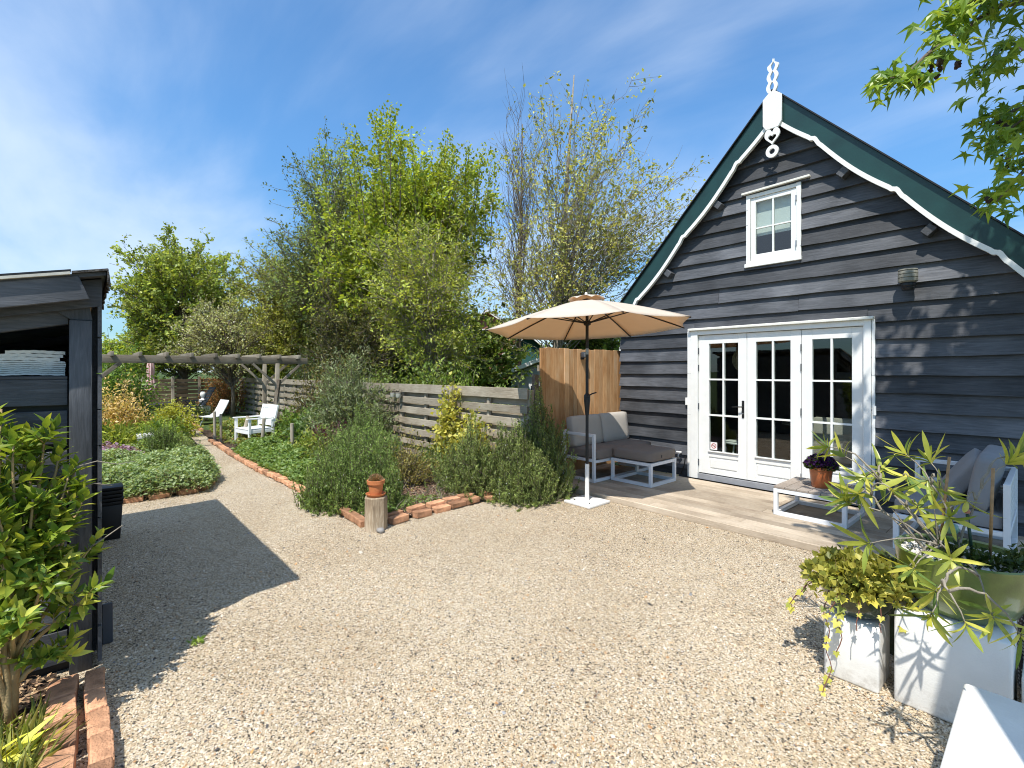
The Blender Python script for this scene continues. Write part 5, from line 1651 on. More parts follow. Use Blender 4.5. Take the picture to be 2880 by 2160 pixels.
def far_seating():
    t = thing('garden_table', 'dark grey slab sided garden table at the end of the path', 'table', (-20.4, 1.85, 0))
    MB().box(-20.85, -20.0, 1.30, 2.42, .50, .55).build('table_top', m_darkgrey, t, bevel=.008)
    for y in (1.36, 2.32): MB().box(-20.8, -20.05, y, y + .05, 0, .50).build('leg', m_darkgrey, t)
    MB().box(-20.07, -20.045, 1.41, 2.32, .05, .498).build('side_panel', m_darkgrey, t)
    m_ch = plain('anthracite_chair', (0.022, 0.030, 0.042), rough=.45, var=.1)
    for (x, y, a, lab, rec) in ((-20.15, 2.95, 12, 'dark reclining chair right of the far garden table', 30), (-20.3, .75, 175, 'dark reclining chair left of the far garden table', 30)):
        c = thing('reclining_chair', lab, 'chair', (x, y, 0), 'dark chairs at the far garden table')
        M = Matrix.Translation((x, y, 0)) @ Matrix.Rotation(R(a), 4, 'Z')    # faces local -Y
        for s in (-1, 1):
            MB().beam((s * .27, -.30, 0), (s * .27, .20, .62), .03, .03).xf(M).build('leg', m_ch, c)
            MB().beam((s * .27, .34, 0), (s * .27, -.18, .60), .03, .03).xf(M).build('leg', m_ch, c)
            MB().box(s * .27 - .03, s * .27 + .03, -.28, .28, .60, .63).xf(M).build('armrest', m_ch, c)
        for k in range(5): MB().box(-.25, .25, -.25 + k * .1, -.17 + k * .1, .40, .42).xf(M).build('seat_slat', m_ch, c)
        rot = Matrix.Translation((0, .24, .42)) @ Matrix.Rotation(R(-rec), 4, 'X')
        for k in range(7): MB().box(-.25, .25, -.01, .012, .03 + k * .105, .12 + k * .105).xf(M @ rot).build('back_slat', m_ch, c)
    # folded parasol with faded red stripes
    x, y = -20.55, 1.76
    p = thing('folded_parasol', 'closed pink and white striped parasol at the far garden table', 'parasol', (x, y, 0))
    m, nt, N, L, b = new_mat('pink_stripes')
    tc = N.new('ShaderNodeTexCoord'); wv = N.new('ShaderNodeTexWave'); wv.inputs['Scale'].default_value = 8; wv.bands_direction = 'Y'
    L.new(tc.outputs['Object'], wv.inputs['Vector'])
    rp = ramp(N, [(.4, (.52, .22, .20)), (.6, (.62, .50, .46))]); L.new(wv.outputs['Fac'], rp.inputs['Fac']); L.new(rp.outputs['Color'], b.inputs['Base Color']); b.inputs['Roughness'].default_value = .9
    MB().tube([(x, y, 0), (x, y, 2.12)], .02, 8).build('pole', m_bark, p)
    n = 32; vs = []; fs = []
    pr = [(.02, 2.14), (.06, 2.08), (.10, 1.8), (.10, 1.52), (.075, 1.46), (.11, 1.36), (.165, 1.12), (.15, 1.02)]
    for r_, z in pr:
        for k in range(n):
            rr = r_ * (1 + .16 * math.cos(k * math.pi / 2 * 1.0) * (1 if r_ > .05 else 0))
            vs.append((x + rr * math.cos(2 * math.pi * k / n), y + rr * math.sin(2 * math.pi * k / n), z + (.03 * math.cos(k * math.pi / 2) if z < 1.05 else 0)))
    for i in range(len(pr) - 1):
        for k in range(n): fs.append((i * n + k, i * n + (k + 1) % n, (i + 1) * n + (k + 1) % n, (i + 1) * n + k))
    MB().add(vs, fs).build('canopy', m, p, smooth=True)
    MB().tube([(x + .085 * math.cos(k * .3927), y + .085 * math.sin(k * .3927), 1.47) for k in range(17)], .012, 6, cap=False).build('tie_band', MATS['pink_stripes'], p)
far_seating()

def stone_stool():
    x, y = -12.2, .95
    t = thing('stone_stool', 'small pale grey stone stool among the plants left of the path', 'stool', (x, y, 0))
    MB().box(x - .15, x + .15, y - .14, y + .14, .30, .39).build('seat', m_concrete, t, bevel=.01)
    for s in (-1, 1): MB().box(x - .13, x + .13, y + s * .10 - .03, y + s * .10 + .03, 0, .298).build('leg', m_concrete, t, bevel=.008)
stone_stool()

def jars():
    for x, lab in ((-8.83, 'left one of two small glass jars hanging on the slat fence'), (-8.60, 'right one of two small glass jars hanging on the slat fence')):
        z, y = 1.13, 4.66
        t = thing('hanging_jar', lab, 'jar', (x, y, z), 'jars on the fence')
        MB().lathe([(0, 0), (.05, 0), (.056, .01), (.056, .085), (.045, .10)], (x, y, z), 18).build('jar', plain('cloudy_glass', (0.42, 0.42, 0.36), rough=.2, coat=.4) if 'cloudy_glass' not in MATS else MATS['cloudy_glass'], t, smooth='auto')
        MB().lathe([(.058, .085), (.060, .09), (.060, .105), (.046, .108)], (x, y, z), 18).build('rim', m_bark_l, t, smooth='auto')
        MB().tube([(x - .05, y, z + .1), (x, y + .03, z + .16), (x, y + .075, z + .14), (x + .0, y + .07, z + .04)], .004, 5).build('wire', m_black, t)
jars()

# ================================================================== neighbours beyond the fence
def neighbour(name, label, c, w, d, h, rise, wall, roofc, rot, wins):
    t = thing(name, label, 'house', (c[0], c[1], 0))
    M = Matrix.Translation((c[0], c[1], 0)) @ Matrix.Rotation(R(rot), 4, 'Z')
    m_w = plain(name + '_wall', wall, rough=.85, var=.1, nscale=3); m_r = plain(name + '_tiles', roofc, rough=.85, var=.25, nscale=10, bump=.5)
    MB().prism([(-w / 2, -d / 2, 0), (w / 2, -d / 2, 0), (w / 2, -d / 2, h), (0, -d / 2, h + rise), (-w / 2, -d / 2, h)], (0, d, 0)).xf(M).build('wall', m_w, t)
    for s in (-1, 1):
        a = Vector((0, -d / 2 - .3, h + rise + .14)); b_ = Vector((s * (w / 2 + .35), -d / 2 - .3, h - .35 * rise / (w / 2) + .14))
        rf = MB().prism([a, b_, b_ - Vector((0, 0, .12)), a - Vector((0, 0, .12))], (0, d + .6, 0)).xf(M).build('roof', m_r, t)
        MB().prism([a + Vector((0, -.03, .02)), b_ + Vector((0, -.03, .02)), b_ + Vector((0, -.03, -.1)), a + Vector((0, -.03, -.1))], (0, .03, 0)).xf(M).build('verge_board', m_white, rf)
    for x, z, ww, hh in wins:
        wn_ = MB().box(x - ww / 2 - .06, x + ww / 2 + .06, -d / 2 - .05, -d / 2 - .005, z - .06, z + hh + .06).xf(M).build('window', m_white, t)
        MB().box(x - ww / 2, x + ww / 2, -d / 2 - .07, -d / 2 - .052, z, z + hh).xf(M).build('pane', plain('dark_pane', (0.03, 0.04, 0.05), rough=.08) if 'dark_pane' not in MATS else MATS['dark_pane'], wn_)
neighbour('brick_house', 'neighbouring brick house with orange tiled roof behind the fence trees', (-21.5, 17.5), 6, 7, 2.55, 2.0, (.36, .17, .11), (.50, .19, .085), 48, [(-1.6, .9, 1.2, 1.2), (1.6, .9, 1.2, 1.2), (0, 2.9, 1, .8)])
neighbour('green_barn', 'dark green neighbouring barn seen under the parasol rim', (-17.4, 16.6), 1.9, 2.5, 2.5, .8, (.02, .085, .075), (.30, .13, .08), 45, [(.8, .8, .9, 1.0)])
neighbour('garden_shed', 'low grey neighbouring shed beyond the plank screen', (-11.2, 11.2), 1.7, 1.6, 1.55, .35, (.40, .41, .44), (.50, .47, .38), 42, [(0, .7, .5, .5)])

# ================================================================== plants
LEAF_GAIN = 2.15
def tubes_np(paths, rads, n=5):
    """many thin tubes (arrays m x k x 3, radii m x k) as one vertex/face set"""
    paths = np.asarray(paths, float); rads = np.asarray(rads, float)
    m, k, _ = paths.shape
    d = np.empty_like(paths)
    d[:, 1:-1] = paths[:, 2:] - paths[:, :-2]; d[:, 0] = paths[:, 1] - paths[:, 0]; d[:, -1] = paths[:, -1] - paths[:, -2]
    d = unit(d)
    ref = np.tile(np.array([.31, .17, .93]), (m, k, 1))
    s = unit(np.cross(d, ref)); u = np.cross(s, d)
    a = np.arange(n) * 2 * np.pi / n
    V = paths[:, :, None, :] + rads[:, :, None, None] * (s[:, :, None, :] * np.cos(a)[None, None, :, None] + u[:, :, None, :] * np.sin(a)[None, None, :, None])
    V = V.reshape(-1, 3)
    base = (np.arange(m)[:, None, None] * k + np.arange(k - 1)[None, :, None]) * n
    j = np.arange(n)[None, None, :]
    F = np.stack([base + j, base + (j + 1) % n, base + n + (j + 1) % n, base + n + j], -1).reshape(-1, 4)
    return V, F

def wood_part(name, parent, sets, mat):
    Vs, Fs, o = [], [], 0
    for V, F in sets:
        Vs.append(V); Fs.append(F + o); o += len(V)
    V = np.vstack(Vs) - np.array(org(parent)); F = np.vstack(Fs)
    me = np_mesh(name, (V, F), 4)
    me.materials.append(mat)
    ob = link(name, me, None, parent, smooth=True)
    return ob

def foliage(name, parent, P, D, N, L, W, cols, mat=None, **k):
    me = leaf_mesh(name, P - np.array(org(parent)), D, N, L, W, cols, **k)
    return tag(link(name, me, mat or m_leaf, parent), kind='stuff')

def bez(p, c, q, u):
    u = u[None, :, None]
    return p[:, None] * (1 - u) ** 2 + c[:, None] * 2 * u * (1 - u) + q[:, None] * u * u

def make_tree(name, label, base, trunk, trunk_r, blobs, seed, twigs=8, twl=.55, up=.5, leaves=18, L=.07, W=.045, pal=None, bark=None, shell=.45, leafless=0.0, spread=.05, cat='tree', group=None, jit=.2, droop=0.0, branch_r=.03, crown_name='crown', keep=None, leafdir=.6, att=(.45, .35)):
    """trunk with limbs to many clumps, twigs from the limbs, leaves along the twigs"""
    rng = np.random.default_rng(seed)
    t = thing(name, label, cat, base, group)
    tp = np.array(trunk, float); nt = len(tp)
    cs = []
    for (cx, cy, cz, rx, ry, rz, n) in blobs:
        d = rdir(rng, n); r_ = (shell + (1 - shell) * rng.random((n, 1))) ** 1.0
        cs.append(np.array([cx, cy, cz]) + d * r_ * np.array([rx, ry, rz]))
    C = np.vstack(cs); m = len(C)
    # attachment on the trunk: lower than the clump
    zt = tp[:, 2]
    za = np.clip(zt[0] + (C[:, 2] - zt[0]) * (att[0] + att[1] * rng.random(m)), zt[0] + .18 * (zt[-1] - zt[0]), zt[-1])
    A = np.stack([np.interp(za, zt, tp[:, k]) for k in range(3)], 1)
    mid = A * .45 + C * .55; mid[:, 2] -= .0; mid[:, 2] += .12 * np.linalg.norm((C - A)[:, :2], axis=1) * (1 if up > 0 else .3)
    u = np.linspace(0, 1, 8)
    B = bez(A, mid, C, u)
    ln = np.linalg.norm(C - A, axis=1)
    B[:, 1:-1] += rng.normal(size=B[:, 1:-1].shape) * (.022 * ln)[:, None, None]
    br = (branch_r * (.45 + .35 * ln / (ln.mean() + 1e-6)))[:, None] * np.linspace(1, .18, 8)[None]
    sets = []
    mbt = MB().tube([tuple(p) for p in tp], [float(trunk_r * (1 - (.90 if name != 'sweetgum_tree' else .6) * k / (nt - 1))) for k in range(nt)], 10)
    # twigs
    K = m * twigs
    bi = np.repeat(np.arange(m), twigs)
    s = .40 + .6 * rng.random(K)
    idx = s * 7; i0 = np.clip(idx.astype(int), 0, 6); fr = (idx - i0)[:, None]
    O = B[bi, i0] * (1 - fr) + B[bi, i0 + 1] * fr
    out = unit(B[bi, 7] - B[bi, 4])
    TD = unit(rdir(rng, K) * .9 + out * .7 + np.array([0, 0, up]))
    TL = twl * (.5 + .9 * rng.random(K))
    E_ = O + TD * TL[:, None]; E_[:, 2] -= droop * TL
    Mi = (O + E_) / 2 + rng.normal(size=O.shape) * (.06 * TL)[:, None]
    T3 = np.stack([O, Mi, E_], 1)
    sets.append(tubes_np(B, br, 4))
    sets.append(tubes_np(T3, np.tile(np.array([[.0085, .006, .003]]) * (branch_r / .03) ** .5, (K, 1)), 3))
    tr = mbt.build('trunk', bark or m_bark, t, smooth=True)
    wood_part('branches', t, sets, bark or m_bark)
    # leaves
    alive = rng.random(K) > leafless
    ti = np.repeat(np.arange(K)[alive], leaves); n = len(ti)
    v = (.08 + .95 * rng.random(n))[:, None]
    P = np.where(v < .5, T3[ti, 0] + (T3[ti, 1] - T3[ti, 0]) * v * 2, T3[ti, 1] + (T3[ti, 2] - T3[ti, 1]) * (v * 2 - 1))
    P = P + rng.normal(size=P.shape) * spread
    D = unit(TD[ti] * leafdir + rdir(rng, n)); 
    N = unit(rdir(rng, n) * .8 + np.array([0, 0, .9]))
    tone = (rng.random(m) * .85 + .62)[bi[ti]][:, None]        # each clump has its own tone
    cols = palette(rng, pal, n, jit) * tone
    sz = (.5 + 1.0 * rng.random(n) ** 1.5)
    if keep is not None:
        kq = keep(P); P, D, N, cols, sz = P[kq], D[kq], N[kq], cols[kq], sz[kq]
    foliage(crown_name, t, P, D, N, L * sz, W * sz, cols)
    return t

YG = [(.15, .185, .022), (.20, .23, .028), (.11, .15, .022), (.17, .19, .03)]
MG = [(.075, .115, .022), (.10, .14, .03), (.055, .085, .018), (.13, .155, .035)]
DG = [(.030, .050, .014), (.045, .065, .018), (.06, .075, .022), (.022, .036, .012)]
GG = [(.10, .13, .045), (.08, .11, .035), (.14, .165, .055), (.12, .14, .04)]
OL = [(.18, .19, .055), (.23, .225, .065), (.14, .155, .045), (.26, .245, .085)]

# round lime tree at the end of the garden
make_tree('round_tree', 'broad round fresh green tree behind the far end of the garden', (-23.3, 3.0, 0), [(-23.3, 3.0, 0), (-23.3, 3.02, 1.5), (-23.25, 3.05, 3), (-23.3, 3.0, 5), (-23.3, 3.0, 6.6)], .22,
          [(-23.4, 3.15, 4.7, 2.5, 2.85, 2.75, 330), (-23.4, 3.0, 2.7, 2.2, 2.7, 1.2, 90)], 101, twigs=8, twl=.36, up=.25, leaves=14, L=.11, W=.085, pal=[(.13, .165, .028), (.17, .20, .035), (.09, .125, .022), (.20, .22, .055)], shell=.55)
# small blossoming tree inside the garden
make_tree('apple_tree', 'small pale blossoming tree in front of the far fence corner', (-19.6, 4.05, 0), [(-19.6, 4.05, 0), (-19.55, 4.05, .8), (-19.6, 4.0, 1.4), (-19.6, 4.0, 3.0)], .085,
          [(-19.7, 3.7, 2.9, 1.8, 1.75, 1.5, 170)], 102, twigs=8, twl=.42, leaves=13, L=.06, W=.05, pal=[(.20, .21, .09), (.14, .16, .05), (.36, .34, .28), (.24, .24, .11), (.13, .15, .04)], shell=.3)
# yellow green tree in the middle left
make_tree('hornbeam_tree', 'dense yellow green bushy tree left of the dark evergreen', (-20.2, 6.3, 0), [(-20.2, 6.3, 0), (-20.1, 6.3, 1.8), (-20.2, 6.3, 3.2), (-20.2, 6.3, 5.4)], .16,
          [(-20.3, 5.9, 4.2, 2.0, 2.2, 2.4, 190), (-19.0, 6.2, 2.8, 1.9, 2.0, 2.2, 150)], 103, twigs=9, twl=.5, up=.3, leaves=15, L=.09, W=.06, pal=[(.14, .155, .03), (.18, .185, .035), (.11, .125, .028), (.16, .15, .04)], shell=.4)
# grey green tree whose sprays stick out on the left of the group
make_tree('pear_tree', 'loose grey green tree leaning out at the left of the tall group', (-17.4, 7.1, 0), [(-17.4, 7.1, 0), (-17.4, 7.1, 2.5), (-17.5, 7.0, 5), (-17.5, 6.9, 8.8)], .18,
          [(-17.3, 7.0, 7.0, 1.9, 1.9, 3.4, 170), (-17.8, 6.2, 5.4, 2.1, 2.2, 2.2, 120)], 104, twigs=9, twl=.7, up=.2, leaves=14, L=.085, W=.055, pal=GG, shell=.4, droop=.15)
# the tall bright tree with upright shoots
make_tree('maple_tree', 'tall bright yellow green tree with upright leafy shoots', (-12.9, 7.8, 0), [(-12.9, 7.8, 0), (-12.9, 7.8, 2.2), (-13.0, 7.8, 4.5), (-13.1, 7.75, 6.5), (-13.2, 7.7, 8.2)], .17,
          [(-13.2, 7.7, 6.1, 2.7, 3.0, 2.5, 250), (-13.8, 6.9, 4.3, 2.4, 2.5, 1.9, 125)], 105, twigs=8, twl=.55, up=.45, leaves=19, L=.12, W=.08, pal=YG, shell=.35, spread=.07)
def upright_shoots():
    # long straight shoots on top of the bright tree
    rng = np.random.default_rng(55)
    t = [o for o in bpy.data.objects if o.name.startswith('maple_tree')][0]
    n = 34
    off = np.clip(rng.normal(size=(n, 3)), -1.5, 1.5)
    base = np.array([-13.25, 7.65, 8.1]) + off * np.array([1.25, 1.45, .2]) - np.stack([np.zeros(n), np.zeros(n), .38 * (off[:, 0] ** 2 + off[:, 1] ** 2)], 1)
    ln = .4 + 1.25 * rng.random(n) ** 1.4
    tip = base + np.stack([off[:, 0] * .22 + rng.normal(0, .12, n), off[:, 1] * .22 + rng.normal(0, .12, n), ln], 1)
    mid = (base + tip) / 2 + rng.normal(size=(n, 3)) * .08
    u = np.linspace(0, 1, 6)
    B = bez(base - np.array([0, 0, 1.3]), mid, tip, u)
    sw = wood_part('shoot_wood', t, [tubes_np(B, np.tile(np.linspace(.016, .004, 6), (n, 1)), 4)], m_bark)
    tag(sw, kind='stuff')
    k = 170; ti = np.repeat(np.arange(n), k); v = rng.random(n * k) * .98
    i0 = np.clip((v * 5).astype(int), 0, 4); f = (v * 5 - i0)[:, None]
    P = B[ti, i0] * (1 - f) + B[ti, i0 + 1] * f + rng.normal(size=(n * k, 3)) * .10
    D = unit(rdir(rng, n * k) + [0, 0, .35])
    foliage('shoot_leaves', t, P, D, rdir(rng, n * k) + [0, 0, .6], .105, .066, palette(rng, YG, n * k))
upright_shoots()
# evergreen in the shade below
make_tree('holly_tree', 'dark brown green evergreen below the tall bright tree', (-13.9, 5.9, 0), [(-13.9, 5.9, 0), (-13.9, 5.9, 1.5), (-13.9, 5.9, 4.2)], .12,
          [(-13.9, 5.7, 2.6, 1.35, 1.2, 2.0, 130), (-12.5, 6.0, 2.0, 1.2, 1.0, 1.5, 80)], 106, twigs=8, twl=.38, leaves=16, L=.065, W=.04, pal=[(.045, .055, .016), (.065, .065, .02), (.032, .045, .013), (.09, .08, .028)], shell=.4)
# cherry in front of the tall tree: lower thin foliage
make_tree('cherry_tree', 'thin branched cherry tree directly behind the slat fence', (-10.4, 6.5, 0), [(-10.4, 6.5, 0), (-10.4, 6.5, 1.2), (-10.3, 6.5, 2.4), (-10.4, 6.6, 4.6)], .085,
          [(-10.6, 6.5, 4.0, 1.9, 1.9, 1.9, 130), (-10.2, 6.6, 2.4, 1.3, 1.3, .8, 35)], 107, twigs=8, twl=.55, up=.2, leaves=12, L=.095, W=.042, pal=[(.19, .215, .04), (.15, .18, .032), (.23, .23, .05), (.12, .15, .03)], bark=m_bark_l, shell=.3, droop=.2, branch_r=.018)
# the tall airy tree at the right, young leaves, sky through it
make_tree('birch_tree', 'tall airy tree with sparse young leaves behind the parasol', (-9.4, 10.0, 0), [(-9.4, 10.0, 0), (-9.35, 10.0, 2), (-9.15, 10.0, 4.5), (-8.95, 10.0, 7), (-8.7, 10.0, 9.7)], .15,
          [(-8.7, 10.2, 6.7, 2.6, 3.1, 3.4, 140), (-7.6, 10.6, 5.0, 2.4, 2.4, 1.8, 60), (-6.4, 10.6, 5.6, 1.3, 1.3, 1.0, 26), (-10.0, 9.4, 4.2, 2.0, 2.0, 1.9, 45)], 108, twigs=7, twl=.6, up=.3, leaves=9, L=.092, W=.056, pal=OL, bark=m_bark_l, shell=.25, leafless=.18, branch_r=.018, spread=.06, att=(.38, .38))
# leafless top standing up between the two
make_tree('bare_tree', 'almost leafless tall tree between the bright and the airy tree', (-11.6, 10.6, 0), [(-11.6, 10.6, 0), (-11.6, 10.6, 3), (-11.5, 10.6, 6), (-11.4, 10.6, 9.6)], .12,
          [(-11.5, 10.6, 8.3, 1.0, 1.1, 2.5, 42), (-11.5, 10.6, 5.5, 1.4, 1.4, 2.0, 40)], 109, twigs=6, twl=.9, up=1.0, leaves=4, L=.07, W=.05, pal=OL, bark=m_bark, shell=.3, leafless=.75, branch_r=.018)

# filler trees and hedges far behind, closing the view above the fences
for k, (x, y, h, r_, pal, lab) in enumerate([(-30, 9, 5.0, 3.0, MG, 'distant mid green tree behind the round tree and hedge'), (-27, -3, 3.6, 2.4, MG, 'distant green tree seen over the shed roof edge'), (-29, 1.0, 3.0, 2.0, YG, 'distant yellow green shrub tree left of the round tree'),
                                           (-24, 13, 4.6, 3.2, DG, 'distant dark tree behind the yellow green tree'), (-26, 6.6, 4.2, 2.6, MG, 'distant green tree between the round and the yellow green tree'), (-15.5, 9.5, 3.8, 2.4, MG, 'mid green tree deep behind the dark evergreen'), (-10.3, 12.7, 3.3, 1.7, MG, 'green shrub tree just behind the plank screen'),
                                           (-12.3, 9.0, 3.0, 1.8, MG, 'green shrub tree under the airy tree behind the cherry')]):
    make_tree('distant_tree', lab, (x, y, 0), [(x, y, 0), (x, y, h * .5), (x, y, h)], .15, [(x, y, h * .60, r_, r_, h * .50, 100)], 200 + k, twigs=8, twl=.7, leaves=14, L=.15, W=.11, pal=pal, shell=.45, group='distant trees')

# ------------------------------------------------------------ shrubs
def shrub(name, label, c, rad, n_stem, seed, pal, L=.05, W=.03, leaves=30, twl=.3, up=.5, bark=None, cat='shrub', mat=None, dens=1.0, z0=0.0, group=None):
    """stems fan out from the foot and end on an uneven dome; leaves along their upper part"""
    rng = np.random.default_rng(seed)
    t = thing(name, label, cat, (c[0], c[1], 0), group)
    d = rdir(rng, n_stem); d[:, 2] = np.abs(d[:, 2]) * .9 + .12; d = unit(d)
    lump = 1 + .22 * np.sin(d[:, 0] * 4 + seed) * np.sin(d[:, 1] * 5 + seed * 2) + .12 * rng.normal(size=n_stem)
    tip = np.array([c[0], c[1], z0]) + d * np.array(rad) * (lump * (.55 + .45 * np.sqrt(rng.random(n_stem))))[:, None]
    base = np.array([c[0], c[1], 0]) + rng.normal(size=(n_stem, 3)) * np.array([rad[0] * .22, rad[1] * .22, 0])
    base[:, 2] = 0
    mid = base * .5 + tip * .5; mid[:, 2] += .12 * rad[2]
    u = np.linspace(0, 1, 6)
    B = bez(base, mid, tip, u); B[:, 1:-1] += rng.normal(size=B[:, 1:-1].shape) * .02
    wood_part('stems', t, [tubes_np(B, np.tile(np.linspace(.009, .003, 6), (n_stem, 1)), 3)], bark or m_bark)
    ti = np.repeat(np.arange(n_stem), leaves); n = len(ti)
    v = .25 + .75 * np.sqrt(rng.random(n)); i0 = np.clip((v * 5).astype(int), 0, 4); f = (v * 5 - i0)[:, None]
    P = B[ti, i0] * (1 - f) + B[ti, i0 + 1] * f + rng.normal(size=(n, 3)) * twl * .35
    P[:, 2] = np.maximum(P[:, 2], .02)
    D = unit(rdir(rng, n) + d[ti] * .5 + [0, 0, up])
    tone = (.7 + .6 * rng.random(n_stem))[ti][:, None]
    sz = .65 + .7 * rng.random(n)
    foliage('foliage', t, P, D, rdir(rng, n) * .8 + [0, 0, .8], L * sz, W * sz, palette(rng, pal, n) * tone, mat=mat)
    return t

def rosemary(label, lobes, seed, pal, shoots=900, per=50):
    """upright needle-leaved shoots"""
    rng = np.random.default_rng(seed)
    c0 = lobes[0]
    t = thing('rosemary_bush', label, 'shrub', (c0[0], c0[1], 0), 'rosemary bushes')
    tot = sum(l[3] * l[4] * l[5] for l in lobes)
    Bs, ds = [], []
    for (x, y, z, rx, ry, rz) in lobes:
        k = int(shoots * rx * ry * rz / tot)
        d = rdir(rng, k); d[:, 2] = np.abs(d[:, 2])
        lump = 1 + .20 * np.sin(d[:, 0] * 5 + seed + x) * np.cos(d[:, 1] * 4.3 + seed)
        tip = np.array([x, y, z]) + d * np.array([rx, ry, rz]) * (lump * (.62 + .40 * rng.random(k)))[:, None]
        ln = (.20 + .22 * rng.random(k))
        dr = unit(d * np.array([.55, .55, .3]) + np.array([0, 0, .85]) + rng.normal(size=(k, 3)) * .18)
        base = tip - dr * ln[:, None]; base[:, 2] = np.maximum(base[:, 2], .01)
        mid = (base + tip) / 2 + d * np.array([.03, .03, 0]) + rng.normal(size=(k, 3)) * .012
        Bs.append(bez(base, mid, tip, np.linspace(0, 1, 5))); ds.append(dr)
    B = np.vstack(Bs); dr = np.vstack(ds); m = len(B)
    # woody limbs inside
    kk = 60; ii = rng.integers(0, m, kk)
    root = np.array([c0[0], c0[1], 0]) + rng.normal(size=(kk, 3)) * np.array([c0[3] * .2, c0[4] * .2, 0])
    W_ = bez(root, root * .5 + B[ii, 0] * .5 + np.array([0, 0, .08]), B[ii, 0], np.linspace(0, 1, 5))
    wood_part('stems', t, [tubes_np(B, np.tile(np.linspace(.004, .0018, 5), (m, 1)), 3), tubes_np(W_, np.tile(np.linspace(.014, .006, 5), (kk, 1)), 5)], m_bark)
    ti = np.repeat(np.arange(m), per); n = len(ti)
    v = .04 + .98 * rng.random(n); i0 = np.clip((v * 4).astype(int), 0, 3); f = (v * 4 - i0)[:, None]
    P = B[ti, i0] * (1 - f) + B[ti, i0 + 1] * f
    ax = unit(B[ti, i0 + 1] - B[ti, i0])
    D = unit(ax * .75 + rdir(rng, n) * .85)
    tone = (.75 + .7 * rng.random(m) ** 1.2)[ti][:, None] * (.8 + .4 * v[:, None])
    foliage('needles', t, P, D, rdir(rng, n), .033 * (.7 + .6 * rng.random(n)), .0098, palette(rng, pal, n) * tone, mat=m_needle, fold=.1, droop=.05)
    # larger needles in a darker tone filling the inside
    qs = []
    for (x, y, z, rx, ry, rz) in lobes:
        k = int(2600 * rx * ry * rz / .4)
        d = rdir(rng, k); d[:, 2] = np.abs(d[:, 2])
        qs.append(np.array([x, y, z]) + d * np.array([rx, ry, rz]) * (.25 + .58 * rng.random((k, 1)) ** .7))
    Q = np.vstack(qs); k = len(Q)
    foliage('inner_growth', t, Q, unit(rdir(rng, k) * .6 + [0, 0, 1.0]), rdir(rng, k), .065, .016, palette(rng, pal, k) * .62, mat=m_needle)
    # tiny pale blue flowers
    k = int(m * .35); ii = rng.integers(0, m, k); vv = rng.random(k); j0 = np.clip((vv * 4).astype(int), 0, 3)
    P = B[ii, j0] + rng.normal(size=(k, 3)) * .012
    foliage('blossom', t, P, rdir(rng, k), rdir(rng, k), .014, .012, palette(rng, [(.42, .42, .56), (.55, .55, .62)], k))
    return t

RM = [(.070, .105, .026), (.095, .135, .034), (.055, .082, .024), (.12, .155, .042)]
RM2 = [(.080, .108, .030), (.105, .135, .037), (.062, .084, .026), (.13, .15, .046)]
rosemary('large rosemary bush spilling over the path left of the log', [(-5.75, 2.55, 0, .58, .62, .80), (-5.35, 2.62, 0, .42, .42, .62), (-6.45, 2.85, 0, .75, .65, .92), (-5.9, 2.2, 0, .45, .36, .50)], 301, RM, shoots=1700)
rosemary('largest rosemary bush between the mulch bed and the parasol', [(-4.75, 4.35, 0, .55, .62, 1.02), (-5.25, 3.95, 0, .62, .52, .94), (-4.72, 4.72, 0, .36, .40, 1.42), (-4.42, 4.25, 0, .38, .44, .70), (-4.5, 4.62, 0, .44, .36, 1.12)], 302, RM2, shoots=2000)
rosemary('rosemary bush against the fence behind the two hanging jars bed', [(-7.6, 3.5, 0, .70, .62, 1.05), (-7.0, 3.4, 0, .5, .5, .85)], 303, RM, shoots=900)
rosemary('tall rosemary sprig bush in the middle of the bed left of the path', [(-11.3, 1.15, 0, .42, .42, .66)], 304, RM, shoots=420)
rosemary('small loose rosemary bush at the left edge of the path', [(-10.5, 1.45, 0, .48, .30, .42)], 305, RM2, shoots=260)

shrub('olive_shrub', 'tall silvery green shrub in front of the slat fence', (-9.3, 3.95), (.82, .85, 2.2), 260, 401, [(.13, .155, .075), (.09, .115, .05), (.18, .20, .11), (.07, .09, .04)], L=.085, W=.022, leaves=44, twl=.16, up=.55)
shrub('cotoneaster_shrub', 'brownish dark shrub overhanging the fence right of the pergola', (-12.0, 4.4), (1.2, .8, 1.9), 190, 402, [(.09, .075, .025), (.06, .06, .02), (.13, .10, .03), (.05, .055, .02)], L=.05, W=.032, leaves=34, twl=.3)
shrub('laurel_shrub', 'dark green leafy shrub below the silvery shrub', (-10.2, 3.75), (.95, .7, .85), 170, 403, [(.04, .075, .018), (.06, .10, .025), (.08, .12, .03)], L=.10, W=.055, leaves=20, twl=.25)
shrub('purple_shrub', 'small dark purple leaved shrub between rosemary and silvery shrub', (-8.75, 3.35), (.32, .42, .72), 80, 404, [(.075, .028, .035), (.055, .022, .03), (.11, .05, .05)], L=.045, W=.032, leaves=30, twl=.2)
shrub('green_shrub', 'fresh green shrub behind the closed parasol at the far left', (-17.5, .75), (1.1, 1.0, 2.35), 150, 405, [(.07, .12, .02), (.10, .15, .03), (.05, .09, .018)], L=.09, W=.065, leaves=34, twl=.4)
shrub('pieris_shrub', 'orange and cream leaved shrub beside the shed and path bed', (-14.4, .62), (.75, .65, 1.25), 130, 406, [(.34, .24, .10), (.26, .20, .07), (.40, .30, .16), (.20, .17, .05)], L=.07, W=.035, leaves=36, twl=.3)
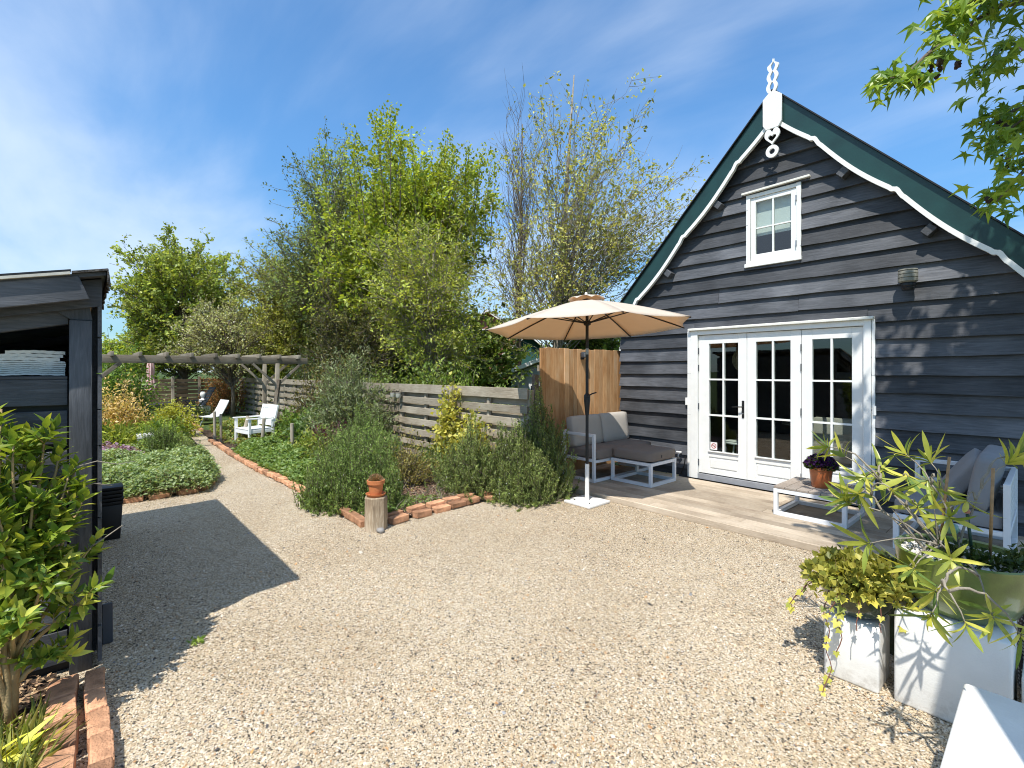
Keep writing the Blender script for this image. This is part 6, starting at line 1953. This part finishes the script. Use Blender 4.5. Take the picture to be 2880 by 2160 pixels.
shrub('golden_shrub', 'bright yellow green shrub in front of the far garden table', (-14.8, 1.75), (.62, .55, .88), 110, 407, [(.22, .23, .035), (.28, .27, .05), (.16, .18, .03)], L=.06, W=.04, leaves=34, twl=.25)
shrub('grey_shrub', 'dark grey green shrub below the far garden table', (-15.2, 1.15), (.55, .45, .55), 80, 408, DG, L=.06, W=.03, leaves=30, twl=.25)
shrub('red_shrub', 'orange red leaved shrub at the far fence beside the blossoming tree', (-21.2, 4.1), (1.1, .8, 1.75), 120, 409, [(.20, .09, .03), (.14, .075, .03), (.10, .09, .03), (.26, .13, .05)], L=.07, W=.045, leaves=34, twl=.4)
shrub('lawn_shrub', 'low dark green bush in front of the white bust', (-18.6, 2.9), (.45, .4, .5), 60, 410, DG, L=.05, W=.03, leaves=30, twl=.2)
shrub('lily_clump', 'clump of broad arching yellow green leaves by the stone stool', (-12.3, .45), (.75, .60, .62), 120, 411, [(.17, .20, .03), (.22, .24, .04), (.12, .16, .03)], L=.22, W=.035, leaves=7, twl=.2, up=.4)
shrub('yellow_perennial', 'low lime green perennials behind the stone stool', (-13.6, 1.3), (.85, .6, .58), 120, 412, [(.15, .20, .03), (.20, .23, .04), (.10, .15, .025)], L=.06, W=.035, leaves=30, twl=.25)
shrub('climber_plant', 'yellow leaved climber hanging over the slat fence', (-6.75, 4.58), (.22, .16, 1.42), 60, 413, [(.25, .24, .05), (.32, .29, .07), (.18, .19, .04)], L=.075, W=.06, leaves=24, twl=.22)
shrub('climber_plant', 'yellow leaved climber between the fence and the largest rosemary', (-5.9, 4.45), (.30, .2, 1.12), 60, 414, [(.25, .24, .05), (.30, .28, .07), (.18, .19, .04)], L=.07, W=.055, leaves=22, twl=.22)
shrub('fern_shrub', 'bright feathery green shrub rising behind the slat fence', (-8.0, 5.7), (.55, .5, 1.72), 110, 415, [(.12, .18, .02), (.16, .21, .03), (.09, .14, .02)], L=.06, W=.014, leaves=60, twl=.25, up=1.2)
shrub('wild_shrub', 'dry looking loose shrub among the rosemary in the mulch bed', (-6.1, 3.45), (.45, .40, .72), 70, 416, [(.14, .11, .04), (.10, .10, .03), (.18, .16, .05)], L=.045, W=.018, leaves=26, twl=.2)
shrub('hedge_shrub', 'dense dark hedge shrub right behind the slat fence', (-11.3, 5.6), (1.5, .6, 1.75), 190, 417, MG, L=.07, W=.045, leaves=36, twl=.4)
shrub('hedge_shrub', 'dark hedge shrub behind the fence left of the pergola post', (-16.5, 5.6), (2.4, .7, 2.3), 240, 418, DG, L=.08, W=.05, leaves=40, twl=.45)
shrub('hedge_shrub', 'green shrub behind the fence next to the plank screen', (-7.0, 6.2), (.8, .7, 1.5), 120, 419, MG, L=.07, W=.045, leaves=24, twl=.35)
shrub('hedge_shrub', 'tall mid green hedge shrub behind the fence below the bright tree', (-9.5, 5.9), (1.3, .7, 1.9), 170, 423, MG, L=.075, W=.05, leaves=36, twl=.4)
shrub('hedge_shrub', 'yellow green hedge shrub behind the far end of the slat fence', (-20.0, 5.4), (2.4, .6, 2.2), 220, 424, YG, L=.09, W=.06, leaves=34, twl=.45)
shrub('hedge_shrub', 'green hedge shrub behind the brown back fence', (-23.2, .6), (.7, 2.4, 2.2), 200, 425, MG, L=.09, W=.06, leaves=34, twl=.45)
shrub('sage_shrub', 'low grey green sage against the bottom of the slat fence', (-6.6, 4.15), (.6, .35, .42), 90, 420, [(.08, .11, .03), (.11, .14, .045), (.06, .09, .025)], L=.045, W=.02, leaves=30, twl=.2)
shrub('ivy_bush', 'leafy green bush around the bench and pergola post', (-11.2, 3.55), (.9, .55, .75), 120, 421, [(.06, .10, .02), (.09, .13, .03), (.12, .16, .035)], L=.08, W=.05, leaves=24, twl=.25)
shrub('yellow_perennial', 'bright low plants between bench and rosemary', (-8.6, 3.0), (.75, .45, .50), 130, 422, [(.13, .16, .03), (.18, .19, .04), (.09, .13, .03)], L=.06, W=.035, leaves=24, twl=.25)

def ground_cover(name, label, poly, h, n, seed, pal, L, W, hollow=None, cat='ground cover'):
    """low leaves spread over a bed, mounded and uneven"""
    rng = np.random.default_rng(seed)
    P2 = np.array(poly, float)
    lo, hi = P2.min(0), P2.max(0)
    pts = lo + (hi - lo) * rng.random((n * 3, 2))
    x, y = pts[:, 0], pts[:, 1]
    inside = np.zeros(len(pts), bool)
    j = len(P2) - 1
    dist = np.full(len(pts), 9.0)
    for i in range(len(P2)):
        xi, yi = P2[i]; xj, yj = P2[j]
        c = ((yi > y) != (yj > y)) & (x < (xj - xi) * (y - yi) / (yj - yi + 1e-12) + xi)
        inside ^= c
        ex, ey = xj - xi, yj - yi
        tt = np.clip(((x - xi) * ex + (y - yi) * ey) / (ex * ex + ey * ey + 1e-12), 0, 1)
        dist = np.minimum(dist, np.hypot(x - xi - tt * ex, y - yi - tt * ey))
        j = i
    pts, dist = pts[inside][:n], dist[inside][:n]; n = len(pts)
    bump = .75 + .25 * np.sin(pts[:, 0] * 4.1 + seed) * np.sin(pts[:, 1] * 5.3) + .12 * np.sin(pts[:, 0] * 11 + pts[:, 1] * 9)
    top = h * np.clip(.35 + dist / (.28), 0, 1) * bump
    z = .03 + top * (1 - .75 * rng.random(n) ** 1.6)
    P = np.column_stack([pts, z])
    o = thing(name, label, cat, (float(P2[:, 0].mean()), float(P2[:, 1].mean()), 0))
    N = unit(rdir(rng, n) * .75 + [0, 0, 1.0]); D = unit(np.cross(N, rdir(rng, n)))
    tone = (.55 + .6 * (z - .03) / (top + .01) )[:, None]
    sz = .6 + .8 * rng.random(n)
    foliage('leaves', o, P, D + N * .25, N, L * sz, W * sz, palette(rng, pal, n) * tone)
    # stalks
    k = min(n // 6, 2500); ii = rng.choice(n, k, replace=False)
    b = P[ii].copy(); b[:, 2] = .0; b[:, :2] += rng.normal(size=(k, 2)) * .04
    wood_part('stalks', o, [tubes_np(np.stack([b, P[ii]], 1), np.tile(np.array([[.003, .0018]]), (k, 1)), 3)], m_twig)
    return o
GC = [(.12, .165, .065), (.09, .13, .05), (.16, .20, .095), (.20, .23, .12), (.065, .10, .035)]
ground_cover('geranium_patch', 'low mound of fresh green geranium in the bed beside the shed', [(-7.84, -.6), (-7.66, .5), (-7.64, 1.28), (-8.35, 1.55), (-9.9, 1.72), (-10.4, 1.0), (-10.6, -.6)], .36, 30000, 501, GC, .040, .030)
ground_cover('geranium_patch', 'strip of fresh green ground cover along the brick edged path', [(-7.0, 2.28), (-8.6, 2.22), (-10.7, 2.22), (-11.0, 2.5), (-10.4, 3.1), (-8.4, 3.1), (-6.9, 3.0)], .32, 20000, 502, [(.10, .15, .04), (.075, .12, .03), (.14, .18, .06), (.055, .09, .025)], .055, .034)
ground_cover('heuchera_patch', 'purple leaved low plants behind the geranium near the shed', [(-10.4, -.4), (-10.3, .75), (-10.9, .85), (-11.8, .5), (-11.8, -.4)], .36, 3800, 503, [(.10, .055, .09), (.16, .09, .14), (.07, .06, .04), (.22, .15, .20)], .06, .05)
ground_cover('meadow_patch', 'mixed green perennials filling the bed around the stone stool', [(-11.0, .2), (-10.9, 1.6), (-13.2, 1.85), (-15.2, 2.05), (-16.8, 1.8), (-17, -1), (-12, -1)], .30, 12000, 504, [(.10, .14, .03), (.14, .17, .04), (.07, .10, .025)], .07, .04)
ground_cover('meadow_patch', 'mixed green perennials along the fence behind the white bench', [(-11.2, 2.45), (-12.9, 2.42), (-15.3, 2.6), (-15.3, 4.5), (-10.2, 4.5), (-9.0, 3.4), (-10.9, 3.1)], .34, 14000, 505, [(.09, .13, .03), (.13, .16, .04), (.06, .09, .02), (.15, .12, .03)], .07, .04)
ground_cover('low_herbs', 'small sprigs of herb growing in the mulch bed', [(-4.95, 2.65), (-4.95, 3.3), (-5.3, 3.5), (-5.5, 2.9)], .10, 420, 506, [(.11, .15, .04), (.08, .12, .03)], .045, .022)
ground_cover('low_herbs', 'green tuft beside the log in the mulch bed', [(-4.88, 2.34), (-4.88, 2.62), (-5.1, 2.62), (-5.1, 2.34)], .26, 700, 507, [(.05, .085, .02), (.08, .115, .03)], .05, .02)

# bark mulch lying on the open bed
def bark_mulch():
    rng = np.random.default_rng(61)
    n = 9000
    x = -5.9 + 1.12 * rng.random(n); y = 2.30 + 2.2 * rng.random(n)
    a = rng.random(n) * 6.283; L_ = .012 + .026 * rng.random(n); W_ = .006 + .010 * rng.random(n)
    D = np.column_stack([np.cos(a), np.sin(a), rng.normal(0, .3, n)]); N = unit(rdir(rng, n) * .5 + [0, 0, 1])
    P = np.column_stack([x, y, .036 + .022 * rng.random(n)])
    cols = palette(rng, [(.13, .075, .045), (.085, .052, .034), (.20, .125, .08), (.26, .19, .13), (.06, .04, .03)], n, .3)
    me = leaf_mesh('bark_mulch', P, D, N, L_, W_, cols, fold=.5)
    tag(link('bark_mulch', me, attr_mat('mulch'), None), 'brown bark mulch on the bed between the rosemary bushes', 'mulch', kind='stuff')
    # dry stems lying in the bed
    k = 70
    p = np.column_stack([-5.7 + .8 * rng.random(k), 2.5 + 1.5 * rng.random(k), np.full(k, .05)])
    q = p + np.column_stack([rng.normal(0, .10, k), rng.normal(0, .10, k), .02 + .16 * rng.random(k)])
    V, F = tubes_np(np.stack([p, (p + q) / 2 + rng.normal(size=(k, 3)) * .01, q], 1), np.tile(np.array([[.004, .003, .0015]]), (k, 1)), 4)
    me = np_mesh('dry_stems', (V, F), 4)
    tag(link('dry_stems', me, m_bark_l), 'pale dry stems lying in the mulch bed', 'twigs', kind='stuff')
bark_mulch()

# ------------------------------------------------------------ shrub in the lower left corner
def ovate_mesh(name, mat, L, W, bend=.2):
    vs, fs = [], []
    n = 5
    prof = [.10, .78, 1.0, .80, .42, .02]
    for k in range(n + 1):
        u = k / n; w = W * .5 * prof[k]; z = -bend * L * u * u
        vs += [(-w, u * L, z + .35 * w), (0, u * L, z), (w, u * L, z + .35 * w)]
    for k in range(n):
        a = k * 3; fs += [(a, a + 1, a + 4, a + 3), (a + 1, a + 2, a + 5, a + 4)]
    me = bpy.data.meshes.new(name); me.from_pydata(vs, [], fs); me.materials.append(mat)
    me.polygons.foreach_set('use_smooth', [True] * len(me.polygons)); me.update()
    return me

def corner_shrub():
    bx, by = -3.20, -.25
    t = thing('leafy_shrub', 'leafy bright green shrub with tan stems in front of the shed', 'shrub', (bx, by, 0))
    r2 = random.Random(90)
    m_lf = leaf_mat('shrub_leaf', [(.045, .085, .012), (.085, .13, .018), (.13, .17, .022), (.20, .225, .03), (.26, .265, .05)], trans=.34, rough=.38, spec=.5)
    ms = [ovate_mesh('leaf', m_lf, .078, .030, .15), ovate_mesh('leaf', m_lf, .062, .026, .3), ovate_mesh('leaf', m_lf, .088, .031, .05)]
    tips = [(-3.50, -.30, 1.46), (-3.38, -.13, 1.40), (-3.36, -.02, 1.16), (-3.21, -.17, 1.08), (-3.27, -.24, 1.32), (-3.25, -.06, .90), (-3.15, -.25, .95), (-3.30, .05, .76), (-3.05, -.13, .70), (-3.19, -.10, .28), (-3.20, .02, .53),
            (-3.42, -.25, 1.30), (-3.33, -.18, 1.22), (-3.30, -.10, 1.05), (-3.12, -.22, .82), (-3.35, -.32, 1.52), (-3.22, -.32, 1.15), (-3.10, -.28, 1.02), (-3.38, -.08, 1.28), (-3.28, .0, .98), (-3.18, -.14, .80), (-3.24, -.20, 1.0), (-3.0, -.2, .55), (-3.30, -.05, 1.12), (-3.44, -.2, 1.38), (-3.2, -.4, 1.35), (-3.05, -.38, 1.1), (-3.12, -.33, .62)]
    # main stems
    fork = Vector((bx + .01, by + .02, .33))
    MB().tube([(bx - .01, by - .01, 0), (bx, by, .12), (bx + .012, by + .005, .24), fork], [.036, .033, .031, .026], 10).build('trunk', m_twig, t, smooth=True)
    P_l, D_l, N_l = [], [], []
    cnt = 0
    ends = []
    for k, tip in enumerate(tips):
        tp = Vector(tip)
        st = fork if k % 3 else Vector((bx + r2.uniform(-.05, .05), by + r2.uniform(-.05, .03), .02))
        if tp.z < .35: st = fork - Vector((0, 0, .12))
        bow = Vector((r2.uniform(-.03, .03), r2.uniform(-.03, .03), .04))
        pts = curve_pts(st, tp, bow, 9)
        pts = [p + (Vector((r2.uniform(-.006, .006), r2.uniform(-.006, .006), 0)) if 0 < i < 9 else Vector()) for i, p in enumerate(pts)]
        r0 = .014 if k % 3 == 0 else .011
        MB().tube(pts, [r0 * (1 - .8 * i / 9) + .0015 for i in range(10)], 6).build('stem', m_twig, t, smooth=True)
        # side shoots with leaves
        shoots = [(pts[-2], (pts[-1] - pts[-3]).normalized(), .10)]
        for q in range(7):
            i = r2.randint(4, 8)
            d = Vector((r2.uniform(-1, 1), r2.uniform(-.8, 1), r2.uniform(.1, 1.1))).normalized()
            shoots.append((pts[i], d, r2.uniform(.05, .12)))
        for p, d, ln in shoots:
            ends.append((p, p + d * ln))
            for q in range(9):
                u = .25 + .75 * q / 8
                side = Matrix.Rotation(q * 2.2 + r2.random(), 3, d) @ d.orthogonal().normalized()
                ld = side * (1 - .35 * u) + d * (.25 + .8 * u)
                P_l.append((p + d * ln * u, ld, d + Vector((0, 0, .5))))
    r2.shuffle(P_l)
    # those toward the yard show largest
    P_l.sort(key=lambda q: -(q[0].x + q[0].y) + r2.uniform(0, .12))
    for p, ld, n in P_l[:298]:
        inst('leaf', r2.choice(ms), t, leaf_matrix(p, ld, n, r2.uniform(.75, 1.2), r2.uniform(-.4, .4)))
    # the remaining leaves of the same shapes, joined
    V, F, o = [], [], 0
    base = ms[0]
    bv = np.array([v.co[:] for v in base.vertices]); bf = np.array([list(p.vertices) for p in base.polygons])
    og = org(t)
    cols = []
    rng = np.random.default_rng(4)
    rest = P_l[298:]
    pal = palette(rng, [(.045, .085, .012), (.085, .13, .018), (.13, .17, .022), (.20, .225, .03)], len(rest))
    for k, (p, ld, n) in enumerate(rest):
        M = np.array(leaf_matrix(p - og, ld, n, r2.uniform(.75, 1.2), r2.uniform(-.4, .4)))
        V.append(bv @ M[:3, :3].T + M[:3, 3]); F.append(bf + o); o += len(bv)
    me = np_mesh('leaves', (np.vstack(V), np.vstack(F)), 4, np.repeat(pal, len(bv), axis=0))
    tag(link('leaves', me, m_leaf, t), kind='stuff')
    mb = MB()
    for a, b_ in ends: mb.tube([a, b_], [.0035, .0018], 4, cap=False)
    tag(mb.build('leaf_stalks', m_twig, t, fix=False), kind='stuff')
    # two thin bare shoots reaching across the post
    for pts in ([(-3.36, -.12, 1.02), (-3.34, -.02, 1.16), (-3.33, .06, 1.18), (-3.32, .14, 1.155), (-3.30, .22, 1.165)], [(-3.35, -.15, .95), (-3.34, -.04, 1.05), (-3.33, .05, 1.065), (-3.32, .12, 1.045)], [(-3.30, .0, .72), (-3.28, .08, .78), (-3.26, .16, .84)]):
        MB().tube(pts, [.0035, .003, .0028, .002, .0015][:len(pts)], 5).build('stem', m_bark_l, t, smooth=True)
corner_shrub()

def corner_grass():
    rng = np.random.default_rng(71)
    n = 1500
    x = -3.1 + 1.15 * rng.random(n); y = -.62 + .50 * rng.random(n)
    P = np.column_stack([x, y, np.full(n, .02)])
    D = unit(rdir(rng, n) * .75 + [.1, .12, 1.0]); 
    t = thing('grass_tuft', 'loose tuft of yellow green grass in the lower left corner', 'grass', (-2.7, -.35, 0))
    foliage('blades', t, P, D, rdir(rng, n), .13 * (.5 + rng.random(n)), .006, palette(rng, [(.14, .17, .04), (.20, .21, .06), (.26, .24, .10), (.09, .12, .03)], n), droop=.35, mid=.3)
    r2 = random.Random(5)
    f = thing('yellow_lily', 'plant with pale yellow pointed leaves in the lower left corner', 'plant', (-2.83, -.27, 0))
    m_y = leaf_mat('lily_leaf', [(.42, .38, .05), (.50, .46, .10), (.36, .34, .05)], trans=.35, rough=.45)
    ms = [lance_mesh('leaf', m_y, .19, .040, bend=.25), lance_mesh('leaf', m_y, .14, .038, bend=.1)]
    for k in range(22):
        a = r2.random() * 6.283
        d = Vector((math.cos(a), math.sin(a), r2.uniform(.35, 1.2)))
        inst('leaf', r2.choice(ms), f, leaf_matrix(Vector((-2.83 + r2.uniform(-.03, .03), -.27 + r2.uniform(-.03, .03), .03 + r2.random() * .05)), d, (0, 0, 1), r2.uniform(.7, 1.1)))
    # dead leaves and twigs at the foot
    n = 1400
    P = np.column_stack([-3.55 + 1.2 * rng.random(n), -.6 + .5 * rng.random(n), .03 + .03 * rng.random(n)])
    me = leaf_mesh('leaf_litter', P, unit(rdir(rng, n) * [1, 1, .3]), unit(rdir(rng, n) * .6 + [0, 0, 1]), .035, .014, palette(rng, [(.20, .13, .07), (.12, .075, .045), (.30, .22, .13)], n, .3))
    tag(link('leaf_litter', me, attr_mat('litter')), 'dry leaf litter under the shrub beside the shed', 'leaf litter', kind='stuff')
corner_grass()

# ------------------------------------------------------------ sweetgum at the right
def star_mesh(name, mat, s):
    """five pointed lobed leaf, tip along +Y"""
    pts = []
    for k, (a, r_) in enumerate([(-150, .62), (-112, .26), (-78, .90), (-40, .30), (0, 1.0), (40, .30), (78, .90), (112, .26), (150, .62)]):
        an = R(a); pts.append((math.sin(an) * r_, math.cos(an) * r_))
    # broaden each lobe with shoulder points
    full = []
    for k in range(9):
        x, y = pts[k]
        if k % 2 == 0:
            an = math.atan2(x, y); r_ = math.hypot(x, y)
            full += [(math.sin(an - .20) * r_ * .52, math.cos(an - .20) * r_ * .52), (x, y), (math.sin(an + .20) * r_ * .52, math.cos(an + .20) * r_ * .52)]
        else: full.append((x, y))
    vs = [(0, 0, 0)] + [(x * s * .55, (y + .35) * s * .55, -.22 * s * (x * x + y * y) + .05 * s * math.sin(6 * x)) for x, y in full]
    vs[0] = (0, .35 * s * .55, 0)
    n = len(full)
    fs = [(0, k + 1, k + 2) for k in range(n - 1)] + [(0, n, 1)]
    me = bpy.data.meshes.new(name); me.from_pydata(vs, [], fs); me.materials.append(mat); me.update()
    return me

def sweetgum():
    def keep(P):
        # the crown has been lifted: its underside rises toward the house
        return (P[:, 0] > .35) | (P[:, 2] > 4.2 + .22 * (P[:, 1] - 2.2))
    t = make_tree('sweetgum_tree', 'sweetgum tree with star shaped leaves reaching in at the upper right', (.47, 1.38, 0), [(.47, 1.38, 0), (.47, 1.39, 1.6), (.49, 1.45, 2.8), (.6, 2.0, 4.2), (.75, 3.0, 5.4), (.9, 3.6, 6.8)], .21,
                  [(.85, 4.15, 5.7, 1.75, 2.0, 1.7, 105), (.55, 4.7, 4.9, 1.0, 1.2, .7, 40)], 601, twigs=8, twl=.42, up=.1, leaves=14, L=.12, W=.11, pal=[(.075, .13, .02), (.11, .16, .03), (.055, .10, .018)], shell=.3, keep=keep, branch_r=.03)
    r2 = random.Random(66)
    m_sg = leaf_mat('sweetgum_leaf', [(.055, .105, .014), (.085, .14, .02), (.13, .19, .025), (.19, .24, .03), (.07, .12, .018)], trans=.42, rough=.35, spec=.45)
    ms = [star_mesh('leaf', m_sg, s) for s in (.125, .145, .105)]
    BR = [[(-0.01, 3.6, 3.51), (-0.19, 3.32, 3.42), (-0.3, 3.12, 3.26), (-0.39, 2.94, 3.13), (-0.47, 2.86, 3.02), (-0.5, 2.76, 2.99)],
          [(-0.01, 3.6, 3.6), (-0.17, 3.27, 3.45), (-0.28, 3.15, 3.4), (-0.36, 2.98, 3.31)],
          [(0.03, 4.55, 3.75), (-0.13, 4.22, 3.64), (-0.24, 4.09, 3.56), (-0.3, 3.95, 3.4)],
          [(0.03, 4.55, 3.4), (-0.13, 4.29, 3.26), (-0.24, 4.09, 3.17), (-0.3, 4.03, 3.19)],
          [(0.04, 4.26, 3.12), (-0.12, 4.08, 3.12), (-0.2, 3.98, 3.02), (-0.26, 3.84, 2.94)],
          [(0.04, 4.11, 2.89), (-0.09, 3.89, 2.79), (-0.16, 3.73, 2.65), (-0.21, 3.67, 2.56)],
          [(0.04, 4.11, 2.93), (-0.1, 3.87, 2.85), (-0.18, 3.71, 2.79)]]
    per = [62, 50, 52, 44, 34, 34, 22]
    hub = Vector((.55, 2.6, 4.2))
    for b_, n in zip(BR, per):
        pts = [Vector(p) for p in b_]
        st = pts[0] + Vector((.5, -.1, .55))
        full = [hub, st] + pts
        m = len(full)
        MB().tube(full, [.022 - .019 * i / (m - 1) for i in range(m)], 6).build('branch', m_bark, t, smooth=True)
        for q in range(n):
            u = r2.random() ** .75 * (len(pts) - 1.001); i = int(u); p = pts[i].lerp(pts[i + 1], u - i)
            off = Vector([max(-.08, min(.08, r2.gauss(0, .05))) for _ in range(3)])
            ld = Vector((r2.uniform(-.8, .35), r2.uniform(-.9, .5), r2.uniform(-1.1, -.05)))
            inst('leaf', r2.choice(ms), t, leaf_matrix(p + off, ld, Vector((r2.uniform(-.6, .6), r2.uniform(-1, .4), .8)), r2.uniform(.7, 1.15), r2.uniform(-.6, .6)))
    # the many further leaves of the same sprays, joined
    V, F, o, nl = [], [], 0, 0
    og = org(t)
    bases = [(np.array([v.co[:] for v in m_.vertices]), np.array([list(p.vertices) for p in m_.polygons])) for m_ in ms]
    for b_, n in zip(BR, [30, 36, 50, 42, 36, 44, 26]):
        pts = [Vector(b_[0]) + Vector((.35, -.05, .3))] + [Vector(p) for p in b_]
        for q in range(n):
            u = r2.random() * (len(pts) - 1.4); i = int(u); p = pts[i].lerp(pts[i + 1], u - i)
            off = Vector([max(-.13, min(.13, r2.gauss(0, .08))) for _ in range(3)])
            ld = Vector((r2.uniform(-.8, .5), r2.uniform(-.9, .6), r2.uniform(-1.1, .1)))
            M = np.array(leaf_matrix(p + off - og, ld, Vector((r2.uniform(-.6, .6), r2.uniform(-1, .4), .8)), r2.uniform(.6, 1.1), r2.uniform(-.6, .6)))
            bv, bf = bases[r2.randrange(3)]
            V.append(bv @ M[:3, :3].T + M[:3, 3]); F.append(bf + o); o += len(bv); nl += len(bv)
    rng = np.random.default_rng(9)
    V = np.vstack(V)
    nv = len(bases[0][0])
    cols = np.repeat(palette(rng, [(.055, .105, .014), (.085, .14, .02), (.13, .19, .025), (.19, .24, .03)], len(V) // nv), nv, axis=0)
    me = np_mesh('spray_leaves', (V, np.vstack(F)), 3, cols)
    tag(link('spray_leaves', me, m_leaf, t), kind='stuff')
    # a heavier limb at the corner
    MB().tube([hub, (.25, 3.35, 3.75), (.0, 3.45, 3.36), (-.10, 3.42, 3.22)], [.06, .045, .03, .026], 8).build('branch', m_bark_l, t, smooth=True)
    # spiky dark fruits
    m_fr = plain('dark_fruit', (.035, .020, .014), rough=.9, var=.3)
    bm = bmesh.new(); bmesh.ops.create_icosphere(bm, subdivisions=2, radius=.013)
    rr = random.Random(2)
    for v in bm.verts: v.co *= rr.choice([.78, 1.0, 1.38])
    mf = bpy.data.meshes.new('fruit'); bm.to_mesh(mf); bm.free(); mf.materials.append(m_fr)
    FR = [(-0.44, 2.89, 3.01), (-0.43, 2.9, 2.985), (-0.42, 2.92, 3.03), (-0.39, 2.96, 3.05), (-0.36, 2.99, 3.09), (-0.37, 2.98, 3.03), (-0.36, 3.01, 3.07), (-.41, 2.93, 3.0), (-.38, 2.95, 3.07), (-0.35, 3.51, 3.29), (-0.35, 3.52, 3.31), (-0.31, 4.02, 3.15), (-0.29, 4.04, 3.16), (-0.27, 4.06, 3.18), (-0.2, 3.84, 2.85), (-0.17, 3.79, 2.78), (-0.24, 3.64, 2.57), (-.22, 4.0, 3.1), (-.19, 3.95, 3.05)]
    for p in FR:
        inst('fruit', mf, t, Matrix.Translation(Vector(p)) @ Matrix.Rotation(r2.random() * 6, 4, 'X') @ Matrix.Scale(r2.uniform(.8, 1.25), 4))
sweetgum()

# ------------------------------------------------------------ stray bits on the gravel
def stray():
    rng = np.random.default_rng(81)
    n = 420
    x = -4.4 + 4.0 * rng.random(n); y = .3 + 4.4 * rng.random(n)
    P = np.column_stack([x, y, np.full(n, .012)])
    me = leaf_mesh('fallen_bits', P, unit(rdir(rng, n) * [1, 1, .25]), unit(rdir(rng, n) * .6 + [0, 0, 1]), .012 + .02 * rng.random(n), .008 + .008 * rng.random(n), palette(rng, [(.10, .06, .04), (.16, .10, .06), (.06, .045, .03), (.30, .16, .06)], n, .3), fold=.6)
    tag(link('fallen_bits', me, attr_mat('fallen')), 'small brown fallen leaves and twigs on the gravel', 'leaf litter', kind='stuff')
    t = thing('seedling', 'tiny green seedling growing in the shaded gravel by the shed', 'plant', (-3.72, .95, 0))
    k = 40
    foliage('foliage', t, np.tile(np.array([[-3.45, .52, .01]]), (k, 1)) + rng.normal(size=(k, 3)) * [.02, .02, .004], unit(rdir(rng, k) + [0, 0, 1]), rdir(rng, k), .03, .014, palette(rng, [(.10, .16, .03), (.15, .19, .04)], k))
stray()
